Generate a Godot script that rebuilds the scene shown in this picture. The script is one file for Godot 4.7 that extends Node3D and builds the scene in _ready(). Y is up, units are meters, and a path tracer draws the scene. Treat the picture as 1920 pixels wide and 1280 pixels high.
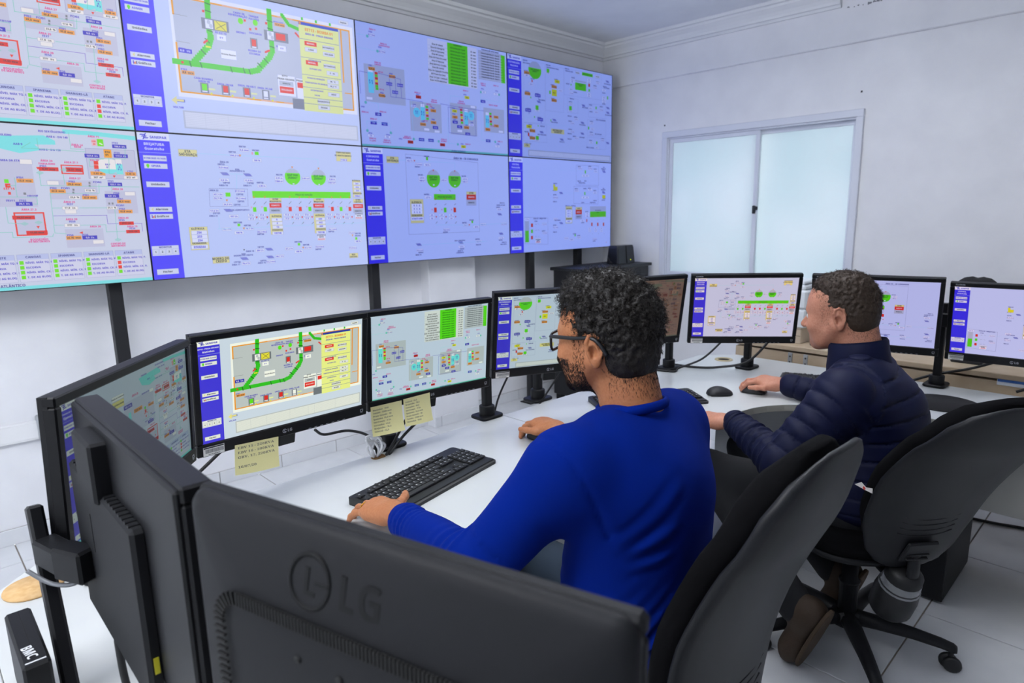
extends Node3D
# A control room: a video wall of eight panels, a U of desks with monitors, two operators at work.

var M := {}

func _ready() -> void:
	# camera
	var cam := Camera3D.new()
	cam.name = "camera"
	add_child(cam)
	cam.transform = Transform3D(Basis(Vector3.UP, -0.7653) * Basis(Vector3.RIGHT, -0.1924) * Basis(Vector3.BACK, -0.0181), Vector3(0.2666, 1.498, 3.5015))
	var lens := CameraAttributesPhysical.new()
	lens.frustum_focal_length = 22.822
	lens.frustum_focus_distance = 1.6
	lens.frustum_near = 0.02
	lens.frustum_far = 60.0
	lens.exposure_aperture = 5.6
	cam.attributes = lens
	cam.current = true
	# daylight outside the frosted window, exposure
	var we := WorldEnvironment.new()
	we.name = "surroundings"
	var env := Environment.new()
	env.background_mode = Environment.BG_COLOR
	env.background_color = Color(0.95, 0.95, 0.945)
	env.background_energy_multiplier = 7.5
	env.tonemap_mode = Environment.TONE_MAPPER_LINEAR
	env.tonemap_exposure = 0.97
	env.sdfgi_enabled = true
	env.ssao_enabled = true
	env.ssil_enabled = true
	we.environment = env
	add_child(we)
	# hanging light panels and the daylight window, all out of the picture
	var cool := Color(0.98, 0.985, 1.0)
	build_light(Vector3(-0.3, CEIL - 0.3, 2.45), Vector2(1.2, 0.4), 2.5, 2.6, cool, "hanging light panel over the unlit end of the desks")
	build_light(Vector3(2.5, CEIL - 0.3, 2.0), Vector2(1.2, 0.4), 0.8, 8.0, cool, "hanging light panel over the middle of the desks")
	build_day_window(3.4, Color(0.95, 0.97, 1.0))
	# the room
	build_room()
	# the screens' pictures
	var pics := paint_screens()
	build_video_wall(pics)
	build_desks()
	build_monitors(pics)
	build_chairs()
	build_desk_things()
	build_background_things()
	build_people()

func paint_screens() -> Dictionary:
	var p := {}
	var im := {"matinhos": screen_matinhos(), "bomba": screen_bomba(), "areas": screen_areas(), "morretes": screen_morretes(), "brejatuba": screen_brejatuba(), "coroados": screen_coroados(), "central": screen_central()}
	var warm := Color(0.97, 0.96, 1.0)
	var blue := Color(0.74, 0.80, 1.0)
	var soft := faded(im.matinhos, 1.33, 0.54, 1.15)
	p.wall_0_0 = screen_material(soft, 0.98, warm)
	p.wall_0_1 = p.wall_0_0
	p.wall_1_0 = screen_material(faded(im.brejatuba, 1.33, 0.53, 1.2), 0.95, Color(0.92, 0.95, 1.1))
	p.wall_1_1 = screen_material(faded(im.bomba, 1.33, 0.53, 1.2), 0.95, Color(0.92, 0.95, 1.1))
	p.wall_2_0 = screen_material(im.coroados, 0.72, Color(0.80, 0.86, 1.15))
	p.wall_2_1 = screen_material(im.areas, 0.68, Color(0.80, 0.86, 1.15))
	p.wall_3_0 = screen_material(im.central, 0.68, Color(0.78, 0.85, 1.18))
	p.wall_3_1 = screen_material(im.morretes, 0.56, Color(0.78, 0.86, 1.2))
	p.desk_1 = screen_material(im.matinhos, 0.27, Color(0.92, 1.0, 0.98))
	p.desk_2 = screen_material(im.bomba, 0.95, Color(0.98, 1.0, 0.96))
	p.desk_3 = screen_material(im.areas, 0.80, Color(0.95, 1.0, 0.98))
	p.desk_4 = screen_material(im.morretes, 0.70, Color(0.95, 1.0, 0.98))
	p.desk_5 = screen_material(faded(im.matinhos, 0.95, 0.7, 0.55), 0.27, Color(1.0, 0.80, 0.68))
	p.desk_6 = screen_material(im.brejatuba, 0.82, Color(1.0, 0.94, 0.98))
	p.desk_7 = screen_material(im.coroados, 0.75, Color(0.95, 0.92, 1.08))
	p.desk_8 = screen_material(im.central, 0.80, Color(0.97, 0.93, 1.06))
	p.desk_9 = screen_material(im.coroados, 0.7, Color(0.95, 0.95, 1.0))
	p.desk_10 = screen_material(im.central, 0.7, Color(0.95, 0.95, 1.0))
	return p

# ---------------------------------------------------------------- names, labels
var used_names := {}

func numbered(called: String) -> String:
	var n: int = used_names.get(called, 0)
	used_names[called] = n + 1
	return called if n == 0 else "%s_%03d" % [called, n]

func tag(o: Node, label: String, category: String, group := "") -> Node:
	o.set_meta("label", label)
	o.set_meta("category", category)
	if group:
		o.set_meta("group", group)
	return o

func thing(called: String, label: String, category: String, at := Vector3.ZERO, turn := 0.0, group := "") -> Node3D:
	var o := Node3D.new()
	o.name = numbered(called)
	add_child(o)
	o.position = at
	o.rotation.y = turn
	tag(o, label, category, group)
	return o

func struct(called: String, st: SurfaceTool, m: Material, parent: Node = null) -> MeshInstance3D:
	var o := obj(called, st, m, parent if parent else self)
	if parent == null:
		o.set_meta("kind", "structure")
	return o

func obj(called: String, st: SurfaceTool, m: Material, parent: Node = null) -> MeshInstance3D:
	st.generate_normals()
	return put(called, st.commit(), m, parent)

func put(called: String, mesh: Mesh, m: Material, parent: Node = null) -> MeshInstance3D:
	var o := MeshInstance3D.new()
	o.mesh = mesh
	o.material_override = m
	if parent == null or parent == self:
		o.name = numbered(called)
		add_child(o)
	else:
		o.name = called
		parent.add_child(o, true)
	return o

# ---------------------------------------------------------------- materials
func col(h: String) -> Color:
	return Color.html(h)

func mat(hex: String, rough := 0.6, metal := 0.0, spec := 0.5) -> StandardMaterial3D:
	var m := StandardMaterial3D.new()
	m.albedo_color = col(hex)
	m.roughness = rough
	m.metallic = metal
	m.metallic_specular = spec
	return m

func noise_tex(freq: float, size := 256, octaves := 3, normal := false, strength := 4.0, sd := 1, lo := Color.BLACK, hi := Color.WHITE) -> NoiseTexture2D:
	var n := FastNoiseLite.new()
	n.seed = sd
	n.frequency = freq
	n.fractal_octaves = octaves
	var t := NoiseTexture2D.new()
	t.width = size
	t.height = size
	t.seamless = true
	t.noise = n
	if normal:
		t.as_normal_map = true
		t.bump_strength = strength
	elif lo != Color.BLACK or hi != Color.WHITE:
		var g := Gradient.new()
		g.set_color(0, lo)
		g.set_color(1, hi)
		t.color_ramp = g
	return t

func triplanar(m: StandardMaterial3D, scale: float, world := false) -> StandardMaterial3D:
	m.uv1_triplanar = true
	m.uv1_world_triplanar = world
	m.uv1_scale = Vector3.ONE * scale
	return m

func bumpy(m: StandardMaterial3D, tex: Texture2D, amount: float) -> StandardMaterial3D:
	m.normal_enabled = true
	m.normal_texture = tex
	m.normal_scale = amount
	return m

# ---------------------------------------------------------------- shapes
func mb(smooth := false) -> SurfaceTool:
	var st := SurfaceTool.new()
	st.begin(Mesh.PRIMITIVE_TRIANGLES)
	st.set_smooth_group(0 if smooth else -1)
	return st

func tri(st: SurfaceTool, a: Vector3, b: Vector3, c: Vector3, out_dir: Vector3) -> void:
	if (b - a).cross(c - a).dot(out_dir) > 0.0:
		var t := b
		b = c
		c = t
	st.add_vertex(a)
	st.add_vertex(b)
	st.add_vertex(c)

func quad(st: SurfaceTool, a: Vector3, b: Vector3, c: Vector3, d: Vector3, out_dir: Vector3) -> void:
	tri(st, a, b, c, out_dir)
	tri(st, a, c, d, out_dir)

func box(st: SurfaceTool, c: Vector3, s: Vector3, bev := 0.0, basis := Basis.IDENTITY) -> void:
	var h := s * 0.5
	if bev <= 0.0:
		for ax in 3:
			for sg in [-1.0, 1.0]:
				var u := (ax + 1) % 3
				var v := (ax + 2) % 3
				var p: Array[Vector3] = []
				for k in [[-1, -1], [1, -1], [1, 1], [-1, 1]]:
					var q := Vector3.ZERO
					q[ax] = sg * h[ax]
					q[u] = k[0] * h[u]
					q[v] = k[1] * h[v]
					p.append(c + basis * q)
				var n := Vector3.ZERO
				n[ax] = sg
				quad(st, p[0], p[1], p[2], p[3], basis * n)
		return
	bev = minf(bev, minf(h.x, minf(h.y, h.z)) * 0.98)
	var V := func(sx: float, sy: float, sz: float, ax: int) -> Vector3:
		var q := Vector3(sx * (h.x - bev), sy * (h.y - bev), sz * (h.z - bev))
		q[ax] = [sx, sy, sz][ax] * h[ax]
		return c + basis * q
	for ax in 3:
		var u := (ax + 1) % 3
		var v := (ax + 2) % 3
		for sg in [-1.0, 1.0]:
			var p: Array[Vector3] = []
			for k in [[-1, -1], [1, -1], [1, 1], [-1, 1]]:
				var q := [0.0, 0.0, 0.0]
				q[ax] = sg
				q[u] = float(k[0])
				q[v] = float(k[1])
				p.append(V.call(q[0], q[1], q[2], ax))
			var n := Vector3.ZERO
			n[ax] = sg
			quad(st, p[0], p[1], p[2], p[3], basis * n)
			for sh in [-1.0, 1.0]:
				var e: Array[Vector3] = []
				for k in [[-1, ax], [1, ax], [1, u], [-1, u]]:
					var q := [0.0, 0.0, 0.0]
					q[ax] = sg
					q[u] = sh
					q[v] = float(k[0])
					e.append(V.call(q[0], q[1], q[2], k[1]))
				var m := Vector3.ZERO
				m[ax] = sg
				m[u] = sh
				quad(st, e[0], e[1], e[2], e[3], basis * m)
	for sx in [-1.0, 1.0]:
		for sy in [-1.0, 1.0]:
			for sz in [-1.0, 1.0]:
				tri(st, V.call(sx, sy, sz, 0), V.call(sx, sy, sz, 1), V.call(sx, sy, sz, 2), basis * Vector3(sx, sy, sz))

func span(st: SurfaceTool, a: Vector3, b: Vector3, bev := 0.0) -> void:
	box(st, (a + b) * 0.5, (b - a).abs(), bev)

# rings of equal length joined into a skin, ends closed
func loft(st: SurfaceTool, rings: Array, cap := true, closed := true) -> void:
	for i in rings.size() - 1:
		var a: PackedVector3Array = rings[i]
		var b: PackedVector3Array = rings[i + 1]
		var n := a.size()
		var ca := Vector3.ZERO
		for p in a:
			ca += p / n
		var cb := Vector3.ZERO
		for p in b:
			cb += p / n
		for j in (n if closed else n - 1):
			var k := (j + 1) % n
			var out_dir := a[j] + a[k] + b[j] + b[k] - 2.0 * (ca + cb)
			quad(st, a[j], a[k], b[k], b[j], out_dir)
	if cap:
		for e in [[rings[0], rings[1]], [rings[-1], rings[-2]]]:
			var r: PackedVector3Array = e[0]
			var o: PackedVector3Array = e[1]
			var c := Vector3.ZERO
			for p in r:
				c += p / r.size()
			var d := Vector3.ZERO
			for p in o:
				d += p / o.size()
			for j in r.size():
				tri(st, c, r[j], r[(j + 1) % r.size()], c - d)

func curve_pts(keys: Array, steps := 6) -> PackedVector3Array:
	var out := PackedVector3Array()
	for i in keys.size() - 1:
		var p0: Vector3 = keys[maxi(i - 1, 0)]
		var p1: Vector3 = keys[i]
		var p2: Vector3 = keys[i + 1]
		var p3: Vector3 = keys[mini(i + 2, keys.size() - 1)]
		for k in steps:
			out.append(p1.cubic_interpolate(p2, p0, p3, float(k) / steps))
	out.append(keys[-1])
	return out

func tube(st: SurfaceTool, pts: PackedVector3Array, r: float, sides := 8, r2 := -1.0, flat := 1.0) -> void:
	var rings := []
	var t0 := (pts[1] - pts[0]).normalized()
	var u := t0.cross(Vector3.UP if absf(t0.y) < 0.9 else Vector3.RIGHT).normalized()
	for i in pts.size():
		var t := (pts[mini(i + 1, pts.size() - 1)] - pts[maxi(i - 1, 0)]).normalized()
		u = (u - t * u.dot(t)).normalized()
		var v := t.cross(u)
		var rr := r if r2 < 0.0 else lerpf(r, r2, float(i) / (pts.size() - 1))
		var ring := PackedVector3Array()
		for k in sides:
			var a := TAU * k / sides
			ring.append(pts[i] + (u * cos(a) + v * sin(a) * flat) * rr)
		rings.append(ring)
	loft(st, rings)

func lathe(st: SurfaceTool, prof: Array, sides: int, xf := Transform3D.IDENTITY) -> void:
	var rings := []
	for p in prof:
		var ring := PackedVector3Array()
		for k in sides:
			var a := TAU * k / sides
			ring.append(xf * Vector3(cos(a) * p.x, p.y, sin(a) * p.x))
		rings.append(ring)
	for i in rings.size() - 1:
		var a: PackedVector3Array = rings[i]
		var b: PackedVector3Array = rings[i + 1]
		var dr: float = prof[i + 1].x - prof[i].x
		var dy: float = prof[i + 1].y - prof[i].y
		for j in sides:
			var k := (j + 1) % sides
			var an := TAU * (j + 0.5) / sides
			var n := xf.basis * Vector3(cos(an) * dy, -dr, sin(an) * dy)
			quad(st, a[j], a[k], b[k], b[j], n)

func rrect(w: float, h: float, r: float, n := 5) -> PackedVector2Array:
	var out := PackedVector2Array()
	for q in 4:
		var cx := (w / 2 - r) * (1 if q == 0 or q == 3 else -1)
		var cy := (h / 2 - r) * (1 if q < 2 else -1)
		for k in n + 1:
			var a := PI / 2 * (q + float(k) / n)
			out.append(Vector2(cx + cos(a) * r, cy + sin(a) * r))
	return out

# a flat outline in x and y given depth from z0 to z1, edges bevelled
func prism(st: SurfaceTool, poly: PackedVector2Array, z0: float, z1: float, xf := Transform3D.IDENTITY, bev := 0.0) -> void:
	var inset := poly
	if bev > 0.0:
		var off := Geometry2D.offset_polygon(poly, -bev)
		inset = PackedVector2Array()
		var c := Vector2.ZERO
		for p in poly:
			c += p / poly.size()
		var n := poly.size()
		var ccw := not Geometry2D.is_polygon_clockwise(poly)
		for i in n:
			var e1 := (poly[i] - poly[(i + n - 1) % n]).normalized()
			var e2 := (poly[(i + 1) % n] - poly[i]).normalized()
			var t := (e1 + e2).normalized()
			var nn := Vector2(-t.y, t.x) if ccw else Vector2(t.y, -t.x)
			inset.append(poly[i] + nn * bev)
	var idx := Geometry2D.triangulate_polygon(inset)
	for f in [[z0, -1.0], [z1, 1.0]]:
		for i in range(0, idx.size(), 3):
			tri(st, xf * Vector3(inset[idx[i]].x, inset[idx[i]].y, f[0]), xf * Vector3(inset[idx[i + 1]].x, inset[idx[i + 1]].y, f[0]), xf * Vector3(inset[idx[i + 2]].x, inset[idx[i + 2]].y, f[0]), xf.basis * Vector3(0, 0, f[1]))
	var levels := [[inset, z0], [poly, z0 + bev], [poly, z1 - bev], [inset, z1]] if bev > 0.0 else [[poly, z0], [poly, z1]]
	var cw := Geometry2D.is_polygon_clockwise(poly)
	for l in levels.size() - 1:
		var a: PackedVector2Array = levels[l][0]
		var b: PackedVector2Array = levels[l + 1][0]
		for i in a.size():
			var k := (i + 1) % a.size()
			var e := poly[k] - poly[i]
			var n2 := Vector2(-e.y, e.x) if cw else Vector2(e.y, -e.x)
			quad(st, xf * Vector3(a[i].x, a[i].y, levels[l][1]), xf * Vector3(a[k].x, a[k].y, levels[l][1]), xf * Vector3(b[k].x, b[k].y, levels[l + 1][1]), xf * Vector3(b[i].x, b[i].y, levels[l + 1][1]), xf.basis * Vector3(n2.x, n2.y, 0))

# a rectangle in the plane of basis x and y with texture coordinates 0..1
func sheet(c: Vector3, w: float, h: float, basis := Basis.IDENTITY) -> SurfaceTool:
	var st := mb()
	var p := [Vector2(-1, 1), Vector2(1, 1), Vector2(1, -1), Vector2(-1, 1), Vector2(1, -1), Vector2(-1, -1)]
	for q in p:
		st.set_uv(Vector2(q.x * 0.5 + 0.5, 0.5 - q.y * 0.5))
		st.add_vertex(c + basis * Vector3(q.x * w / 2, q.y * h / 2, 0))
	return st

func lettering(parent: Node, called: String, words: String, size: float, at: Vector3, basis: Basis, m: Material, depth := 0.0006, bold := false) -> MeshInstance3D:
	var t := TextMesh.new()
	t.text = words
	var f := SystemFont.new()
	f.font_names = PackedStringArray(["Droid Sans"])
	f.font_weight = 700 if bold else 400
	t.font = f
	t.font_size = 16
	t.pixel_size = size / 16.0
	t.depth = depth
	t.curve_step = 3.0
	var o := put(called, t, m, parent)
	o.transform = Transform3D(basis, at)
	return o
# ---------------------------------------------------------------- the pictures that the screens show
var cv: Image
var fonts := {}
var glyphs := {}
const INK := {
	"bg": "d3ddf0", "w": "fbfaf4", "k": "20242c", "n": "2b2f7c", "b": "3b33b8", "B": "2a26b4", "g": "5fe60c", "dg": "0c6a18", "r": "ea2a1c", "R": "d8201c",
	"o": "f08a34", "O": "f29a3c", "or": "f79c1a", "or2": "f07818", "y": "f2ec1e", "Y": "f4e68a", "ye": "ecdf3a", "ye2": "f1f58e", "yl": "eef0a0", "s": "c0c4c8", "sl": "9298c4", "G": "c3c8cb",
	"G2": "30c414", "dk": "125a16", "dgr": "70757c", "p": "f4a0b4", "pk": "f6b8a0", "pk2": "f2c4cc", "cy": "a4e6ea", "cg": "6cd0b8", "C": "74ece8", "m": "e0287c",
	"L": "c6cbe2", "lt": "ebebe6", "lv": "dde2f6", "hb": "bccaf0", "db": "2438a8", "side": "4034e0", "pu": "6a4cc8",
}

func ink(k: String) -> Color:
	return col(INK[k])

func canvas(bg: String) -> void:
	cv = Image.create(1280, 760, false, Image.FORMAT_RGBA8)
	cv.fill(ink(bg))

func rc(x: int, y: int, w: int, h: int, c: String) -> void:
	cv.fill_rect(Rect2i(x, y, w, h), ink(c))

func fr(x: int, y: int, w: int, h: int, c: String, t: int) -> void:
	rc(x, y, w, t, c)
	rc(x, y + h - t, w, t, c)
	rc(x, y, t, h, c)
	rc(x + w - t, y, t, h, c)

func bx(x: int, y: int, w: int, h: int, c: String, words: String, tc: String, size: int) -> void:
	rc(x - w / 2, y - h / 2, w, h, c)
	if c == "w" or c == "lt" or c == "s" or c == "Y":
		fr(x - w / 2, y - h / 2, w, h, "sl", 1)
	if words:
		tx(words, x, y, size, tc)

func el(x: int, y: int, rx: int, ry: int, c: String) -> void:
	elf(x, y, rx, ry, c, 1.0)

# an ellipse filled up to a fraction of its height
func elf(x: int, y: int, rx: int, ry: int, c: String, part: float) -> void:
	for j in range(-ry, ry + 1):
		if j < ry - 2.0 * ry * part:
			continue
		var w := int(rx * sqrt(maxf(0.0, 1.0 - float(j * j) / (ry * ry))))
		rc(x - w, y + j, 2 * w + 1, 1, c)

func pl(p: Array, c: String, w: int) -> void:
	for i in range(0, p.size() - 2, 2):
		var a := Vector2(p[i], p[i + 1])
		var b := Vector2(p[i + 2], p[i + 3])
		var n := maxi(1, int(maxf(absf(b.x - a.x), absf(b.y - a.y)) / maxf(1.0, w * 0.4)))
		for k in n + 1:
			var q := a.lerp(b, float(k) / n)
			rc(int(q.x) - w / 2, int(q.y) - w / 2, maxi(1, w), maxi(1, w), c)

func pg(p: Array, c: String) -> void:
	var poly := PackedVector2Array()
	for i in range(0, p.size(), 2):
		poly.append(Vector2(p[i], p[i + 1]))
	var lo := poly[0]
	var hi := poly[0]
	for q in poly:
		lo = lo.min(q)
		hi = hi.max(q)
	for y in range(int(lo.y), int(hi.y) + 1):
		var xs := []
		for i in poly.size():
			var a := poly[i]
			var b := poly[(i + 1) % poly.size()]
			if (a.y <= y) != (b.y <= y):
				xs.append(a.x + (y - a.y) / (b.y - a.y) * (b.x - a.x))
		xs.sort()
		for i in range(0, xs.size() - 1, 2):
			rc(int(xs[i]), y, int(xs[i + 1] - xs[i]) + 1, 1, c)

func dn(x: int, y: int, c: String) -> void:
	pg([x - 6, y - 5, x + 6, y - 5, x, y + 6], c)

func lf(x: int, y: int, c: String) -> void:
	pg([x + 7, y - 6, x + 7, y + 6, x - 7, y], c)

func slant(x: int, y: int) -> void:
	pg([x - 26, y - 9, x + 10, y - 9, x + 26, y + 9, x - 10, y + 9], "sl")
	pl([x - 20, y - 4, x + 16, y - 4], "b", 2)
	pl([x - 14, y + 2, x + 20, y + 2], "b", 2)

func arrow(x: int, y: int) -> void:
	rc(x - 6, y - 6, 40, 14, "db")
	pg([x - 30, y + 1, x - 6, y - 20, x - 6, y + 22], "Y")
	rc(x - 8, y - 5, 38, 11, "Y")

func logpanel(x: int, y: int, w: int, h: int) -> void:
	rc(x, y, w, h, "s")
	rc(x + 8, y + 8, w - 16, h - 16, "lt")
	for i in int((h - 16) / 9.0):
		rc(x + 8, y + 16 + i * 9, w - 16, 1, "s")
	for f in [0.1, 0.22, 0.4, 0.55, 0.6, 0.78]:
		rc(x + 8 + int((w - 16) * f), y + 8, 1, h - 16, "s")

func font_of(face: String) -> RID:
	if not fonts.has(face):
		var f := SystemFont.new()
		f.font_names = PackedStringArray([face])
		f.font_weight = 600
		fonts[face] = f
	return fonts[face].get_rids()[0]

func glyph(ch: int, size: int, c: Color, face: String) -> Array:
	var key := "%d %d %s %s" % [ch, size, c.to_html(), face]
	if not glyphs.has(key):
		var ts := TextServerManager.get_primary_interface()
		var rid := font_of(face)
		var dim := Vector2i(size, 0)
		var gi := ts.font_get_glyph_index(rid, size, ch, 0)
		ts.font_render_glyph(rid, dim, gi)
		var adv: float = ts.font_get_glyph_advance(rid, size, gi).x
		var r: Rect2 = ts.font_get_glyph_uv_rect(rid, dim, gi)
		var at: Vector2 = ts.font_get_glyph_offset(rid, dim, gi)
		var tex := ts.font_get_glyph_texture_idx(rid, dim, gi)
		var im: Image = null
		if tex >= 0 and r.size.x > 0:
			var src := ts.font_get_texture_image(rid, dim, tex)
			im = Image.create(int(r.size.x), int(r.size.y), false, Image.FORMAT_RGBA8)
			for y in int(r.size.y):
				for x in int(r.size.x):
					var a := src.get_pixel(int(r.position.x) + x, int(r.position.y) + y).a
					im.set_pixel(x, y, Color(c.r, c.g, c.b, minf(1.0, a * 1.25)))
		glyphs[key] = [im, at, adv]
	return glyphs[key]

func text_width(words: String, size: int, face := "Droid Sans") -> float:
	var w := 0.0
	for ch in words:
		w += glyph(ch.unicode_at(0), size, Color.BLACK, face)[2]
	return w

func write(words: String, x: float, y: float, size: int, c: Color, face := "Droid Sans") -> void:
	for ch in words:
		var g := glyph(ch.unicode_at(0), size, c, face)
		if g[0]:
			var im: Image = g[0]
			cv.blend_rect(im, Rect2i(Vector2i.ZERO, im.get_size()), Vector2i(roundi(x + g[1].x), roundi(y + g[1].y)))
		x += g[2]

func tx(words: String, x: int, y: int, size: int, c: String) -> void:
	write(words, x - text_width(words, size) / 2.0, y + size * 0.36, size, ink(c))

func txl(words: String, x: int, y: int, size: int, c: String) -> void:
	write(words, x, y + size * 0.36, size, ink(c))

func sidebar(first: String, second: String, user: String) -> void:
	rc(0, 0, 150, 760, "side")
	rc(0, 0, 150, 38, "w")
	for k in 3:
		pg([16 + k * 8, 8 + k * 8, 38 + k * 7, 8 + k * 8, 33 + k * 7, 13 + k * 8, 11 + k * 8, 13 + k * 8], "B")
	pl([41, 5, 28, 33], "B", 4)
	write("SANEPAR", 58, 28, 18, ink("B"))
	tx(first, 74, 57, 18 if first.length() < 14 else 13, "w")
	tx(second, 74, 80, 18, "w")
	rc(0, 99, 150, 2, "hb")
	bx(72, 128, 110, 28, "lt", "07/08/2025 15:14:05", "b", 11)
	bx(72, 167, 110, 27, "lt", user, "b", 14)
	el(34, 165, 7, 8, "g")
	rc(31, 172, 7, 5, "G2")
	bx(72, 261, 110, 29, "lt", "Unidades", "k", 15)
	bx(71, 390, 110, 27, "lt", "   Alarmes", "k", 15)
	pg([26, 390, 35, 381, 35, 399], "Y")
	bx(71, 427, 110, 27, "lt", "   Gráficos", "k", 15)
	for k in 4:
		rc(24 + k * 5, 419 + (k * 7) % 10, 4, 16 - (k * 7) % 10, ["B", "R", "o", "n"][k])
	rc(6, 582, 130, 52, "lt")
	tx("MONITOR", 71, 589, 13, "n")
	for k in 4:
		bx(23 + k * 32, 614, 28, 30, "lt", str(k + 1), "k", 14)
	bx(70, 721, 106, 30, "lt", "Fechar", "k", 15)
func screen_brejatuba() -> Image:
	canvas("bg")
	sidebar("BREJATUBA", "Guaratuba", "OPERA")
	bx(234,93,94,38,"Y","","k",30)
	tx("ETA",233,85,17,"k")
	tx("SAÍ-GUAÇU",235,101,17,"k")
	bx(1152,68,104,60,"Y","","k",48)
	tx("TEMPO RESTANTE",1150,45,12,"k")
	tx("DE ABASTECIMENTO",1149,63,12,"k")
	bx(1151,88,46,17,"w","71:02 h","b",13)
	pl([278, 94, 977, 92, 975, 138],"cy",2)
	bx(479,94,52,19,"w","180,2 l/s","b",13)
	bx(534,61,52,19,"w","8,8 mca","b",13)
	bx(601,115,52,19,"w","100 %","b",13)
	bx(412,162,52,19,"w","0,0 mca","b",13)
	bx(408,231,52,19,"w","0,0 l/s","b",13)
	bx(543,230,52,19,"w","11,9 l/s","b",13)
	bx(617,259,52,19,"w","3,90 m","b",13)
	bx(723,212,52,19,"w","4,91 m","b",13)
	bx(722,230,52,19,"w","1966 m³","b",13)
	bx(889,210,52,19,"w","3181 m³","b",13)
	bx(1061,211,52,19,"w","5,08 m","b",13)
	bx(1059,232,52,19,"w","1697 m³","b",13)
	bx(488,290,52,19,"w","27,0 mca","b",13)
	bx(368,310,52,19,"w","47,1 l/s","b",13)
	bx(366,331,52,19,"w","52,7 Hz","b",13)
	bx(489,331,52,19,"w","10,2 mca","b",13)
	bx(414,365,52,19,"w","24,5 l/s","b",13)
	bx(339,400,52,19,"w","17,6 l/s","b",13)
	bx(441,432,52,19,"w","197 l/s","b",13)
	bx(397,503,52,19,"w","78,1 l/s","b",13)
	bx(522,503,52,19,"w","78,1 l/s","b",13)
	bx(462,525,52,19,"w","100 %","b",13)
	bx(593,524,52,19,"w","34,2 mca","b",13)
	bx(572,632,52,19,"w","304 l/s","b",13)
	bx(749,631,52,19,"w","47,2 l/s","b",13)
	bx(808,651,52,19,"w","100 %","b",13)
	bx(867,630,52,19,"w","47,2 l/s","b",13)
	bx(947,629,52,19,"w","13,9 mca","b",13)
	bx(687,673,52,19,"w","44,7 l/s","b",13)
	bx(630,702,52,19,"w","13,2 mca","b",13)
	bx(485,703,52,19,"w","78,4 l/s","b",13)
	bx(1043,522,52,19,"w","14,1 mca","b",13)
	bx(1178,550,52,19,"w","71,6 l/s","b",13)
	bx(1216,605,52,19,"w","100 %","b",13)
	bx(1176,647,52,19,"w","77,9 mca","b",13)
	tx("00FT01",526,43,12,"n")
	tx("00FT01",467,76,12,"n")
	tx("00CV01",599,60,12,"n")
	tx("ÁREA 20",417,133,12,"n")
	tx("20PT01",400,146,12,"n")
	tx("RDA",485,171,12,"n")
	tx("AEROPORTO II",484,180,12,"n")
	tx("10PT01",419,247,12,"n")
	tx("ÁREA 10",401,261,12,"n")
	tx("11PT02",551,246,12,"n")
	tx("ÁREA 11",533,260,12,"n")
	tx("00PT05",608,242,12,"n")
	tx("ÁREA 22",348,289,12,"n")
	tx("22PT02",486,310,12,"n")
	tx("22PT01",489,349,12,"n")
	tx("22FT01",466,368,12,"n")
	tx("21FT01",349,415,12,"n")
	tx("ÁREA 21",332,429,12,"n")
	tx("RDA AEROPORTO I",478,398,12,"n")
	tx("00FCV05",460,468,12,"n")
	tx("00FT06",512,486,12,"n")
	tx("00PT04",584,539,12,"n")
	tx("18FT01",578,614,12,"n")
	tx("ÁREA 18",513,635,12,"n")
	tx("RDA",475,649,12,"n")
	tx("MORRO DO CRISTO",474,657,12,"n")
	tx("16PT01",585,695,12,"n")
	tx("ÁREA 16",575,707,12,"n")
	tx("17FT02",435,694,12,"n")
	tx("ÁREA 17",427,708,12,"n")
	tx("00FCV06",809,593,12,"n")
	tx("00FT08",858,613,12,"n")
	tx("00PT07",937,645,12,"n")
	tx("00PT02",1032,537,12,"n")
	tx("06LT01",726,193,12,"n")
	tx("06LT02",1068,193,12,"n")
	tx("00FT09",1220,555,12,"n")
	tx("00CV02",1218,570,12,"n")
	bx(603,76,22,18,"g","","k",14)
	bx(578,77,10,14,"p","","k",11)
	tx("◆",601,93,12,"n")
	slant(415,197)
	slant(541,199)
	slant(414,399)
	slant(627,629)
	slant(478,676)
	slant(629,675)
	pl([445, 196, 514, 197],"cy",2)
	pl([479, 198, 472, 276],"cy",2)
	pl([359, 437, 356, 501, 394, 503],"cy",2)
	pl([323, 279, 532, 278, 526, 376, 318, 376, 323, 279],"n",1)
	el(806,202,48,48,"s")
	elf(806,202,48,48,"g",0.72)
	el(972,202,48,48,"s")
	elf(972,202,48,48,"g",0.63)
	tx("RAP 06A",807,193,17,"dg")
	tx("2500m³",805,209,17,"dg")
	tx("RAP 06B",973,194,17,"dg")
	tx("2500m³",972,209,17,"dg")
	bx(809,244,12,8,"w","","k",6)
	bx(973,245,12,8,"w","","k",6)
	dn(808,147,"o")
	dn(976,148,"o")
	rc(557,289,626,39,"g")
	tx("POÇO DE SUCÇÃO",869,308,13,"dg")
	dn(565,325,"o")
	dn(628,324,"o")
	dn(778,323,"o")
	dn(839,324,"o")
	dn(902,323,"o")
	dn(1051,323,"o")
	dn(1112,322,"o")
	dn(1176,322,"o")
	bx(562,395,19,26,"g","","k",20)
	bx(545,382,8,8,"p","","k",6)
	pl([559, 366, 572, 351],"k",2)
	pl([565, 481, 577, 471],"k",2)
	bx(541,427,42,17,"w","57,6","b",12)
	bx(541,448,42,17,"w","37,8","b",12)
	dn(570,441,"r")
	pl([569, 446, 568, 493],"cy",1)
	bx(624,394,19,26,"g","","k",20)
	bx(606,380,8,8,"p","","k",6)
	pl([620, 364, 634, 350],"k",2)
	pl([627, 481, 639, 471],"k",2)
	bx(602,427,42,17,"w","57,6","b",12)
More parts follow.
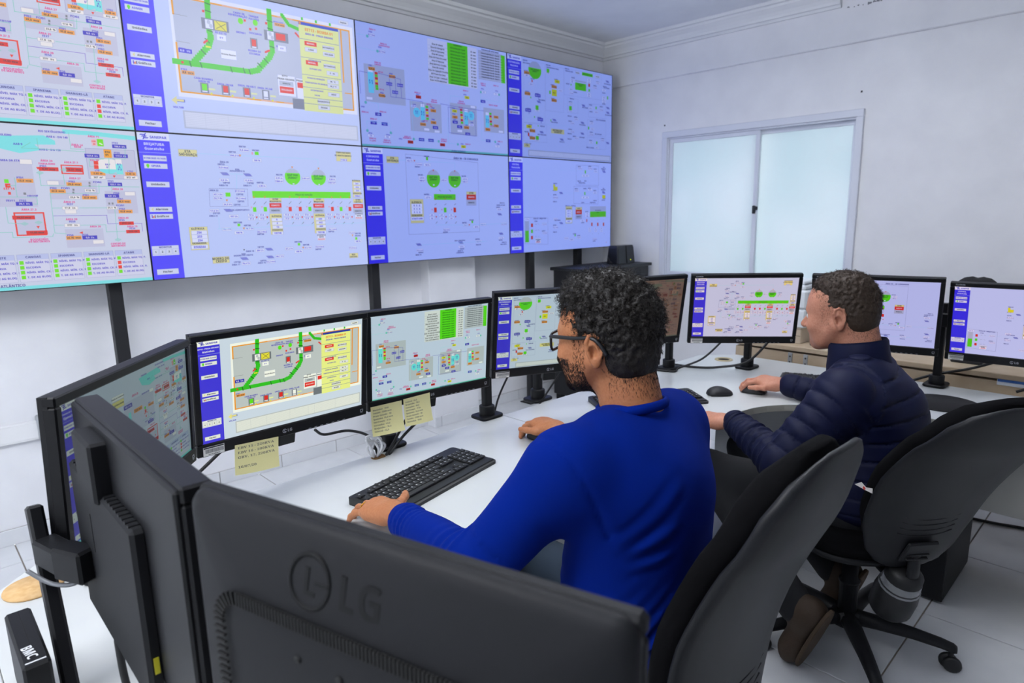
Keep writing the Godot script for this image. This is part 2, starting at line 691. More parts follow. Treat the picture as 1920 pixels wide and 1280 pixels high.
	bx(602,448,42,17,"w","37,8","b",12)
	dn(632,441,"r")
	pl([631, 445, 630, 493],"cy",1)
	bx(775,394,19,26,"r","","k",20)
	bx(757,380,8,8,"p","","k",6)
	pl([771, 364, 785, 349],"k",2)
	pl([780, 484, 792, 473],"k",2)
	bx(753,428,42,17,"w","57,6","b",12)
	bx(753,450,42,17,"w","37,8","b",12)
	dn(785,443,"r")
	pl([783, 447, 782, 497],"cy",1)
	bx(838,394,19,26,"r","","k",20)
	bx(819,381,8,8,"p","","k",6)
	pl([834, 364, 848, 349],"k",2)
	pl([842, 485, 855, 474],"k",2)
	bx(815,429,42,17,"w","57,6","b",12)
	bx(815,451,42,17,"w","37,8","b",12)
	dn(847,444,"r")
	pl([846, 448, 845, 498],"cy",1)
	bx(900,394,19,26,"g","","k",20)
	bx(881,380,8,8,"p","","k",6)
	pl([896, 363, 911, 348],"k",2)
	pl([906, 486, 919, 475],"k",2)
	bx(877,429,42,17,"w","57,6","b",12)
	bx(878,451,42,17,"w","37,8","b",12)
	dn(911,444,"r")
	pl([909, 448, 909, 499],"cy",1)
	bx(1050,395,19,26,"r","","k",20)
	bx(1029,381,8,8,"p","","k",6)
	pl([1045, 364, 1060, 348],"k",2)
	pl([1056, 489, 1070, 478],"k",2)
	bx(1025,430,42,17,"w","57,6","b",12)
	bx(1026,453,42,17,"w","37,8","b",12)
	dn(1061,446,"r")
	pl([1059, 451, 1059, 503],"cy",1)
	bx(1110,396,19,26,"g","","k",20)
	bx(1089,381,8,8,"p","","k",6)
	pl([1105, 364, 1121, 348],"k",2)
	pl([1117, 490, 1131, 479],"k",2)
	bx(1085,431,42,17,"w","57,6","b",12)
	bx(1086,454,42,17,"w","37,8","b",12)
	dn(1122,447,"r")
	pl([1120, 452, 1120, 504],"cy",1)
	bx(1172,396,19,26,"r","","k",20)
	bx(1151,381,8,8,"p","","k",6)
	pl([1167, 364, 1183, 348],"k",2)
	pl([1179, 492, 1193, 481],"k",2)
	bx(1147,432,42,17,"w","57,6","b",12)
	bx(1148,455,42,17,"w","37,8","b",12)
	dn(1184,448,"r")
	pl([1182, 453, 1182, 506],"cy",1)
	pl([346, 502, 633, 497, 1314, 486],"cy",2)
	bx(690,342,72,26,"Y","","k",20)
	tx("EET08",689,336,12,"k")
	tx("AEROPORTO",687,349,12,"k")
	bx(687,372,72,26,"r","REMOTO","w",12)
	bx(684,402,72,26,"s","REMOTO","k",12)
	bx(963,343,72,26,"Y","","k",20)
	tx("EET07",962,336,12,"k")
	tx("BREJATUBA",961,350,12,"k")
	bx(960,374,72,26,"r","REMOTO","w",12)
	bx(958,405,72,26,"s","REMOTO","k",12)
	bx(1235,345,72,26,"Y","","k",20)
	tx("EET06",1234,338,12,"k")
	tx("CENTRAL",1233,352,12,"k")
	bx(1233,378,72,26,"r","REMOTO","w",12)
	bx(1231,410,72,26,"s","REMOTO","k",12)
	bx(683,481,76,124,"Y","","k",99)
	tx("ELÉTRICA",687,435,13,"k")
	bx(688,455,64,19,"w","0","b",14)
	bx(689,477,64,19,"w","0","b",14)
	bx(690,499,64,19,"w","12","b",14)
	tx("DEMANDA",686,516,13,"k")
	bx(687,535,66,19,"w","105746","b",14)
	bx(959,483,76,124,"Y","","k",99)
	tx("ELÉTRICA",962,434,13,"k")
	bx(964,456,64,19,"w","439","b",14)
	bx(966,478,64,19,"w","442","b",14)
	bx(967,501,64,19,"w","449","b",14)
	tx("DEMANDA",963,519,13,"k")
	bx(964,539,66,19,"w","105746","b",14)
	bx(963,571,56,40,"w","","k",32)
	tx("CONTROLE",964,557,11,"k")
	tx("BEPM",963,568,11,"k")
	tx("PRESSÃO",962,582,11,"r")
	bx(1234,443,56,40,"w","","k",32)
	tx("CONTROLE",1235,428,11,"k")
	tx("BEPM",1234,440,11,"k")
	tx("PRESSÃO",1233,454,11,"r")
	bx(1230,268,60,112,"Y","","k",89)
	tx("ELÉTRICA",1229,215,13,"k")
	bx(1233,234,50,17,"w","244","b",13)
	bx(1234,256,50,17,"w","256","b",13)
	bx(1235,278,50,17,"w","250","b",13)
	tx("DEMANDA",1233,296,13,"k")
	bx(1235,313,52,17,"w","208621","b",13)
	bx(245,550,96,128,"Y","","k",102)
	tx("ELÉTRICA",243,497,15,"k")
	bx(248,518,82,22,"w","254","b",16)
	bx(248,540,82,22,"w","253","b",16)
	bx(249,561,82,22,"w","254","b",16)
	tx("DEMANDA",243,576,15,"k")
	bx(243,597,88,22,"w","8508344","b",16)
	bx(464,481,15,15,"g","","k",12)
	bx(812,607,15,15,"g","","k",12)
	bx(1205,587,14,16,"g","","k",12)
	bx(421,311,26,22,"g","","k",17)
	dn(508,93,"o")
	dn(412,343,"o")
	dn(491,502,"o")
	dn(838,629,"o")
	dn(1179,566,"o")
	bx(348,675,92,38,"Y","","k",30)
	tx("MORRO DO",347,668,17,"k")
	tx("CRISTO",349,683,17,"k")
	bx(1179,697,64,32,"Y","","k",25)
	tx("RDA",1178,690,13,"k")
	tx("CENTRAL",1178,704,13,"k")
	el(480,624,4,4,"k")
	return cv

func screen_coroados() -> Image:
	canvas("bg")
	sidebar("COROADOS", "Guaratuba", "OPERA")
	bx(225,71,96,44,"Y","","k",35)
	tx("ETA",223,61,17,"k")
	tx("SAÍ-GUAÇU",226,77,17,"k")
	pl([329, 28, 970, 60, 971, 574, 327, 576, 329, 28],"n",1)
	tx("ÁREA 04 - CR COROADOS",858,37,20,"n")
	pl([273, 70, 753, 72, 751, 123],"cy",2)
	bx(363,71,58,20,"w","56,2 l/s","b",13)
	bx(435,93,58,20,"w","17,0 mca","b",13)
	bx(507,94,58,20,"w","100 %","b",13)
	bx(458,183,58,20,"w","4,22 m","b",13)
	bx(457,203,58,20,"w","1669 m³","b",13)
	bx(650,196,58,20,"w","3337 m³","b",13)
	bx(842,182,58,20,"w","4,22 m","b",13)
	bx(841,203,58,20,"w","1669 m³","b",13)
	bx(502,318,58,20,"w","4,27 m","b",13)
	bx(655,552,58,20,"w","16,6 mca","b",13)
	bx(842,521,58,20,"w","43,2 l/s","b",13)
	bx(939,538,58,20,"w","100 %","b",13)
	bx(1008,521,58,20,"w","43,2 l/s","b",13)
	bx(1222,522,58,20,"w","13,5 mca","b",13)
	bx(1181,408,58,20,"w","6,5 l/s","b",13)
	bx(1193,632,58,20,"w","2,1 l/s","b",13)
	bx(413,689,58,20,"w","15,2 mca","b",13)
	bx(790,682,58,20,"w","7,8 l/s","b",13)
	bx(959,649,58,20,"w","43,3 l/s","b",13)
	tx("04FT01",353,52,13,"n")
	tx("04PT01",424,110,13,"n")
	tx("04CV01",505,35,13,"n")
	tx("04LT01",446,164,13,"n")
	tx("04LT02",832,162,13,"n")
	tx("04PT02",491,298,13,"n")
	tx("04PT03",645,569,13,"n")
	tx("04FT02",824,504,13,"n")
	tx("04CV02",894,485,13,"n")
	tx("ÁREA 12",1208,358,13,"n")
	tx("BARRA DO SAÍ",1194,375,13,"n")
	tx("12FT01",1164,391,13,"n")
	tx("13FT01",1185,648,13,"n")
	tx("ÁREA 13",1222,667,13,"n")
	tx("BOA VISTA",1215,682,13,"n")
	tx("14PT01",420,706,13,"n")
	tx("ÁREA 14",399,721,13,"n")
	tx("RDA COROADOS",776,635,13,"n")
	tx("15FT01",794,698,13,"n")
	tx("ÁREA 15",777,712,13,"n")
	tx("COROADOS",774,725,13,"n")
	tx("04FT04",947,631,13,"n")
	tx("ÁREA 05",955,674,13,"n")
	slant(1180,446)
	slant(1191,598)
	slant(407,649)
	slant(785,651)
	pl([561, 514, 846, 523, 1244, 519],"cy",2)
	pl([437, 651, 1040, 653],"cy",2)
	el(556,187,58,62,"s")
	elf(556,187,58,62,"g",0.70)
	el(746,186,58,62,"s")
	elf(746,186,58,62,"g",0.68)
	tx("RAP 05A",556,178,18,"dg")
	tx("2500m³",557,194,18,"dg")
	tx("RAP 05B",746,178,18,"dg")
	tx("2500m³",745,194,18,"dg")
	bx(557,231,16,9,"w","","k",7)
	bx(747,232,16,9,"w","","k",7)
	rc(554,295,195,41,"g")
	tx("POÇO DE SUCÇÃO",651,315,15,"dg")
	dn(557,130,"r")
	dn(749,129,"r")
	dn(567,331,"r")
	dn(652,330,"r")
	dn(740,330,"r")
	dn(401,71,"r")
	dn(872,522,"r")
	bx(899,285,94,22,"Y","EET05","k",16)
	bx(898,315,92,38,"r","REMOTO","w",14)
	bx(897,356,94,42,"s","REMOTO","k",14)
	bx(404,415,112,166,"Y","","k",132)
	tx("ELÉTRICA",403,355,18,"k")
	bx(404,376,92,26,"w","R   0   A","b",16)
	bx(404,399,92,26,"w","R   0   A","b",16)
	bx(404,422,92,26,"w","R   0   A","b",16)
	tx("DEMANDA",402,445,18,"k")
	bx(405,467,106,26,"w","676473 kWh","b",16)
	bx(562,408,23,34,"r","","k",27)
	bx(533,405,11,10,"p","","k",8)
	pl([558, 373, 574, 363],"k",2)
	pl([562, 504, 576, 492],"k",2)
	bx(530,443,44,20,"w","0,0","b",13)
	bx(530,466,44,20,"w","0,0","b",13)
	dn(568,457,"r")
	bx(649,409,23,34,"g","","k",27)
	bx(619,406,11,10,"p","","k",8)
	pl([645, 373, 661, 364],"k",2)
	pl([649, 506, 664, 494],"k",2)
	bx(616,444,44,20,"w","0,0","b",13)
	bx(617,468,44,20,"w","0,0","b",13)
	dn(655,458,"r")
	bx(737,409,23,34,"r","","k",27)
	bx(707,406,11,10,"p","","k",8)
	pl([733, 373, 749, 364],"k",2)
	pl([738, 508, 752, 496],"k",2)
	bx(703,445,44,20,"w","0,0","b",13)
	bx(704,469,44,20,"w","0,0","b",13)
	dn(743,459,"r")
	bx(507,51,17,22,"g","","k",17)
	bx(900,499,15,18,"g","","k",14)
	pl([602, 265, 617, 275],"k",2)
	pl([691, 263, 707, 275],"k",2)
	return cv

func screen_central() -> Image:
	canvas("bg")
	sidebar("CENTRAL", "Guaratuba", "OPERA")
	pl([796, 34, 1100, 29, 1103, 202, 796, 204, 796, 34],"n",1)
	pl([765, 215, 1097, 216, 1099, 369, 765, 364, 765, 215],"n",1)
	pl([166, 473, 438, 484, 436, 705, 162, 689, 166, 473],"n",1)
	bx(848,62,56,22,"w","21,0 l/s","b",14)
	bx(988,57,56,22,"w","9,2 mca","b",14)
	bx(1062,78,56,22,"w","4,8 m","b",14)
	bx(900,122,56,22,"w","52,1","b",14)
	bx(945,121,56,22,"w","43,1","b",14)
	bx(803,253,56,22,"w","8,0 l/s","b",14)
	bx(984,242,56,22,"w","9,2","b",14)
	bx(1053,269,56,22,"w","4,8 m","b",14)
	bx(896,311,56,22,"w","52","b",14)
	bx(942,310,56,22,"w","43","b",14)
	bx(534,314,56,22,"w","13,8 mca","b",14)
	bx(533,495,56,22,"w","3,1 l/s","b",14)
	bx(532,565,56,22,"w","15,7 mca","b",14)
	bx(192,491,56,22,"w","5,1 m","b",14)
	bx(393,533,56,22,"w","13,5 l/s","b",14)
	bx(398,608,56,22,"w","12 mca","b",14)
	bx(948,454,56,22,"w","4,8","b",14)
	bx(948,475,56,22,"w","468","b",14)
	bx(881,515,56,22,"w","12,0","b",14)
	bx(669,664,56,22,"w","8,1 l/s","b",14)
	bx(739,679,56,22,"w","100 %","b",14)
	bx(837,664,56,22,"w","8,2 l/s","b",14)
	bx(1055,686,56,22,"w","14,8 mca","b",14)
	tx("06FT01",839,46,12,"n")
	tx("06PT01",980,39,12,"n")
	tx("06LT01",1053,59,12,"n")
	tx("ÁREA 06",837,170,12,"n")
	tx("06CV",920,167,12,"n")
	tx("RESERVATÓRIO",874,185,12,"n")
	tx("08FT01",799,237,12,"n")
	tx("08CV01",915,234,12,"n")
	tx("08PT01",976,231,12,"n")
	tx("08LT01",1051,249,12,"n")
	tx("08FT02",886,357,12,"n")
	tx("ÁREA 08",1054,338,12,"n")
	tx("BREJATUBA II",1021,356,12,"n")
	tx("RDA",1176,40,12,"n")
	tx("MORRO DO",1171,53,12,"n")
	tx("CRISTO",1171,64,12,"n")
	tx("RDA",1174,229,12,"n")
	tx("BREJATUBA",1171,241,12,"n")
	tx("SUL",1171,254,12,"n")
	tx("09PT01",1187,321,12,"n")
	tx("ÁREA 09",1172,334,12,"n")
	tx("ÁREA 07",530,197,12,"n")
	tx("07PT01",520,255,12,"n")
	tx("07FT01",525,291,12,"n")
	tx("ÁREA 07",526,348,12,"n")
	tx("ÁREA 01 - CENTRAL",724,384,15,"n")
	tx("ÁREA 03 - BREJATUBA",341,486,15,"n")
	tx("EET08",295,509,12,"n")
	tx("RDA CENTRO",557,506,12,"n")
	tx("02PT01",521,547,12,"n")
	tx("ÁREA 02",524,605,12,"n")
	tx("03PT01",385,592,12,"n")
	tx("01LT01",940,436,12,"n")
	tx("01FT01",887,533,12,"n")
	tx("01CV01",776,629,12,"n")
	tx("01FT02",830,646,12,"n")
	tx("01PT01",1047,704,12,"n")
	slant(1180,79)
	slant(1177,266)
	slant(603,275)
	slant(604,531)
	pl([575, 86, 1095, 77],"cy",1)
	pl([628, 272, 1098, 272],"cy",1)
	pl([318, 527, 602, 532],"cy",1)
	bx(918,88,15,26,"g","","k",20)
	bx(913,276,15,26,"g","","k",20)
	bx(784,641,14,18,"g","","k",14)
	bx(533,239,50,32,"y","","k",25)
	bx(517,215,22,22,"y","","k",17)
	bx(1180,303,46,30,"y","","k",24)
	rc(169,506,44,80,"s")
	rc(168,583,43,95,"g")
	bx(248,540,22,28,"r","","k",22)
	pl([285, 534, 304, 531],"k",1)
	pl([317, 528, 331, 537],"k",1)
	bx(247,590,22,28,"g","","k",22)
	pl([284, 585, 303, 581],"k",1)
	pl([317, 579, 331, 587],"k",1)
	bx(246,642,22,28,"r","","k",22)
	pl([283, 637, 302, 633],"k",1)
	pl([316, 631, 330, 640],"k",1)
	bx(318,671,70,46,"w","","k",36)
	tx("CONTROLE",318,661,12,"k")
	tx("BEPM",318,671,12,"k")
	tx("PRESSÃO",318,682,12,"r")
	bx(703,461,86,148,"Y","","k",118)
	tx("ELÉTRICA",703,408,15,"k")
	bx(703,427,74,24,"w","254  V","b",15)
	bx(703,450,74,24,"w","254  V","b",15)
	bx(703,472,74,24,"w","254  V","b",15)
	tx("DEMANDA",703,495,15,"k")
	bx(703,517,76,24,"w","30321","b",15)
	bx(832,408,86,26,"Y","EET01","k",15)
	bx(832,438,84,40,"r","REMOTO","w",13)
	bx(832,478,86,42,"s","REMOTO","k",13)
	rc(986,389,225,49,"s")
	rc(987,435,225,51,"g")
	tx("RAP CENTRAL",1100,425,13,"k")
	tx("2000m³",1096,444,13,"dg")
	bx(1012,550,18,30,"r","","k",24)
	bx(981,588,38,20,"w","0,0","b",12)
	bx(984,609,38,20,"w","0,0","b",12)
	pl([1006, 513, 1017, 512],"k",1)
	pl([1018, 637, 1027, 634],"k",1)
	dn(1017,478,"r")
	bx(1096,552,18,30,"r","","k",24)
	bx(1065,590,38,20,"w","0,0","b",12)
	bx(1067,612,38,20,"w","0,0","b",12)
	pl([1089, 514, 1101, 513],"k",1)
	pl([1102, 640, 1111, 637],"k",1)
	dn(1100,479,"r")
	bx(1179,554,18,30,"r","","k",24)
	bx(1147,592,38,20,"w","0,0","b",12)
	bx(1150,614,38,20,"w","0,0","b",12)
	pl([1172, 516, 1184, 515],"k",1)
	pl([1186, 643, 1195, 639],"k",1)
	dn(1183,480,"r")
	bx(941,515,12,26,"r","","k",20)
	el(1221,721,3,4,"r")
	return cv

func screen_morretes() -> Image:
	canvas("bg")
	sidebar("DISTRIBUIÇÃO", "Matinhos", "ADMIN")
	pl([179, 20, 418, 19, 413, 485, 169, 494, 179, 20],"sl",1)
	pl([423, 25, 640, 23, 639, 377, 419, 380, 423, 25],"sl",1)
	pl([646, 22, 1128, 12, 1131, 225, 645, 233, 646, 22],"sl",1)
	pl([169, 498, 433, 494, 432, 635, 166, 638, 169, 498],"sl",1)
	pl([684, 251, 820, 251, 820, 367, 684, 373, 684, 251],"sl",1)
	pl([955, 273, 1194, 264, 1196, 379, 955, 385, 955, 273],"sl",1)
	pl([944, 408, 1196, 402, 1198, 534, 945, 543, 944, 408],"sl",1)
	pl([939, 555, 1198, 553, 1200, 651, 939, 649, 939, 555],"sl",1)
	tx("ÁREA 01",193,24,13,"n")
	tx("RDA CENTRAL",212,43,13,"n")
	tx("ÁREA 02",454,24,13,"n")
	tx("BOOSTER RIA DA PRAIA",506,41,13,"n")
	tx("ÁREA 03",679,22,13,"n")
	tx("PRAIA DE LESTE",706,38,13,"n")
	tx("01LT01",201,101,13,"n")
	tx("01FT01",274,153,13,"n")
	tx("01PT02",213,255,13,"n")
	tx("01FT02",323,261,13,"n")
	tx("01PT03",226,384,13,"n")
	tx("01FT04",346,442,13,"n")
	tx("02PT01",548,124,13,"n")
	tx("02PT02",505,171,13,"n")
	tx("02PT03",510,278,13,"n")
	tx("03LT01",757,83,13,"n")
	tx("03CV01",690,140,13,"n")
	tx("03PT02",785,198,13,"n")
	tx("03FT01",1079,78,13,"n")
	tx("03PT03",1043,115,13,"n")
	tx("RDA MONÇÕES",1216,80,13,"n")
	tx("ÁREA 05",1179,105,13,"n")
	tx("RIA FLÓRIDA",1204,115,13,"n")
	tx("05PT01",1167,161,13,"n")
	tx("05FT02",1168,254,13,"n")
	tx("ÁREA 04",740,255,13,"n")
	tx("04FT01",723,282,13,"n")
	tx("ÁREA 06",381,508,13,"n")
	tx("06FT01",243,507,13,"n")
	tx("06PT01",253,542,13,"n")
	tx("06CV01",199,564,13,"n")
	tx("06PT02",249,597,13,"n")
	tx("ÁREA - ETA",216,655,13,"n")
	tx("RDA TABULEIRO",375,575,13,"n")
	tx("RDA SERTÃO",378,304,13,"n")
	tx("RDA CENTRO",524,465,13,"n")
	tx("ÁREA 07",712,399,13,"n")
	tx("07FT01",791,401,13,"n")
	tx("07PT01",720,440,13,"n")
	tx("07PT02",719,507,13,"n")
	tx("ÁREA 08",711,543,13,"n")
	tx("08FT01",774,561,13,"n")
	tx("ÁREA 09",711,587,13,"n")
	tx("RDA CAIOBÁ",913,311,13,"n")
	tx("RDA RIVIERA",879,458,13,"n")
	tx("RDA INAJÁ",873,563,13,"n")
	tx("RDA ALTO",616,617,13,"n")
	tx("10FT01",985,281,13,"n")
	tx("10PT01",1131,282,13,"n")
	tx("10CV01",991,337,13,"n")
	tx("ÁREA 10 BALNEÁRIOS",1127,397,13,"n")
	tx("11FT01",998,419,13,"n")
	tx("11PT01",996,511,13,"n")
	tx("BAL. IPACARAY",1095,521,13,"n")
	tx("12FT01",987,581,13,"n")
	tx("12PT01",1154,556,13,"n")
	tx("ÁREA 12 CAIOBÁ",982,643,13,"n")
	tx("RDA GAIVOTAS",1233,345,13,"n")
	el(300,84,72,66,"s")
	elf(300,84,72,66,"g",0.62)
	tx("RAP CENTRAL",300,81,15,"dg")
	tx("4000m³",300,93,15,"dg")
	bx(211,116,62,24,"O","3,86 m","k",15)
	bx(215,271,62,24,"O","24,1 mca","k",15)
	bx(523,184,62,24,"O","17,2 mca","k",15)
	bx(522,291,62,24,"O","16,6 mca","k",15)
	bx(266,552,62,24,"O","20,7 mca","k",15)
	bx(265,609,62,24,"O","17,9 mca","k",15)
	bx(330,273,64,24,"B","45,3 l/s","w",15)
	pl([340, 282, 340, 299],"B",4)
	bx(220,397,64,24,"B","37,2 l/s","w",15)
	pl([230, 406, 230, 423],"B",4)
	bx(357,457,64,24,"B","31,4 l/s","w",15)
	pl([367, 466, 367, 484],"B",4)
	bx(559,139,60,26,"y","12,5","k",15)
	bx(524,231,60,52,"y","24,1","k",15)
	bx(228,522,60,26,"y","18,0","k",15)
	bx(210,134,52,20,"w","2871","b",13)
	bx(256,195,52,20,"w","100 %","b",13)
	bx(596,205,52,20,"w","51 Hz","b",13)
	bx(746,101,52,20,"w","3,8 m","b",13)
	bx(746,116,52,20,"w","984","b",13)
	bx(731,179,52,20,"w","100 %","b",13)
	bx(738,209,52,20,"w","14 mca","b",13)
	bx(963,74,52,20,"w","0,0","b",13)
	bx(963,92,52,20,"w","0,0","b",13)
	bx(1082,88,52,20,"w","21 l/s","b",13)
	bx(1044,130,52,20,"w","13 mca","b",13)
	bx(964,191,52,20,"w","36,2","b",13)
	bx(964,209,52,20,"w","29,1","b",13)
	bx(1167,138,52,20,"w","18","b",13)
	bx(1168,199,52,20,"w","52,4","b",13)
	bx(1168,218,52,20,"w","48,1","b",13)
	bx(1168,238,52,20,"w","12,2","b",13)
	bx(731,296,52,20,"w","8,4 l/s","b",13)
	bx(797,417,52,20,"w","7,9 l/s","b",13)
	bx(746,453,52,20,"w","14 mca","b",13)
	bx(746,524,52,20,"w","12 mca","b",13)
	bx(803,575,52,20,"w","9,9 l/s","b",13)
	bx(985,308,52,20,"w","24 l/s","b",13)
	bx(1134,307,52,20,"w","15 mca","b",13)
	bx(1064,334,52,20,"w","100 %","b",13)
	bx(998,434,52,20,"w","11 l/s","b",13)
	bx(1011,482,52,20,"w","52 %","b",13)
	bx(999,528,52,20,"w","14 mca","b",13)
	bx(993,598,52,20,"w","17 l/s","b",13)
	bx(1154,569,52,20,"w","12 mca","b",13)
	bx(1074,638,52,20,"w","41 %","b",13)
	bx(1079,39,52,20,"w","142 mm","b",13)
	bx(323,389,52,20,"w","41,2","b",13)
	bx(723,356,52,20,"w","50 Hz","b",13)
	bx(318,623,52,20,"w","47 Hz","b",13)
	bx(448,85,52,20,"w","49 Hz","b",13)
	bx(450,67,32,30,"g","","k",24)
	bx(321,368,34,34,"g","","k",27)
	bx(723,333,34,34,"g","","k",27)
	bx(320,604,34,30,"g","","k",24)
	bx(966,161,18,22,"g","","k",17)
	bx(473,233,18,26,"g","","k",20)
	bx(1061,299,16,22,"g","","k",17)
	bx(960,478,16,24,"g","","k",19)
	bx(1073,596,18,22,"g","","k",17)
	bx(1221,197,16,26,"g","","k",20)
	bx(731,142,12,12,"g","","k",9)
	bx(250,297,9,14,"g","","k",11)
	bx(290,443,9,14,"g","","k",11)
	bx(331,509,9,10,"g","","k",8)
	bx(481,453,9,16,"g","","k",12)
	bx(965,119,20,26,"r","","k",20)
	bx(268,169,12,18,"r","","k",14)
	bx(222,583,16,26,"r","","k",20)
	pl([170, 457, 310, 445],"cy",1)
	pl([423, 491, 661, 483, 751, 483],"cy",1)
	pl([695, 278, 890, 295],"cy",1)
	pl([467, 267, 618, 290],"cy",1)
	pl([335, 145, 334, 220],"cy",1)
	rc(783,97,141,11,"s")
	rc(783,116,141,59,"g")
	tx("RAP P. LESTE",852,125,13,"dg")
	tx("2000m³",852,137,13,"dg")
	bx(813,37,52,24,"lt","Bombas","k",12)
	bx(941,35,142,26,"g","Alimentação Copel","dg",14)
	bx(1076,35,70,24,"lt","142 mm","k",12)
	slant(342,321)
	slant(524,447)
	slant(892,296)
	slant(879,441)
	slant(877,531)
	slant(614,599)
	slant(1216,59)
	slant(1226,284)
	slant(1226,325)
	slant(1227,589)
	slant(372,556)
	rc(484,518,160,37,"Y")
	tx("DISTRIBUIÇÃO",562,529,17,"k")
	tx("MORRETES",564,544,17,"k")
	bx(202,670,70,30,"Y","ETA","k",18)
	logpanel(216, 702, 1050, 52)
	return cv

func screen_areas() -> Image:
	canvas("bg")
	rc(549,15,438,283,"lt")
	rc(719,15,182,276,"g")
	tx("Área 01 Atami",634,45,14,"k")
	tx("Alimentação Copel",812,45,15,"dg")
	tx("25  mm",954,45,14,"k")
	rc(549,56,170,1,"sl")
	tx("Área 02 Shangrilá",634,67,14,"k")
	tx("Alimentação Copel",812,67,15,"dg")
	tx("26  mm",954,67,14,"k")
	rc(549,78,170,1,"sl")
	tx("Área 03 Ipanema",634,89,14,"k")
	tx("Alimentação Copel",812,89,15,"dg")
	tx("92  mm",954,89,14,"k")
	rc(549,99,170,1,"sl")
	tx("Área 04 Canoas",634,110,14,"k")
	tx("Alimentação Copel",812,110,15,"dg")
	tx("15  mm",954,110,14,"k")
	rc(549,121,170,1,"sl")
	tx("Área 05 Praia De Leste",634,132,14,"k")
	tx("Alimentação Copel",812,132,15,"dg")
	tx("78  mm",954,132,14,"k")
	rc(549,143,170,1,"sl")
	tx("Área 07 Betaras",634,154,14,"k")
	tx("Alimentação Copel",812,154,15,"dg")
	tx("54  mm",954,154,14,"k")
	rc(549,165,170,1,"sl")
	tx("Área 08 Praia Grande",634,176,14,"k")
	tx("Alimentação Copel",812,176,15,"dg")
	tx("8  mm",954,176,14,"k")
	rc(549,186,170,1,"sl")
	tx("Área 09 Caiobá",634,197,14,"k")
	tx("Alimentação Copel",812,197,15,"dg")
	tx("0  mm",954,197,14,"k")
	rc(549,208,170,1,"sl")
	tx("Área 10 Captação Prainha",634,219,14,"k")
	tx("Alimentação Copel",812,219,15,"dg")
	tx("36  mm",954,219,14,"k")
	rc(549,230,170,1,"sl")
	tx("EET Porto De Cima",634,241,14,"k")
	tx("Alimentação Copel",812,241,15,"dg")
	tx("5  mm",954,241,14,"k")
	rc(549,252,170,1,"sl")
	tx("Área 12 Capt. Cambará",634,263,14,"k")
	tx("Alimentação Copel",812,263,15,"dg")
	tx("95  mm",954,263,14,"k")
	rc(549,274,170,1,"sl")
	tx("Área 14 ETA Matinhos",634,284,14,"k")
	tx("Alimentação Copel",812,284,15,"dg")
	tx("93  mm",954,284,14,"k")
	rc(549,295,170,1,"sl")
	tx("OPERADORES",812,24,12,"k")
	rc(1001,20,235,204,"s")
	rc(1224,25,41,200,"g")
	tx("Comunicação Área 01 - Área 02",1118,38,12,"k")
	rc(1001,47,235,2,"lt")
	tx("Comunicação Área 02 - Área 03",1118,57,12,"k")
	rc(1001,66,235,2,"lt")
	tx("Comunicação Área 03 - Área 04",1118,75,12,"k")
	rc(1001,84,235,2,"lt")
	tx("Comunicação Área 04 - Área 05",1118,94,12,"k")
	rc(1001,103,235,2,"lt")
	tx("Comunicação Área 05 - Área 06",1118,112,12,"k")
	rc(1001,122,235,2,"lt")
	tx("Comunicação Área 06 - Área 07",1118,131,12,"k")
	rc(1001,140,235,2,"lt")
	tx("Comunicação Área 07 - Área 08",1118,149,12,"k")
	rc(1001,159,235,2,"lt")
	tx("Comunicação Área 08 - Área 09",1118,168,12,"k")
	rc(1001,177,235,2,"lt")
	tx("Comunicação Área 09 - Área 10",1118,186,12,"k")
	rc(1001,196,235,2,"lt")
	tx("Comunicação Área 10 - Área 11",1118,205,12,"k")
	rc(1001,214,235,2,"lt")
	tx("COMUNICAÇÃO ENTRE ÁREAS",1118,14,12,"k")
	rc(46,248,305,231,"G")
	rc(383,441,263,197,"G")
	rc(726,419,246,217,"G")
	rc(1040,421,206,176,"G")
	bx(92,348,40,150,"w","","k",120)
	rc(72,295,40,128,"C")
	tx("R  A",92,348,16,"b")
	tx("P  3",93,362,16,"b")
	bx(487,506,34,110,"w","","k",88)
	rc(470,473,34,88,"C")
	tx("R  A",487,506,16,"b")
	tx("P  3",487,522,16,"b")
	bx(872,503,34,110,"w","","k",88)
	rc(855,470,34,88,"C")
	tx("R  A",872,503,16,"b")
	tx("P  3",872,519,16,"b")
	bx(1075,508,34,110,"w","","k",88)
	rc(1058,475,34,88,"C")
	tx("R  A",1075,508,16,"b")
	tx("P  3",1076,524,16,"b")
	bx(134,297,22,15,"r","","k",12)
	bx(134,313,22,15,"g","","k",12)
	bx(134,329,22,15,"r","","k",12)
	bx(134,345,22,15,"y","","k",12)
	bx(134,361,22,15,"r","","k",12)
	bx(134,377,22,15,"g","","k",12)
	bx(135,393,22,15,"g","","k",12)
	bx(524,468,22,15,"g","","k",12)
	bx(524,488,22,15,"r","","k",12)
	bx(525,507,22,15,"y","","k",12)
	bx(525,527,22,15,"r","","k",12)
	bx(526,547,22,15,"g","","k",12)
	bx(827,459,22,15,"r","","k",12)
	bx(828,477,22,15,"g","","k",12)
	bx(829,495,22,15,"r","","k",12)
	bx(830,513,22,15,"y","","k",12)
	bx(830,531,22,15,"r","","k",12)
	bx(831,549,22,15,"g","","k",12)
	bx(1107,461,22,15,"g","","k",12)
	bx(1108,480,22,15,"r","","k",12)
	bx(1109,498,22,15,"y","","k",12)
	bx(1110,517,22,15,"r","","k",12)
	bx(1111,536,22,15,"g","","k",12)
	bx(103,274,48,20,"O","3,21 m","k",13)
	bx(254,303,48,20,"O","18,4 mca","k",13)
	bx(169,432,48,20,"O","17,2 mca","k",13)
	bx(486,588,48,20,"O","2,14 m","k",13)
	bx(578,489,48,20,"O","16,2","k",13)
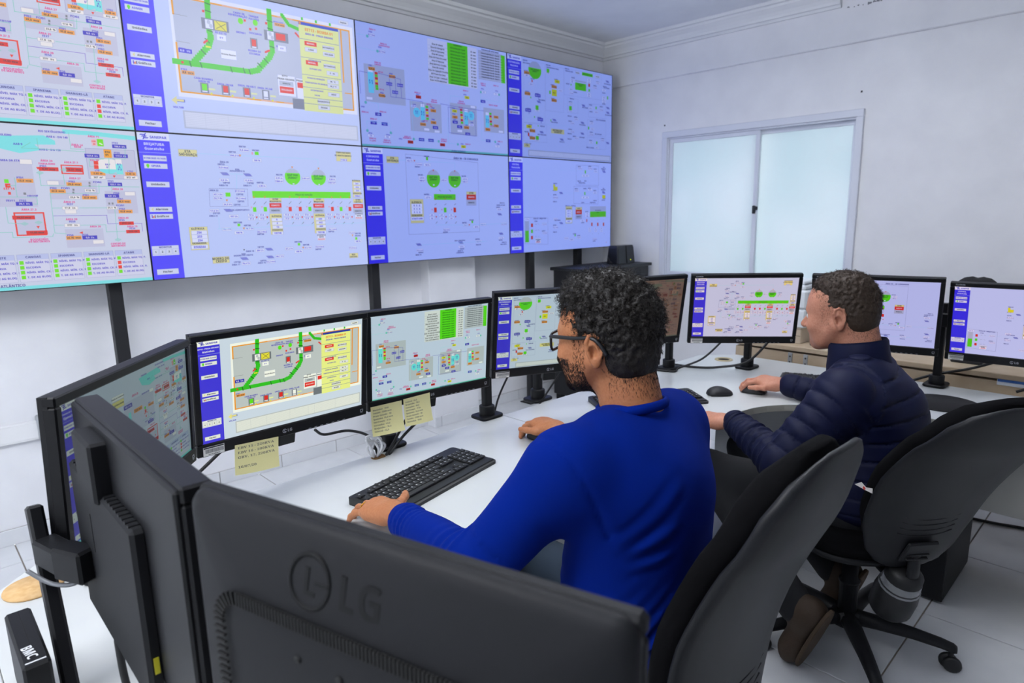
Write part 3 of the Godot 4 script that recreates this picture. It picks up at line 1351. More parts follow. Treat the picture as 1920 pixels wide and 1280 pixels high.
	bx(576,569,48,20,"O","15,8","k",13)
	bx(767,515,48,20,"O","14,1","k",13)
	bx(872,580,48,20,"O","2,6 m","k",13)
	bx(1164,481,48,20,"O","13,2","k",13)
	bx(1165,545,48,20,"O","12,6","k",13)
	bx(1078,578,48,20,"O","1,9 m","k",13)
	bx(229,352,46,20,"B","31,3 l/s","w",13)
	bx(313,351,46,20,"B","28,6 l/s","w",13)
	bx(272,400,46,20,"B","19,1 l/s","w",13)
	bx(134,553,46,20,"B","12,4","w",13)
	bx(96,610,46,20,"B","7,1","w",13)
	bx(178,611,46,20,"B","9,2","w",13)
	bx(591,602,46,20,"B","21,4","w",13)
	bx(468,692,46,20,"B","11,0","w",13)
	bx(548,692,46,20,"B","13,4","w",13)
	bx(768,550,46,20,"B","14,4","w",13)
	bx(808,580,46,20,"B","10,2","w",13)
	bx(882,625,46,20,"B","22,2","w",13)
	bx(1037,379,46,20,"B","16,2","w",13)
	bx(1079,661,46,20,"B","9,7","w",13)
	bx(457,410,44,20,"R","9,21","k",13)
	bx(376,714,44,20,"R","8,02","k",13)
	bx(648,716,44,20,"R","8,55","k",13)
	bx(766,473,44,20,"y","12,9","k",13)
	bx(884,368,44,20,"y","9,9","k",13)
	bx(838,718,44,20,"y","10,7","k",13)
	bx(116,67,46,18,"w","8,1 mca","b",12)
	bx(188,158,46,18,"w","6,2 mca","b",12)
	bx(76,459,46,18,"w","","b",12)
	bx(413,475,46,18,"w","3,28 m","b",12)
	bx(604,628,46,18,"w","","b",12)
	bx(918,558,46,18,"w","3,9 m","b",12)
	bx(938,429,46,18,"w","","b",12)
	bx(1210,585,46,18,"w","","b",12)
	bx(1046,313,46,18,"w","5,8","b",12)
	bx(1167,313,46,18,"w","7,1","b",12)
	bx(1172,696,46,18,"w","7,7","b",12)
	bx(70,693,46,18,"w","7,9","b",12)
	bx(195,692,46,18,"w","6,4","b",12)
	bx(515,620,46,18,"w","","b",12)
	bx(809,609,46,18,"w","","b",12)
	tx("ÁREA 17",122,34,12,"m")
	tx("ÁREA 9.2",201,109,12,"m")
	tx("GUARAGUAÇU",206,121,12,"m")
	tx("ÁREA 04",149,231,12,"m")
	tx("CANOAS",149,243,12,"m")
	tx("EET 03",167,287,12,"m")
	tx("EET 02",169,395,12,"m")
	tx("ÁREA 3.2",450,383,12,"m")
	tx("ÁREA 03",587,418,12,"m")
	tx("IPANEMA",587,431,12,"m")
	tx("EET 05",540,451,12,"m")
	tx("ÁREA 2.1",874,323,12,"m")
	tx("ÁREA 02",829,401,12,"m")
	tx("SHANGRILÁ",830,414,12,"m")
	tx("EET 10",822,444,12,"m")
	tx("ÁREA 1.1",1043,252,12,"m")
	tx("PONTAL",1044,265,12,"m")
	tx("ÁREA 1.2",1169,253,12,"m")
	tx("ÁREA 01 ATAMI",1137,398,12,"m")
	tx("ÁREA 4.5",170,535,12,"m")
	tx("ÁREA 4.6",37,548,12,"m")
	tx("ÁREA 4.7",97,586,12,"m")
	tx("ÁREA 4.8",82,710,12,"m")
	tx("P. LESTE",82,724,12,"m")
	tx("ÁREA 4.9",189,715,12,"m")
	tx("CANOAS II",189,728,12,"m")
	tx("ÁREA 3.4",352,680,12,"m")
	tx("IPANEMA II",350,690,12,"m")
	tx("ÁREA 3.5",660,679,12,"m")
	tx("BETARAS",660,692,12,"m")
	tx("ÁREA 2.2",880,699,12,"m")
	tx("ÁREA 1.4",1199,660,12,"m")
	tx("EET 04",508,563,12,"m")
	tx("EET",561,463,12,"m")
	tx("EET 09",1126,550,12,"m")
	tx("PT02",108,50,12,"b")
	tx("PT07",173,134,12,"b")
	tx("LT01",94,255,12,"b")
	tx("PT03",246,287,12,"b")
	tx("PT04",169,416,12,"b")
	tx("LT02",420,464,12,"b")
	tx("PT05",575,472,12,"b")
	tx("PT06",573,549,12,"b")
	tx("PT12",452,395,12,"b")
	tx("LT03",486,569,12,"b")
	tx("PT08",757,456,12,"b")
	tx("PT09",758,496,12,"b")
	tx("FT01",765,533,12,"b")
	tx("LT04",923,541,12,"b")
	tx("LT05",871,564,12,"b")
	tx("PT10",865,351,12,"b")
	tx("PT14",1034,291,12,"b")
	tx("PT15",1175,291,12,"b")
	tx("FT07",23,517,12,"b")
	tx("PT18",199,680,12,"b")
	tx("PT19",67,678,12,"b")
	tx("PT22",296,699,12,"b")
	tx("PT23",825,701,12,"b")
	tx("PT24",1177,680,12,"b")
	pl([14, 435, 11, 300, 70, 303],"b",2)
	pl([145, 296, 186, 298, 319, 313, 321, 433, 237, 432, 231, 320],"b",2)
	pl([277, 315, 279, 434],"b",2)
	pl([321, 433, 490, 439, 491, 469],"b",2)
	pl([641, 436, 831, 444, 1042, 448],"b",2)
	pl([710, 628, 709, 451, 953, 466, 961, 636, 710, 628],"b",2)
	pl([5, 77, 77, 78],"cy",2)
	pl([5, 158, 148, 161],"cy",2)
	pl([85, 483, 138, 485, 137, 607, 46, 602, 46, 663],"cy",2)
	pl([137, 607, 222, 611, 219, 661],"cy",2)
	pl([397, 420, 403, 692, 598, 695],"cy",2)
	pl([729, 419, 732, 372, 871, 370],"cy",2)
	pl([702, 702, 701, 529, 717, 532],"cy",2)
	pl([702, 702, 788, 704],"cy",2)
	pl([1019, 664, 1012, 308],"cy",2)
	pl([1015, 363, 1200, 370, 1200, 315],"cy",2)
	pl([1018, 660, 1146, 663],"cy",2)
	el(84,79,9,9,"cg")
	el(153,159,9,9,"cg")
	el(45,487,9,9,"cg")
	el(403,692,9,9,"cg")
	el(614,694,9,9,"cg")
	el(46,662,9,9,"cg")
	el(222,664,9,9,"cg")
	el(786,704,9,9,"cg")
	el(1018,314,9,9,"cg")
	el(1200,313,9,9,"cg")
	el(1150,664,9,9,"cg")
	el(438,513,30,32,"C")
	tx("R A",438,506,14,"b")
	tx("P 2",438,519,14,"b")
	el(918,493,30,32,"C")
	tx("R A",918,485,14,"b")
	tx("P 2",919,500,14,"b")
	rc(0,748,1280,12,"cg")
	tx("OCEANO ATLÂNTICO",790,752,13,"n")
	return cv

func screen_bomba() -> Image:
	canvas("bg")
	sidebar("EET13 - PRAIA GRANDE", "Matinhos", "ADMIN")
	rc(220,49,1048,522,"w")
	rc(235,71,1010,475,"G")
	rc(232,68,1016,8,"or")
	rc(232,541,1016,8,"or")
	rc(232,68,9,96,"or")
	rc(232,298,9,250,"or")
	rc(1239,68,9,481,"or")
	rc(1182,68,9,317,"or")
	rc(1188,443,60,6,"or")
	rc(486,70,90,4,"pk")
	rc(486,543,90,4,"pk")
	rc(656,70,90,4,"pk")
	rc(656,543,90,4,"pk")
	rc(790,70,90,4,"pk")
	rc(790,543,90,4,"pk")
	pl([412, 56, 407, 214, 414, 245, 397, 293, 308, 396],"G2",28)
	pl([221, 395, 317, 396, 609, 396, 652, 383, 727, 302, 746, 263, 744, 53],"G2",28)
	pl([819, 58, 858, 106, 913, 119],"G2",18)
	pl([398, 75, 425, 80],"dk",5)
	pl([397, 113, 424, 117],"dk",5)
	pl([400, 213, 423, 217],"dk",5)
	pl([382, 257, 402, 276],"dk",5)
	pl([357, 317, 376, 337],"dk",5)
	pl([292, 385, 297, 411],"dk",5)
	pl([346, 384, 351, 409],"dk",5)
	pl([502, 385, 508, 411],"dk",5)
	pl([571, 381, 578, 407],"dk",5)
	pl([602, 383, 608, 409],"dk",5)
	pl([654, 343, 675, 364],"dk",5)
	pl([692, 313, 714, 334],"dk",5)
	pl([727, 102, 758, 107],"dk",5)
	pl([728, 144, 758, 149],"dk",5)
	pl([732, 241, 758, 246],"dk",5)
	bx(940,56,12,16,"G2","","k",12)
	bx(1027,57,12,16,"G2","","k",12)
	bx(1117,57,12,16,"G2","","k",12)
	bx(442,180,140,56,"dgr","","k",44)
	bx(410,180,40,46,"w","","k",36)
	bx(469,180,62,46,"ye","","k",36)
	pl([447, 159, 495, 204],"k",2)
	pl([447, 196, 495, 167],"k",2)
	bx(776,183,140,54,"dgr","","k",43)
	bx(743,183,40,46,"w","","k",36)
	bx(801,181,56,36,"r","","k",28)
	el(408,170,9,11,"s")
	el(418,188,9,11,"s")
	el(740,173,9,11,"s")
	el(751,192,9,11,"s")
	tx("CAIXA DE",574,95,14,"b")
	tx("REFRIGERAÇÃO",567,109,14,"b")
	tx("TANQUE",654,97,14,"b")
	tx("PULMÃO",654,112,14,"b")
	tx("B1-EET13",467,216,14,"b")
	tx("B2-EET13",801,235,14,"b")
	tx("DREN01",575,195,14,"b")
	tx("DESCARGA",657,187,14,"b")
	tx("BOMBA DE",643,281,14,"b")
	tx("ESCORVA",643,297,14,"b")
	tx("CASA BOMBAS",353,466,14,"b")
	tx("DREN 1B",355,480,14,"b")
	tx("DREN. FB/AB",464,483,14,"b")
	tx("DREN. FB/AB/2",582,477,14,"b")
	tx("DREN. PC/AB",684,478,14,"b")
	tx("FT01",262,327,14,"b")
	tx("PT01",260,431,14,"b")
	tx("VOLTAR",213,627,14,"b")
	tx("PT02 EET",794,104,14,"b")
	bx(276,336,66,22,"B","0,0   l/s","w",15)
	bx(278,445,64,20,"O","8,8  mca","k",14)
	bx(801,115,60,18,"O","13,9 mca","k",13)
	bx(468,240,50,32,"w","0 V","b",12)
	bx(804,243,50,32,"w","0 V","b",12)
	bx(498,322,84,50,"w","Sistema Booster","k",10)
	el(579,134,14,16,"g")
	el(660,128,14,16,"g")
	bx(387,119,12,12,"r","","k",9)
	bx(603,127,12,12,"r","","k",9)
	bx(629,168,12,12,"r","","k",9)
	bx(662,160,12,12,"r","","k",9)
	bx(723,120,12,12,"r","","k",9)
	pl([375, 279, 391, 266],"r",9)
	pl([705, 277, 727, 265],"r",9)
	pl([893, 143, 914, 162],"r",9)
	el(256,395,7,7,"r")
	bx(394,297,26,9,"y","","k",7)
	bx(643,240,40,54,"dgr","","k",43)
	bx(643,238,24,36,"r","","k",28)
	bx(643,261,26,8,"w","","k",6)
	bx(354,513,42,52,"dgr","","k",41)
	bx(354,509,26,34,"g","","k",27)
	bx(354,531,28,8,"w","","k",6)
	bx(391,516,34,10,"yl","","k",8)
	bx(387,539,10,10,"y","","k",8)
	bx(464,512,42,52,"dgr","","k",41)
	bx(464,507,26,34,"r","","k",27)
	bx(463,530,28,8,"w","","k",6)
	bx(502,515,34,10,"yl","","k",8)
	bx(498,538,10,10,"y","","k",8)
	bx(579,511,42,52,"dgr","","k",41)
	bx(579,507,26,34,"r","","k",27)
	bx(579,530,28,8,"w","","k",6)
	bx(619,514,34,10,"yl","","k",8)
	bx(615,538,10,10,"y","","k",8)
	bx(686,513,42,52,"dgr","","k",41)
	bx(686,508,26,34,"w","","k",27)
	bx(686,532,28,8,"w","","k",6)
	bx(728,516,34,10,"yl","","k",8)
	bx(723,540,10,10,"y","","k",8)
	bx(816,448,106,116,"w","","k",92)
	tx("EET13",807,394,12,"k")
	tx("PRAIA GRANDE",814,411,14,"k")
	bx(814,436,84,26,"s","REMOTO","k",11)
	bx(814,472,84,36,"r","DESLIGADO","w",12)
	bx(900,454,50,116,"w","","k",92)
	bx(899,435,36,30,"r","","k",24)
	tx("PRAIA",896,409,14,"k")
	rc(844,514,194,58,"dgr")
	rc(915,74,255,503,"ye2")
	rc(915,74,254,16,"db")
	rc(918,76,12,12,"o")
	tx("EET13 - BOMBA 01",1042,112,21,"or2")
	tx("ÁREA 08 - PRAIA GRANDE",1042,136,15,"b")
	rc(915,167,254,2,"db")
	rc(915,270,254,2,"db")
	rc(915,368,254,2,"db")
	rc(915,439,254,2,"db")
	rc(915,498,254,2,"db")
	rc(915,533,254,2,"db")
	bx(983,189,76,24,"r","MANUAL","w",12)
	bx(1097,196,76,24,"lt","AUTOMÁTICO","k",12)
	bx(983,223,76,24,"lt","LIGAR","k",12)
	bx(1097,233,76,24,"lt","DESLIGAR","k",12)
	bx(983,297,76,24,"r","MANUAL","w",12)
	bx(1097,302,76,24,"lt","AUTOMÁTICO","k",12)
	bx(1113,341,76,24,"lt","0    Hz","k",12)
	bx(1113,390,76,24,"lt","98   °C","k",12)
	bx(1113,417,76,24,"lt","34,2  °C","k",12)
	bx(1113,466,76,24,"lt","RESET","k",12)
	bx(1042,515,76,24,"lt","DIAGNÓSTICO","k",12)
	bx(1042,550,76,24,"lt","FECHAR","k",12)
	tx("OPERAÇÃO PID",1003,282,11,"b")
	tx("SETPOINT (HZ)",1003,331,11,"b")
	tx("HORAS DE OPERAÇÃO",1003,385,11,"b")
	tx("TEMPERATURA DO MANCAL",1003,412,11,"b")
	tx("INTERTRAVADO",1003,454,11,"b")
	tx("FALHA",1003,481,11,"b")
	bx(1209,30,66,24,"lt","Imprimir","k",10)
	arrow(214,591)
	logpanel(232, 640, 1032, 92)
	pl([233, 160, 303, 162],"k",1)
	pl([235, 292, 302, 295],"k",1)
	return cv

func screen_matinhos() -> Image:
	canvas("bg")
	sidebar("Centro de Controle", "Operacional", "ADMIN")
	pg([690, 60, 900, 44, 940, 66, 940, 84, 860, 88, 880, 112, 800, 130, 720, 110],"C")
	pl([985, 21, 1097, 23, 1273, 33],"C",20)
	tx("TABULEIRO",748,52,12,"b")
	tx("RIO SERTÃOZINHO",933,26,12,"b")
	tx("AAB 9",798,90,12,"b")
	tx("AAB 4 - DN 140",951,49,12,"b")
	tx("AAB 6 - DN 150",916,110,12,"b")
	pl([808, 107, 872, 107, 1054, 112],"cg",2)
	pl([872, 107, 873, 59],"cg",2)
	pl([1000, 26, 999, 101, 1050, 100],"cg",2)
	pl([808, 107, 845, 81],"cg",2)
	pl([1048, 112, 1131, 114],"cg",2)
	rc(1056,93,212,146,"L")
	fr(1056,93,212,146,"sl",2)
	tx("ÁREA 11",1098,37,12,"m")
	tx("ÁREA 14",1026,81,12,"m")
	tx("REDE",1028,90,12,"m")
	bx(1112,65,51,35,"L","","k",28)
	bx(1098,64,22,32,"pk2","","k",25)
	tx("EEB",1097,59,10,"r")
	tx("02",1098,72,10,"r")
	bx(1124,64,26,34,"g","","k",27)
	pl([1121, 67, 1130, 72],"w",5)
	bx(1149,115,33,40,"or","","k",32)
	tx("ETA",1149,107,13,"k")
	tx("01",1146,121,13,"k")
	bx(1204,78,62,18,"B","108,9  l/s","w",11)
	bx(1082,129,62,18,"B","127,4  l/s","w",11)
	bx(1205,124,62,18,"B","117,3  l/s","w",11)
	bx(1164,265,62,18,"B","103,1  l/s","w",11)
	bx(1144,322,62,18,"B","0,0  l/s","w",11)
	bx(787,361,62,18,"B","29,1  l/s","w",11)
	bx(1026,526,62,18,"B","0,0  l/s","w",11)
	bx(1097,213,62,18,"O","2,03  m","k",11)
	bx(1239,211,48,18,"O","3,28  m","k",11)
	bx(992,268,62,18,"O","29,8  mca","k",11)
	bx(923,301,62,18,"O","22,5  mca","k",11)
	bx(1048,331,62,18,"O","33,8  mca","k",11)
	bx(1194,350,62,18,"O","28,5  mca","k",11)
	bx(1195,400,62,18,"O","15,8  mca","k",11)
	bx(803,255,62,18,"O","13,5  mca","k",11)
	bx(729,214,62,18,"O","12,9  m","k",11)
	bx(960,525,62,18,"O","22,70  mca","k",11)
	bx(1096,232,64,17,"w","507  m³","k",11)
	bx(1238,229,64,17,"w","812  m³","k",11)
	bx(1054,296,47,17,"w","17,6  %","k",11)
	bx(986,330,47,17,"w","23,6  %","k",11)
	bx(1137,381,47,17,"w","31,1  %","k",11)
	bx(962,381,64,17,"w","17,9   l/s","k",11)
	bx(961,464,64,17,"w","????   l/s","k",11)
	bx(962,399,47,20,"w","","k",11)
	bx(908,263,47,20,"w","","k",11)
	bx(1224,311,47,20,"w","","k",11)
	bx(1059,549,47,20,"w","","k",11)
	bx(817,168,47,20,"w","","k",11)
	tx("FT02",1186,62,12,"b")
	tx("FT05",1189,110,12,"b")
	tx("LT01",1098,199,12,"b")
	tx("LT02",1238,199,12,"b")
	tx("PT03",983,256,12,"b")
	tx("PCV02",1089,256,12,"b")
	tx("PT02",906,288,12,"b")
	tx("PCV01",955,287,12,"b")
	tx("PT01",1033,320,12,"b")
	tx("FT01",1146,250,12,"b")
	tx("FT04",1164,309,12,"b")
	tx("PT01",1178,338,12,"b")
	tx("PCV01",1175,370,12,"b")
	tx("PT02",1180,388,12,"b")
	tx("FE37",963,364,12,"b")
	tx("FE50",962,447,12,"b")
	tx("PT50",946,513,12,"b")
	tx("FE36",1007,513,12,"b")
	tx("FE55",1172,444,12,"b")
	tx("FE34",1215,487,12,"b")
	tx("PT03",879,187,12,"b")
	tx("PT01",978,181,12,"b")
	tx("PT01",786,242,12,"b")
	tx("FE01/VF",822,324,12,"b")
	tx("FRV11",738,347,12,"b")
	tx("FT02",783,347,12,"b")
	tx("PT30",756,412,12,"b")
	tx("PT40",823,480,12,"b")
	tx("BOMBA DA ETA",752,165,12,"b")
	tx("ÁREA 24",896,161,12,"m")
	tx("TABULEIRO",896,175,12,"m")
	tx("ÁREA 27.1",992,165,12,"m")
	tx("ÁREA 27",998,240,12,"m")
	tx("ÁREA 28",1172,289,12,"m")
	tx("ÁREA 25",962,353,12,"m")
	tx("ÁREA 39",961,436,12,"m")
	tx("ÁREA 26",1055,473,12,"m")
	tx("ÁREA 40",1181,433,12,"m")
	tx("ÁREA 19",1216,477,12,"m")
	tx("ÁREA 27.2",801,388,12,"m")
	tx("BOQUEIRÃO",823,528,12,"m")
	tx("DE MATINHOS",821,538,12,"m")
	tx("CENTRO DE",1144,562,12,"m")
	tx("MATINHOS",1144,573,12,"m")
	tx("EET 18",1089,149,12,"m")
	tx("EET 15",740,292,12,"m")
	el(1144,175,48,38,"w")
	elf(1144,175,48,38,"C",0.3)
	tx("RAP",1143,169,12,"b")
	tx("01",1143,182,12,"b")
	bx(1192,178,30,79,"w","","k",63)
	bx(1192,189,30,51,"C","","k",40)
	tx("R S",1192,166,12,"b")
	tx("A",1193,179,12,"b")
	tx("P 3",1193,191,12,"b")
	bx(1094,162,19,18,"r","","k",14)
	bx(1093,182,19,18,"r","","k",14)
	pl([1069, 143, 1067, 181, 1084, 182],"cg",2)
	pl([1152, 136, 1145, 213, 1205, 215],"cg",2)
	pl([1069, 146, 1128, 143],"cg",2)
	pl([1229, 83, 1223, 139, 1117, 141],"cg",2)
	dn(1165,226,"r")
	dn(1144,337,"r")
	rc(892,248,193,92,"L")
	rc(1115,298,137,112,"L")
	rc(928,483,158,90,"L")
	bx(992,268,62,18,"O","29,8  mca","k",11)
	bx(923,301,62,18,"O","22,5  mca","k",11)
	bx(1048,331,62,18,"O","33,8  mca","k",11)
	bx(1194,350,62,18,"O","28,5  mca","k",11)
	bx(1195,400,62,18,"O","15,8  mca","k",11)
	bx(960,525,62,18,"O","22,70  mca","k",11)
	bx(1144,322,62,18,"B","0,0  l/s","w",11)
	bx(1026,526,62,18,"B","0,0  l/s","w",11)
	bx(1054,296,47,17,"w","17,6  %","k",11)
	bx(986,330,47,17,"w","23,6  %","k",11)
	bx(1137,381,47,17,"w","31,1  %","k",11)
	bx(908,263,47,20,"w","","k",11)
	bx(1224,311,47,20,"w","","k",11)
	bx(1059,549,47,20,"w","","k",11)
	tx("PT03",983,256,12,"b")
	tx("PCV02",1089,256,12,"b")
	tx("PT02",906,288,12,"b")
	tx("PCV01",955,287,12,"b")
	tx("PT01",1033,320,12,"b")
	tx("FT04",1164,309,12,"b")
	tx("PT01",1178,338,12,"b")
	tx("PCV01",1175,370,12,"b")
	tx("PT02",1180,388,12,"b")
	tx("PT50",946,513,12,"b")
	tx("FE36",1007,513,12,"b")
	bx(1056,260,8,10,"dgr","","k",8)
	bx(1055,274,8,10,"dgr","","k",8)
	bx(986,294,8,10,"dgr","","k",8)
	bx(984,308,8,10,"dgr","","k",8)
	bx(1128,360,8,10,"dgr","","k",8)
	bx(1142,360,8,10,"dgr","","k",8)
	rc(948,176,90,44,"L")
	fr(948,176,90,44,"r",5)
	bx(1000,198,67,21,"R","13,21  mca","k",11)
	bx(900,199,76,18,"R","8,07  mca","k",11)
	rc(741,400,116,109,"L")
	fr(741,400,116,109,"r",6)
	bx(777,424,84,18,"R","14,52 mca","k",11)
	bx(818,495,81,18,"R","11,93 mca","k",11)
	bx(1192,459,66,17,"R","????  l/s","k",11)
	bx(1217,502,62,17,"R","????  l/s","k",11)
	rc(764,450,2,6,"cg")
	rc(768,448,2,10,"cg")
	rc(772,446,2,14,"cg")
	rc(776,444,2,18,"cg")
	rc(780,446,2,14,"cg")
	rc(784,448,2,10,"cg")
	rc(788,450,2,6,"cg")
	rc(817,445,2,6,"cg")
	rc(821,443,2,10,"cg")
	rc(825,441,2,14,"cg")
	rc(829,439,2,18,"cg")
	rc(833,441,2,14,"cg")
	rc(837,443,2,10,"cg")
	rc(841,445,2,6,"cg")
	rc(1132,539,2,6,"cg")
	rc(1136,537,2,10,"cg")
	rc(1140,535,2,14,"cg")
	rc(1144,533,2,18,"cg")
	rc(1148,535,2,14,"cg")
	rc(1152,537,2,10,"cg")
	rc(1156,539,2,6,"cg")
	rc(946,197,2,6,"cg")
	rc(950,195,2,10,"cg")
	rc(954,193,2,14,"cg")
	rc(958,191,2,18,"cg")
	rc(962,193,2,14,"cg")
	rc(966,195,2,10,"cg")
	rc(970,197,2,6,"cg")
	rc(851,214,2,6,"cg")
	rc(855,212,2,10,"cg")
	rc(859,210,2,14,"cg")
	rc(863,208,2,18,"cg")
	rc(867,210,2,14,"cg")
	rc(871,212,2,10,"cg")
	rc(875,214,2,6,"cg")
	pl([717, 362, 718, 449, 763, 453],"cg",2)
	pl([892, 310, 887, 500, 931, 505],"cg",2)
	pl([681, 491, 727, 492, 726, 516, 877, 516, 881, 503],"cg",2)
	pl([891, 381, 930, 382],"cg",2)
	pl([1000, 382, 1117, 381],"cg",2)
	pl([889, 463, 925, 464],"cg",2)
	pl([995, 465, 1101, 466, 1100, 501, 1184, 502],"cg",2)
	pl([892, 418, 1111, 419, 1110, 461, 1157, 461],"pu",2)
	pl([1226, 461, 1262, 463, 1261, 502],"pu",2)
	pl([1149, 389, 1144, 536],"cg",2)
	pl([861, 277, 1270, 276],"cg",2)
	pl([862, 222, 861, 277],"cg",2)
	pl([955, 219, 954, 269],"cg",2)
	pl([1148, 273, 1146, 298],"cg",2)
	pl([894, 313, 1091, 310, 1095, 266],"cg",2)
	dn(826,470,"r")
	dn(859,196,"r")
	lf(992,501,"r")
	lf(751,362,"r")
	rc(520,165,318,210,"L")
	bx(803,255,62,18,"O","13,5  mca","k",11)
	bx(787,361,62,18,"B","29,1  l/s","w",11)
	bx(817,168,47,23,"w","","k",18)
	tx("BOMBA DA ETA",752,165,12,"b")
	tx("PT01",786,242,12,"b")
	tx("FRV11",738,347,12,"b")
	tx("FT02",783,347,12,"b")
	tx("FE01/VF",822,324,10,"b")
	bx(735,258,16,17,"g","","k",13)
	bx(737,278,19,18,"r","","k",14)
	tx("EET 15",740,292,13,"r")
	bx(739,313,10,12,"r","","k",9)
	bx(795,314,10,10,"dgr","","k",8)
	pl([702, 330, 839, 331, 837, 363, 822, 362],"cg",2)
	pl([737, 279, 766, 277, 765, 329],"cg",2)
	pl([766, 242, 766, 277],"cg",2)
	rc(560,235,26,190,"C")
	bx(560,193,84,24,"B","120,1  l/s","w",16)
	bx(660,243,90,24,"O","12,9  mca","k",16)
	bx(540,395,40,22,"y","","k",12)
	bx(620,449,60,22,"y","","k",12)
	bx(470,150,112,44,"Y","CONTROLE BEPM","k",13)
	bx(470,110,112,30,"w","Estação de Tratamento","k",11)
	tx("ÁREA 20",640,145,17,"m")
	rc(597,596,122,130,"lv")
	fr(597,596,122,130,"sl",1)
	rc(598,597,120,24,"hb")
	tx("P. LESTE",659,609,15,"n")
	rc(604,626,16,17,"g")
	txl("NÍVEL MÁX TQ. P.",626,635,13,"b")
	rc(604,649,16,17,"g")
	txl("ESCORVA",626,658,13,"b")
	rc(604,672,16,17,"g")
	txl("NÍVEL MÍN. CX. R.",626,681,13,"b")
	rc(604,695,16,17,"g")
	txl("T. DE AG BLOQ.",626,704,13,"b")
	rc(727,596,122,130,"lv")
	fr(727,596,122,130,"sl",1)
	rc(728,597,120,24,"hb")
	tx("CANOAS",789,609,15,"n")
	rc(734,626,16,17,"g")
	txl("NÍVEL MÁX TQ. P.",756,635,13,"b")
	rc(734,649,16,17,"g")
	txl("ESCORVA",756,658,13,"b")
	rc(734,672,16,17,"g")
	txl("NÍVEL MÍN. CX. R.",756,681,13,"b")
	rc(734,695,16,17,"g")
	txl("T. DE AG BLOQ.",756,704,13,"b")
	rc(857,596,125,130,"lv")
	fr(857,596,125,130,"sl",1)
	rc(858,597,123,24,"hb")
	tx("IPANEMA",920,609,15,"n")
	rc(864,626,16,17,"g")
	txl("NÍVEL MÁX TQ. P.",886,635,13,"b")
	rc(864,649,16,17,"g")
	txl("ESCORVA",886,658,13,"b")
	rc(864,672,16,17,"g")
	txl("NÍVEL MÍN. CX. R.",886,681,13,"b")
	rc(864,695,16,17,"g")
	txl("T. DE AG BLOQ.",886,704,13,"b")
	rc(990,596,126,130,"lv")
	fr(990,596,126,130,"sl",1)
	rc(991,597,124,24,"hb")
	tx("SHANGRI-LÁ",1054,609,15,"n")
	rc(997,626,16,17,"g")
	txl("NÍVEL MÁX TQ. P.",1019,635,13,"b")
	rc(997,649,16,17,"g")
	txl("ESCORVA",1019,658,13,"b")
	rc(997,672,16,17,"g")
	txl("NÍVEL MÍN. CX. R.",1019,681,13,"b")
	rc(997,695,16,17,"g")
	txl("T. DE AG BLOQ.",1019,704,13,"b")
	rc(1124,596,122,130,"lv")
	fr(1124,596,122,130,"sl",1)
	rc(1125,597,120,24,"hb")
	tx("ATAMI",1186,609,15,"n")
	rc(1131,626,16,17,"g")
	txl("NÍVEL MÁX TQ. P.",1153,635,13,"b")
	rc(1131,649,16,17,"r")
	txl("ESCORVA",1153,658,13,"b")
	rc(1131,672,16,17,"r")
	txl("NÍVEL MÍN. CX. R.",1153,681,13,"b")
	rc(1131,695,16,17,"g")
	txl("T. DE AG BLOQ.",1153,704,13,"b")
	rc(0,744,1280,16,"C")
	tx("OCEANO ATLÂNTICO",660,740,17,"n")
	return cv
# ---------------------------------------------------------------- smooth bodies: joined capsules and ellipsoids meshed as surface nets
class Field:
	var kind := PackedInt32Array()
	var a := PackedVector3Array()
	var b := PackedVector3Array()
	var ra := PackedFloat32Array()
	var rb := PackedFloat32Array()
	var k := PackedFloat32Array()
	var turn: Array[Basis] = []
	var relief: Callable

	func cap(p: Vector3, q: Vector3, r0: float, r1: float, blend := 0.02, cut := false) -> void:
		kind.append(2 if cut else 0)
		a.append(p)
		b.append(q)
		ra.append(r0)
		rb.append(r1)
		k.append(blend)
		turn.append(Basis.IDENTITY)

	func ell(c: Vector3, r: Vector3, blend := 0.02, basis := Basis.IDENTITY, cut := false) -> void:
		kind.append(3 if cut else 1)
		a.append(c)
		b.append(r)
		ra.append(0.0)
		rb.append(0.0)
		k.append(blend)
		turn.append(basis.transposed())

	func one(i: int, p: Vector3) -> float:
		if kind[i] & 1 == 0:
			var pa := p - a[i]
			var ba := b[i] - a[i]
			var h := clampf(pa.dot(ba) / maxf(ba.length_squared(), 1e-9), 0.0, 1.0)
			return (pa - ba * h).length() - lerpf(ra[i], rb[i], h)
		var l: Vector3 = turn[i] * (p - a[i])
		var q := l / b[i]
		var k0 := q.length()
		if k0 < 1e-5:
			return -minf(b[i].x, minf(b[i].y, b[i].z))
		return k0 * (k0 - 1.0) / (q / b[i]).length()

	func at(p: Vector3, idx: PackedInt32Array) -> float:
		var d := 1000.0
		for i in idx:
			var e := one(i, p)
			var kk := k[i]
			if kind[i] >= 2:
				var h := maxf(kk - absf(d + e), 0.0) / kk
				d = maxf(d, -e) + h * h * kk * 0.25
			else:
				var h := maxf(kk - absf(d - e), 0.0) / kk
				d = minf(d, e) - h * h * kk * 0.25
		if relief.is_valid():
			d += relief.call(p)
		return d

func new_skin() -> Dictionary:
	return {"v": PackedVector3Array(), "n": PackedVector3Array(), "i": PackedInt32Array()}

func skin_mesh(s: Dictionary) -> ArrayMesh:
	var arr := []
	arr.resize(Mesh.ARRAY_MAX)
	arr[Mesh.ARRAY_VERTEX] = s.v
	arr[Mesh.ARRAY_NORMAL] = s.n
	arr[Mesh.ARRAY_INDEX] = s.i
	var m := ArrayMesh.new()
	m.add_surface_from_arrays(Mesh.PRIMITIVE_TRIANGLES, arr)
	return m

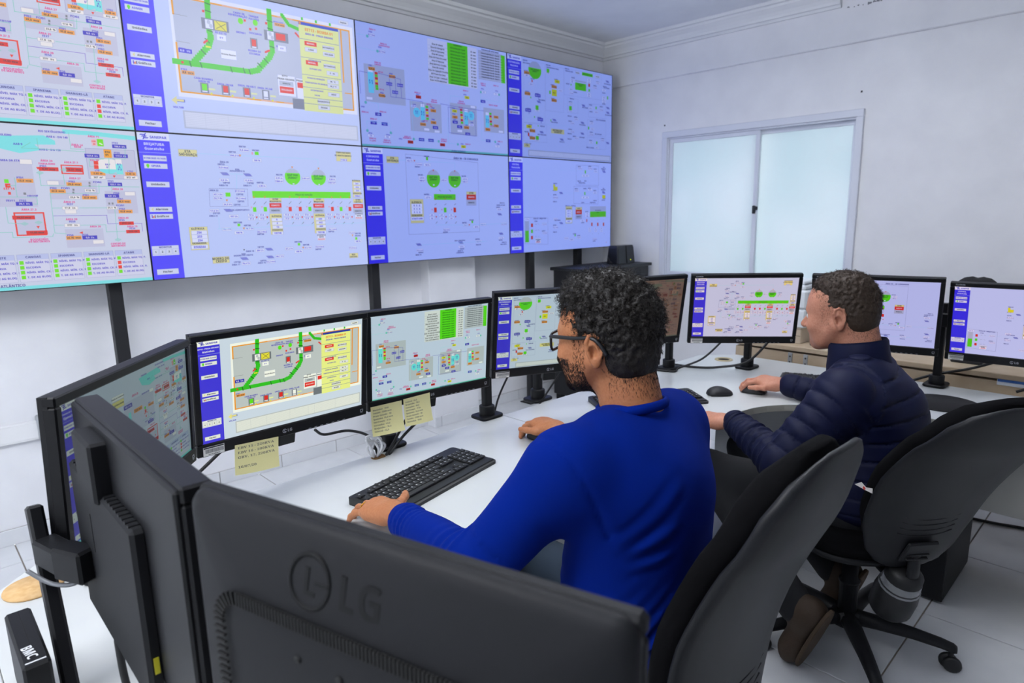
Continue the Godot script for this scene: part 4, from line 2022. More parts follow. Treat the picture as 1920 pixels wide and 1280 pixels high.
# meshes the field inside lo..hi with cells of size h, adding to s; xf carries the result to where it belongs
func nets(f: Field, lo: Vector3, hi: Vector3, h: float, s: Dictionary, xf := Transform3D.IDENTITY) -> void:
	var BL := 4
	var nb := Vector3i(((hi - lo) / (h * BL)).ceil())
	var nx := nb.x * BL + 1
	var ny := nb.y * BL + 1
	var nz := nb.z * BL + 1
	var vals := PackedFloat32Array()
	vals.resize(nx * ny * nz)
	vals.fill(1e9)
	var vid := PackedInt32Array()
	vid.resize(nx * ny * nz)
	vid.fill(-1)
	var v: PackedVector3Array = s.v
	var n: PackedVector3Array = s.n
	var ind: PackedInt32Array = s.i
	var R := BL * h * 0.8661
	var count := f.kind.size()
	var dist := PackedFloat32Array()
	dist.resize(count)
	var slack := 0.008 if f.relief.is_valid() else 0.003
	var act: Array[Vector3i] = []
	var lists: Array[PackedInt32Array] = []
	for bz in nb.z:
		for by in nb.y:
			for bx_ in nb.x:
				var c := lo + Vector3(bx_ + 0.5, by + 0.5, bz + 0.5) * (BL * h)
				var near := 1000.0
				for i in count:
					dist[i] = f.one(i, c)
					if f.kind[i] < 2:
						near = minf(near, dist[i])
				if near > R * 1.1 + 0.02:
					continue
				var idx := PackedInt32Array()
				for i in count:
					if dist[i] < (near if f.kind[i] < 2 else 0.0) + R * 1.8 + f.k[i] * 0.55:
						idx.append(i)
				if absf(f.at(c, idx)) > R * 1.08 + slack:
					continue
				act.append(Vector3i(bx_, by, bz) * BL)
				lists.append(idx)
	var sx := nx
	var sz := nx * ny
	for q in act.size():
		var o := act[q]
		var idx := lists[q]
		for z in BL + 1:
			for y in BL + 1:
				var base := (o.z + z) * sz + (o.y + y) * sx + o.x
				for x in BL + 1:
					if vals[base + x] > 1e8:
						vals[base + x] = f.at(lo + Vector3(o.x + x, o.y + y, o.z + z) * h, idx)
	var corner := [0, 1, sx, sx + 1, sz, sz + 1, sz + sx, sz + sx + 1]
	var cpos := [Vector3(0, 0, 0), Vector3(1, 0, 0), Vector3(0, 1, 0), Vector3(1, 1, 0), Vector3(0, 0, 1), Vector3(1, 0, 1), Vector3(0, 1, 1), Vector3(1, 1, 1)]
	var edges := [[0, 1], [2, 3], [4, 5], [6, 7], [0, 2], [1, 3], [4, 6], [5, 7], [0, 4], [1, 5], [2, 6], [3, 7]]
	var e := h * 0.4
	for q in act.size():
		var o := act[q]
		var idx := lists[q]
		for z in BL:
			for y in BL:
				var base := (o.z + z) * sz + (o.y + y) * sx + o.x
				for x in BL:
					var at := base + x
					var inside := 0
					for c in 8:
						if vals[at + corner[c]] < 0.0:
							inside += 1
					if inside == 0 or inside == 8:
						continue
					var p := Vector3.ZERO
					var m := 0
					for ed in edges:
						var d0: float = vals[at + corner[ed[0]]]
						var d1: float = vals[at + corner[ed[1]]]
						if (d0 < 0.0) != (d1 < 0.0):
							p += cpos[ed[0]].lerp(cpos[ed[1]], d0 / (d0 - d1))
							m += 1
					p = lo + (Vector3(o.x + x, o.y + y, o.z + z) + p / m) * h
					var g := Vector3(1, -1, -1) * f.at(p + Vector3(e, -e, -e), idx) + Vector3(-1, -1, 1) * f.at(p + Vector3(-e, -e, e), idx) + Vector3(-1, 1, -1) * f.at(p + Vector3(-e, e, -e), idx) + Vector3(1, 1, 1) * f.at(p + Vector3(e, e, e), idx)
					vid[at] = v.size()
					v.append(xf * p)
					n.append((xf.basis * g).normalized())
	var step := [1, sx, sz]
	for q in act.size():
		var o := act[q]
		for z in BL:
			for y in BL:
				var base := (o.z + z) * sz + (o.y + y) * sx + o.x
				for x in BL:
					var at := base + x
					if vid[at] < 0:
						continue
					var neg := vals[at] < 0.0
					for ax in 3:
						if (vals[at + step[ax]] < 0.0) == neg:
							continue
						var u: int = step[(ax + 1) % 3]
						var w: int = step[(ax + 2) % 3]
						if at - u - w < 0:
							continue
						var i0 := vid[at]
						var i1 := vid[at - u]
						var i2 := vid[at - u - w]
						var i3 := vid[at - w]
						if i1 < 0 or i2 < 0 or i3 < 0:
							continue
						if neg:
							ind.append_array([i0, i2, i1, i0, i3, i2])
						else:
							ind.append_array([i0, i1, i2, i0, i2, i3])
	s.v = v
	s.n = n
	s.i = ind

# the bones of a hand, wrist at the origin, fingers towards -z, palm down; side +1 puts the thumb at +x
func hand_field(side: float, curl: Array, spread := 0.0, thumb_open := 0.0) -> Field:
	var f := Field.new()
	var xs := [0.03, 0.0105, -0.0105, -0.03]
	var zs := [-0.086, -0.09, -0.086, -0.077]
	var lens := [[0.042, 0.026, 0.02], [0.046, 0.03, 0.021], [0.042, 0.028, 0.021], [0.034, 0.021, 0.018]]
	f.cap(Vector3(0.012 * side, 0, 0.03), Vector3(0.012 * side, 0.002, -0.02), 0.021, 0.019, 0.02)
	f.cap(Vector3(-0.012 * side, 0, 0.03), Vector3(-0.012 * side, 0.002, -0.02), 0.021, 0.018, 0.02)
	for i in 4:
		var kn := Vector3(xs[i] * side, 0.006 - absf(xs[i]) * 0.15, zs[i])
		f.cap(Vector3(xs[i] * side * 0.62, 0.0, -0.012), kn, 0.0165, 0.0125, 0.018)
		f.cap(Vector3(xs[i] * side * 0.7, -0.008, -0.02), kn + Vector3(0, -0.009, 0.01), 0.012, 0.0095, 0.018)
		var ang: float = curl[i][0]
		var p := kn
		var yaw: float = (xs[i] / 0.03) * spread * side
		for j in 3:
			var d := Vector3(-sin(yaw) * -1.0 * cos(ang), -sin(ang), -cos(ang) * cos(yaw))
			var q: Vector3 = p + d * lens[i][j]
			var r0 := 0.0103 - 0.0008 * j - (0.0012 if i == 3 else 0.0)
			f.cap(p, q, r0, r0 - 0.0009, 0.006)
			p = q
			if j < 2:
				ang += curl[i][j + 1]
	var t0 := Vector3(0.018 * side, -0.006, -0.022)
	var t1 := t0 + Vector3((0.03 + thumb_open * 0.012) * side, -0.004, -0.03)
	var t2 := t1 + Vector3((0.012 + thumb_open * 0.02) * side, -0.001, -0.03 + thumb_open * 0.008)
	var t3 := t2 + Vector3((0.003 + thumb_open * 0.014) * side, -0.003, -0.026 + thumb_open * 0.006)
	f.cap(t0, t1, 0.0165, 0.0128, 0.016)
	f.cap(t1, t2, 0.0118, 0.0104, 0.006)
	f.cap(t2, t3, 0.0104, 0.0088, 0.005)
	return f

# head with the ears' line through the origin, face towards -z
func head_field(nose: float, round_face: float) -> Field:
	var f := Field.new()
	f.ell(Vector3(0, 0.034, 0.014), Vector3(0.0755, 0.088, 0.098), 0.02)
	f.ell(Vector3(0, 0.045, -0.042), Vector3(0.066, 0.06, 0.051), 0.04)
	f.ell(Vector3(0, -0.022, -0.046), Vector3(0.06 * round_face, 0.074, 0.047), 0.04)
	f.ell(Vector3(0, -0.062, -0.046), Vector3(0.053 * round_face, 0.043, 0.045), 0.03)
	f.ell(Vector3(0, -0.092, -0.079), Vector3(0.021, 0.0165, 0.017), 0.03)
	for s in [-1.0, 1.0]:
		f.ell(Vector3(0.043 * s, -0.027, -0.066), Vector3(0.024 * round_face, 0.022, 0.022), 0.03)
		f.cap(Vector3(0.06 * s, -0.03, 0.0), Vector3(0.042 * s, -0.075, -0.045), 0.018, 0.018, 0.03)
	f.cap(Vector3(-0.034, 0.02, -0.0805), Vector3(0.034, 0.02, -0.0805), 0.0115, 0.0115, 0.02)
	f.cap(Vector3(0, 0.012, -0.092), Vector3(0, -0.027, -0.1035 - 0.009 * nose), 0.0075, 0.0105 + 0.001 * nose, 0.012)
	for s in [-1.0, 1.0]:
		f.ell(Vector3(0.0125 * s, -0.031, -0.1015), Vector3(0.0085, 0.008, 0.0105), 0.008)
		f.ell(Vector3(0.032 * s, 0.003, -0.1005), Vector3(0.0155, 0.011, 0.013), 0.016, Basis.IDENTITY, true)
		f.ell(Vector3(0.0315 * s, 0.003, -0.0835), Vector3(0.0125, 0.0115, 0.0115), 0.004)
	f.cap(Vector3(-0.017, -0.0565, -0.0905), Vector3(0.017, -0.0565, -0.0905), 0.0058, 0.0058, 0.007)
	f.cap(Vector3(-0.015, -0.067, -0.0885), Vector3(0.015, -0.067, -0.0885), 0.0066, 0.0066, 0.007)
	f.cap(Vector3(-0.02, -0.062, -0.1005), Vector3(0.02, -0.062, -0.1005), 0.003, 0.003, 0.006, true)
	# neck
	f.cap(Vector3(0, -0.035, 0.028), Vector3(0, -0.16, 0.052), 0.056 * round_face, 0.06 * round_face, 0.03)
	f.cap(Vector3(0, -0.03, 0.06), Vector3(0, -0.16, 0.085), 0.036, 0.042, 0.03)
	for s in [-1.0, 1.0]:
		var c := Vector3(0.0765 * s, -0.003, 0.014)
		var out_b := Basis(Vector3.UP, -0.42 * s) * Basis(Vector3.RIGHT, -0.18)
		f.ell(c + Vector3(0.004 * s, 0, 0.004), Vector3(0.0065, 0.031, 0.0175), 0.008, out_b)
		# rim, inner fold and lobe
		var rim := [Vector2(-0.012, 0.004), Vector2(-0.0135, 0.018), Vector2(-0.006, 0.03), Vector2(0.006, 0.0325), Vector2(0.0165, 0.024), Vector2(0.0185, 0.008), Vector2(0.0145, -0.008), Vector2(0.006, -0.02)]
		for i in rim.size() - 1:
			var p0: Vector2 = rim[i]
			var p1: Vector2 = rim[i + 1]
			f.cap(c + out_b * Vector3(0.0085 * s, p0.y, p0.x + 0.003), c + out_b * Vector3(0.0085 * s, p1.y, p1.x + 0.003), 0.0036, 0.0036, 0.003)
		f.cap(c + out_b * Vector3(0.0075 * s, 0.02, 0.004), c + out_b * Vector3(0.0075 * s, -0.006, 0.013), 0.003, 0.003, 0.004)
		f.ell(c + out_b * Vector3(0.005 * s, -0.028, -0.001), Vector3(0.0055, 0.0105, 0.0085), 0.006, out_b)
		f.ell(c + out_b * Vector3(0.0105 * s, -0.004, -0.001), Vector3(0.0085, 0.0125, 0.0075), 0.005, out_b, true)
		f.cap(c + out_b * Vector3(0.0055 * s, -0.004, -0.0105), c + out_b * Vector3(0.0065 * s, -0.009, -0.009), 0.0038, 0.0034, 0.003)
	return f

# strands on a skin: pick(local point, normal, dice) gives [length, curl, lift] or null
func strands(st: SurfaceTool, s: Dictionary, count: int, sd: int, to_local: Transform3D, pick: Callable, thick := 0.0006) -> void:
	var g := RandomNumberGenerator.new()
	g.seed = sd
	var v: PackedVector3Array = s.v
	var nn: PackedVector3Array = s.n
	var ind: PackedInt32Array = s.i
	var tris := ind.size() / 3
	var made := 0
	var tries := 0
	while made < count and tries < count * 14:
		tries += 1
		var t := g.randi_range(0, tris - 1) * 3
		var r1 := sqrt(g.randf())
		var r2 := g.randf()
		var p := v[ind[t]] * (1 - r1) + v[ind[t + 1]] * r1 * (1 - r2) + v[ind[t + 2]] * r1 * r2
		var n := nn[ind[t]]
		var how = pick.call(to_local * p, to_local.basis * n, g)
		if how == null:
			continue
		made += 1
		var down: Vector3 = how[3]
		var len_: float = how[0]
		var curl: float = how[1]
		var lift: float = how[2]
		var flow := (down - n * down.dot(n)).normalized()
		var side := n.cross(flow)
		var ph := g.randf() * TAU
		var turns := (1.2 + g.randf() * 1.4) * (1.0 if g.randf() < 0.5 else -1.0)
		var steps := 6 if curl > 0.002 else 3
		var pts := PackedVector3Array()
		for i in steps + 1:
			var q := float(i) / steps
			var a := ph + turns * TAU * q
			pts.append(p - n * 0.001 + (flow * (1.0 - lift) * q + n * lift * (q - 0.35 * q * q)) * len_ + (side * (cos(a) - cos(ph)) + n * (sin(a) - sin(ph)) * 0.7 + flow * 0.3 * sin(a)) * curl * minf(1.0, q * 2.0))
		var w := thick
		var prev := PackedVector3Array()
		for i in pts.size():
			var dirv := (pts[mini(i + 1, pts.size() - 1)] - pts[maxi(i - 1, 0)]).normalized()
			var a1 := dirv.cross(n).normalized()
			if a1.length() < 0.5:
				a1 = side
			var a2 := dirv.cross(a1)
			var ww := w * (1.0 - 0.75 * float(i) / (pts.size() - 1))
			var ring := PackedVector3Array([pts[i] + a1 * ww, pts[i] - a1 * ww * 0.5 + a2 * ww * 0.87, pts[i] - a1 * ww * 0.5 - a2 * ww * 0.87])
			if i:
				for j in 3:
					var j2 := (j + 1) % 3
					st.add_vertex(prev[j])
					st.add_vertex(prev[j2])
					st.add_vertex(ring[j2])
					st.add_vertex(prev[j])
					st.add_vertex(ring[j2])
					st.add_vertex(ring[j])
			prev = ring
# ---------------------------------------------------------------- the room
const FLOOR_X0 := -2.6
const WALL_X := 5.01
const WALL_Z := -0.22
const FRONT_Z := 8.4
const CEIL := 2.9

func build_room() -> void:
	var paint := triplanar(mat("ecedf0", 0.75), 0.5, true)
	paint.albedo_texture = noise_tex(0.012, 512, 5, false, 1.0, 5, col("f6f6f7"), col("ffffff"))
	M.paint = paint
	var ceil_paint := triplanar(mat("eceef1", 0.85), 0.6, true)
	ceil_paint.albedo_texture = noise_tex(0.01, 512, 4, false, 1.0, 15, col("f8f8f9"), col("ffffff"))
	var gloss_tile := triplanar(mat("dfe1e4", 0.22), 1.2, true)
	gloss_tile.albedo_texture = noise_tex(0.02, 256, 4, false, 1.0, 9, col("f6f7f8"), col("ffffff"))
	bumpy(gloss_tile, noise_tex(0.02, 256, 2, true, 1.0, 3), 0.08)
	var grout := mat("8a8177", 0.95)
	# floor: grout bed and tiles
	var st := mb()
	span(st, Vector3(FLOOR_X0, -0.1, WALL_Z), Vector3(WALL_X, -0.004, FRONT_Z))
	var floor_o := struct("floor", st, grout)
	var pitch := 0.592
	st = mb()
	box(st, Vector3.ZERO, Vector3(pitch - 0.005, 0.006, pitch - 0.005), 0.0015)
	st.generate_normals()
	var tile: Mesh = st.commit()
	var gx := 2.895 - 9 * pitch
	var gz := 2.975 - 5 * pitch
	for i in range(-1, 13):
		for k in range(-1, 15):
			var at := Vector3(gx + (i + 0.5) * pitch, -0.0025, gz + (k + 0.5) * pitch)
			if at.x - pitch / 2 < FLOOR_X0 - 0.1 or at.x + pitch / 2 > WALL_X + 0.3 or at.z + pitch / 2 > FRONT_Z + 0.1 or at.z < WALL_Z - 0.15:
				continue
			var o := put("tile", tile, gloss_tile, floor_o)
			o.position = at
	# walls
	st = mb()
	span(st, Vector3(FLOOR_X0 - 0.15, 0, WALL_Z - 0.15), Vector3(WALL_X + 0.15, CEIL, WALL_Z))
	span(st, Vector3(2.965, 0, WALL_Z - 0.01), Vector3(3.39, 1.6, -0.125), 0.004)
	struct("wall_back", st, paint)
	st = mb()
	var wz0 := 0.42
	var wz1 := 1.9
	var wy0 := 0.96
	var wy1 := 2.11
	span(st, Vector3(WALL_X, 0, WALL_Z - 0.15), Vector3(WALL_X + 0.15, wy0, FRONT_Z))
	span(st, Vector3(WALL_X, wy1, WALL_Z - 0.15), Vector3(WALL_X + 0.15, CEIL, FRONT_Z))
	span(st, Vector3(WALL_X, wy0, WALL_Z - 0.15), Vector3(WALL_X + 0.15, wy1, wz0))
	span(st, Vector3(WALL_X, wy0, wz1), Vector3(WALL_X + 0.15, wy1, FRONT_Z))
	span(st, Vector3(WALL_X - 0.022, 2.55, WALL_Z), Vector3(WALL_X + 0.01, CEIL, FRONT_Z), 0.006)
	var wr := struct("wall_right", st, paint)
	# mould spots where the cornice has come off
	for q in [[2.774, 1.775, 0.006], [2.769, 1.812, 0.004], [2.773, 1.836, 0.006], [2.769, 1.864, 0.004], [2.771, 1.901, 0.011], [2.775, 1.929, 0.008], [2.774, 1.949, 0.009], [2.771, 1.969, 0.006]]:
		var ms := mb()
		var blot := PackedVector2Array()
		for k in 9:
			var rr: float = q[2] * (0.75 + 0.3 * sin(k * 2.3 + q[1] * 40.0))
			blot.append(Vector2(cos(TAU * k / 9.0) * rr * 1.5, sin(TAU * k / 9.0) * rr))
		prism(ms, blot, 0.0, 0.0008, Transform3D(Basis(Vector3(0, 0, 1), Vector3(0, 1, 0), Vector3(-1, 0, 0)), Vector3(WALL_X - 0.0222, q[0], q[1])))
		obj("mould_spot", ms, mat("7d7f86", 0.9), wr)
	st = mb()
	span(st, Vector3(FLOOR_X0 - 0.15, 0, WALL_Z - 0.15), Vector3(FLOOR_X0, 0.9, FRONT_Z))
	span(st, Vector3(FLOOR_X0 - 0.15, 2.3, WALL_Z - 0.15), Vector3(FLOOR_X0, CEIL, FRONT_Z))
	span(st, Vector3(FLOOR_X0 - 0.15, 0.9, WALL_Z - 0.15), Vector3(FLOOR_X0, 2.3, 0.6))
	span(st, Vector3(FLOOR_X0 - 0.15, 0.9, 3.2), Vector3(FLOOR_X0, 2.3, FRONT_Z))
	struct("wall_left", st, paint)
	st = mb()
	span(st, Vector3(FLOOR_X0 - 0.15, 0, FRONT_Z), Vector3(WALL_X + 0.15, CEIL, FRONT_Z + 0.15))
	struct("wall_front", st, paint)
	st = mb()
	span(st, Vector3(FLOOR_X0 - 0.15, CEIL, WALL_Z - 0.15), Vector3(WALL_X + 0.15, CEIL + 0.12, FRONT_Z + 0.15))
	var c := struct("ceiling", st, ceil_paint)
	# flakes of loose paint hanging from the ceiling
	for q in [[Vector3(3.62, CEIL - 0.004, 0.75), 0.07, 0.3], [Vector3(3.85, CEIL - 0.004, 0.95), 0.08, 1.2]]:
		var fl := mb()
		var poly := PackedVector2Array([Vector2(-1, -0.3), Vector2(-0.2, -0.5), Vector2(0.9, -0.15), Vector2(0.6, 0.35), Vector2(-0.1, 0.25), Vector2(-0.7, 0.5)])
		for i in poly.size():
			poly[i] *= q[1]
		prism(fl, poly, 0.0, 0.0015, Transform3D(Basis(Vector3.UP, q[2]) * Basis(Vector3.RIGHT, PI / 2 + 0.12), q[0]))
		obj("paint_flake", fl, mat("e8eaec", 0.7), c)
	# plaster cornice: runs along the screen wall and stops on the window wall
	var plaster := mat("e2e4e6", 0.7)
	var prof := PackedVector2Array([Vector2(0, 2.78), Vector2(0.016, 2.78), Vector2(0.02, 2.796), Vector2(0.034, 2.8), Vector2(0.038, 2.815), Vector2(0.05, 2.835), Vector2(0.07, 2.855), Vector2(0.078, 2.862), Vector2(0.08, 2.876), Vector2(0.1, 2.88), Vector2(0.103, 2.9), Vector2(0, 2.9)])
	st = mb()
	prism(st, prof, FLOOR_X0, WALL_X - 0.02, Transform3D(Basis(Vector3(0, 0, 1), Vector3(0, 1, 0), Vector3(1, 0, 0)), Vector3(0, 0, WALL_Z)))
	struct("trim_1", st, plaster)
	st = mb()
	prism(st, prof, WALL_Z, 1.735, Transform3D(Basis(Vector3(-1, 0, 0), Vector3(0, 1, 0), Vector3(0, 0, 1)), Vector3(WALL_X - 0.022, 0, 0)))
	struct("trim_2", st, plaster)
	# tiled skirting along the screen wall
	st = mb()
	span(st, Vector3(FLOOR_X0, 0, WALL_Z), Vector3(WALL_X, 0.078, WALL_Z + 0.004))
	var sk := struct("baseboard_back", st, grout)
	var runs := [[FLOOR_X0, 2.965, WALL_Z], [2.965, 3.39, -0.125], [3.39, WALL_X, WALL_Z]]
	for r in runs:
		var x: float = r[1]
		while x > r[0] + 0.02:
			var x0: float = maxf(r[0], x - 0.37)
			var t := mb()
			span(t, Vector3(x0 + 0.002, 0.001, r[2] + 0.001), Vector3(x - 0.002, 0.078, r[2] + 0.011), 0.0015)
			obj("tile", t, gloss_tile, sk)
			x = x0
	build_window(Vector4(0.395, 1.922, 0.935, 2.136))
	# surface trunking and socket box on the screen wall
	var tr := thing("cable_trunking", "white surface cable trunking along the wall under the video wall", "trunking", Vector3(0.0, 0.49, WALL_Z))
	st = mb()
	box(st, Vector3(-0.9, 0.045, 0.012), Vector3(3.2, 0.09, 0.024), 0.003)
	obj("channel", st, mat("e6e7e8", 0.5), tr)
	st = mb()
	box(st, Vector3(-0.9, 0.045, 0.0255), Vector3(3.2, 0.07, 0.003), 0.001)
	obj("cover", st, mat("eaebec", 0.45), tr)
	var so := thing("socket_box", "small grey socket box at the end of the wall trunking", "socket", Vector3(0.72, 0.545, WALL_Z))
	st = mb()
	box(st, Vector3(0, 0, 0.025), Vector3(0.075, 0.12, 0.05), 0.006)
	obj("box", st, mat("a3a6aa", 0.5), so)
	st = mb()
	box(st, Vector3(0, 0, 0.0515), Vector3(0.05, 0.08, 0.003), 0.001)
	obj("face_plate", st, mat("6d7075", 0.4), so)
	for k in 2:
		st = mb(true)
		lathe(st, [Vector2(0, -0.012), Vector2(0.006, -0.012), Vector2(0.006, 0), Vector2(0, 0)], 8, Transform3D(Basis.IDENTITY, Vector3(-0.02 + 0.04 * k, -0.06, 0.025)))
		obj("gland", st, mat("3a3c40", 0.5), so)

func build_window(w: Vector4) -> void:
	var alu := mat("d6dae4", 0.38)
	var x := WALL_X
	var win := Node3D.new()
	win.name = "window_1"
	add_child(win)
	win.set_meta("kind", "structure")
	win.set_meta("label", "white aluminium sliding window with two frosted panes")
	var st := mb()
	var fw := 0.048
	for r in [[w.x, w.y, w.w - fw, w.w], [w.x, w.y, w.z, w.z + fw], [w.x, w.x + fw, w.z + fw, w.w - fw], [w.y - fw, w.y, w.z + fw, w.w - fw]]:
		span(st, Vector3(x - 0.022, r[2], r[0]), Vector3(x + 0.09, r[3], r[1]), 0.003)
	# inner lip of the frame
	var lw := 0.012
	for r in [[w.x + fw, w.y - fw, w.w - fw - lw, w.w - fw], [w.x + fw, w.x + fw + lw, w.z + fw, w.w - fw]]:
		span(st, Vector3(x - 0.008, r[2], r[0]), Vector3(x + 0.09, r[3], r[1]), 0.002)
	obj("window_frame", st, alu, win)
	var mid := 1.19
	var glassm := triplanar(mat("e6eaec", 0.32), 0.7, true)
	glassm.albedo_texture = noise_tex(0.006, 256, 2, false, 1.0, 22, col("eef6f6"), col("ffffff"))
	glassm.backlight_enabled = true
	glassm.backlight = Color(0.70, 0.72, 0.73)
	for k in 2:
		var z0: float = w.x + fw + lw if k == 0 else mid - 0.02
		var z1: float = mid + 0.025 if k == 0 else w.y - fw
		var y0 := w.z + fw
		var y1: float = w.w - fw - lw
		var xs: float = x + 0.004 if k == 0 else x + 0.04
		var sw := 0.03
		st = mb()
		for r in [[z0, z1, y1 - sw, y1], [z0, z1, y0, y0 + sw], [z0, z0 + sw, y0 + sw, y1 - sw], [z1 - sw, z1, y0 + sw, y1 - sw]]:
			span(st, Vector3(xs, r[2], r[0]), Vector3(xs + 0.026, r[3], r[1]), 0.002)
		var sash := obj("sash", st, alu, win)
		st = mb()
		span(st, Vector3(xs + 0.01, y0 + sw - 0.006, z0 + sw - 0.006), Vector3(xs + 0.016, y1 - sw + 0.006, z1 - sw + 0.006))
		obj("pane", st, glassm, sash)
		if k == 0:
			st = mb()
			box(st, Vector3(xs - 0.008, 1.505, mid + 0.01), Vector3(0.018, 0.06, 0.022), 0.004)
			box(st, Vector3(xs - 0.018, 1.515, mid + 0.028), Vector3(0.014, 0.026, 0.03), 0.004)
			obj("latch", st, mat("1b1c1f", 0.4), sash)
	# screw holes above the frame
	for p in [Vector3(x - 0.001, 2.19, 0.405), Vector3(x - 0.001, 2.245, 1.89)]:
		st = mb()
		box(st, p, Vector3(0.004, 0.012, 0.012), 0.003)
		obj("screw_hole", st, mat("33343a", 0.8), win)

# daylight window in the wall opposite the frosted one; out of the picture, its light falls along the room
func build_day_window(power: float, tint: Color) -> void:
	var win := Node3D.new()
	win.name = "window_2"
	add_child(win)
	win.set_meta("kind", "structure")
	var alu := mat("d6dae4", 0.38)
	var x := FLOOR_X0 - 0.06
	var st := mb()
	for r in [[0.6, 3.2, 2.25, 2.3], [0.6, 3.2, 0.9, 0.95], [0.6, 0.65, 0.95, 2.25], [3.15, 3.2, 0.95, 2.25], [1.875, 1.925, 0.95, 2.25]]:
		span(st, Vector3(x - 0.04, r[2], r[0]), Vector3(x + 0.04, r[3], r[1]), 0.003)
	obj("window_frame", st, alu, win)
	for k in 2:
		st = mb()
		span(st, Vector3(x - 0.012, 0.95, 0.65 + k * 1.275), Vector3(x - 0.006, 2.25, 1.875 + k * 1.275))
		var m := mat("dfe8ee", 0.3)
		m.emission_enabled = true
		m.emission = tint
		m.emission_energy_multiplier = 1.3
		obj("lit_window_pane", st, m, win)
	var l := AreaLight3D.new()
	l.name = "daylight"
	l.area_size = Vector2(2.5, 1.3)
	l.light_energy = power
	l.light_color = tint
	l.shadow_enabled = true
	l.area_range = 16.0
	win.add_child(l)
	l.position = Vector3(FLOOR_X0 + 0.01, 1.6, 1.9)
	l.rotation.y = -PI / 2

func build_light(at: Vector3, size: Vector2, power: float, up: float, tint: Color, label: String) -> void:
	var t := thing("hanging_light", label, "hanging light", at, 0.0, "hanging light panels")
	var st := mb()
	for r in [[Vector3(0, 0, -size.y / 2 - 0.012), Vector3(size.x + 0.048, 0.03, 0.024)], [Vector3(0, 0, size.y / 2 + 0.012), Vector3(size.x + 0.048, 0.03, 0.024)], [Vector3(-size.x / 2 - 0.012, 0, 0), Vector3(0.024, 0.03, size.y)], [Vector3(size.x / 2 + 0.012, 0, 0), Vector3(0.024, 0.03, size.y)]]:
		box(st, r[0], r[1], 0.003)
	obj("frame", st, mat("eceef0", 0.5), t)
	st = mb()
	box(st, Vector3(0, 0.004, 0), Vector3(size.x, 0.012, size.y))
	var em := mat("f4f6f8", 0.5)
	em.emission_enabled = true
	em.emission = tint
	em.emission_energy_multiplier = 1.5
	obj("light_diffuser", st, em, t)
	for way in [[-1.0, power, "down_glow"], [1.0, power * up, "up_glow"]]:
		var l := AreaLight3D.new()
		l.name = way[2]
		l.area_size = size
		l.light_energy = way[1]
		l.light_color = tint
		l.shadow_enabled = true
		l.area_range = 14.0
		t.add_child(l)
		l.position = Vector3(0, 0.02 * way[0], 0)
		l.rotation.x = PI / 2 * way[0]
	for k in [-1.0, 1.0]:
		st = mb(true)
		tube(st, PackedVector3Array([Vector3(k * size.x * 0.4, 0.012, 0), Vector3(k * size.x * 0.4, CEIL - at.y, 0)]), 0.0015, 6)
		obj("suspension_wire", st, mat("b8bcc0", 0.3, 0.8), t)

# ---------------------------------------------------------------- the video wall
const PW := 1.2096
const PH := 0.70134
const PY := 1.214

func screen_material(im: Image, power: float, tint: Color) -> StandardMaterial3D:
	var m := mat("05060a", 0.35)
	m.emission_enabled = true
	if not M.has(im):
		M[im] = ImageTexture.create_from_image(im)
	m.emission_texture = M[im]
	m.emission_operator = BaseMaterial3D.EMISSION_OP_MULTIPLY
	m.emission = tint
	m.emission_energy_multiplier = power
	return m

func faded(im: Image, bright: float, contrast: float, sat: float) -> Image:
	var c: Image = im.duplicate()
	c.adjust_bcs(bright, contrast, sat)
	return c

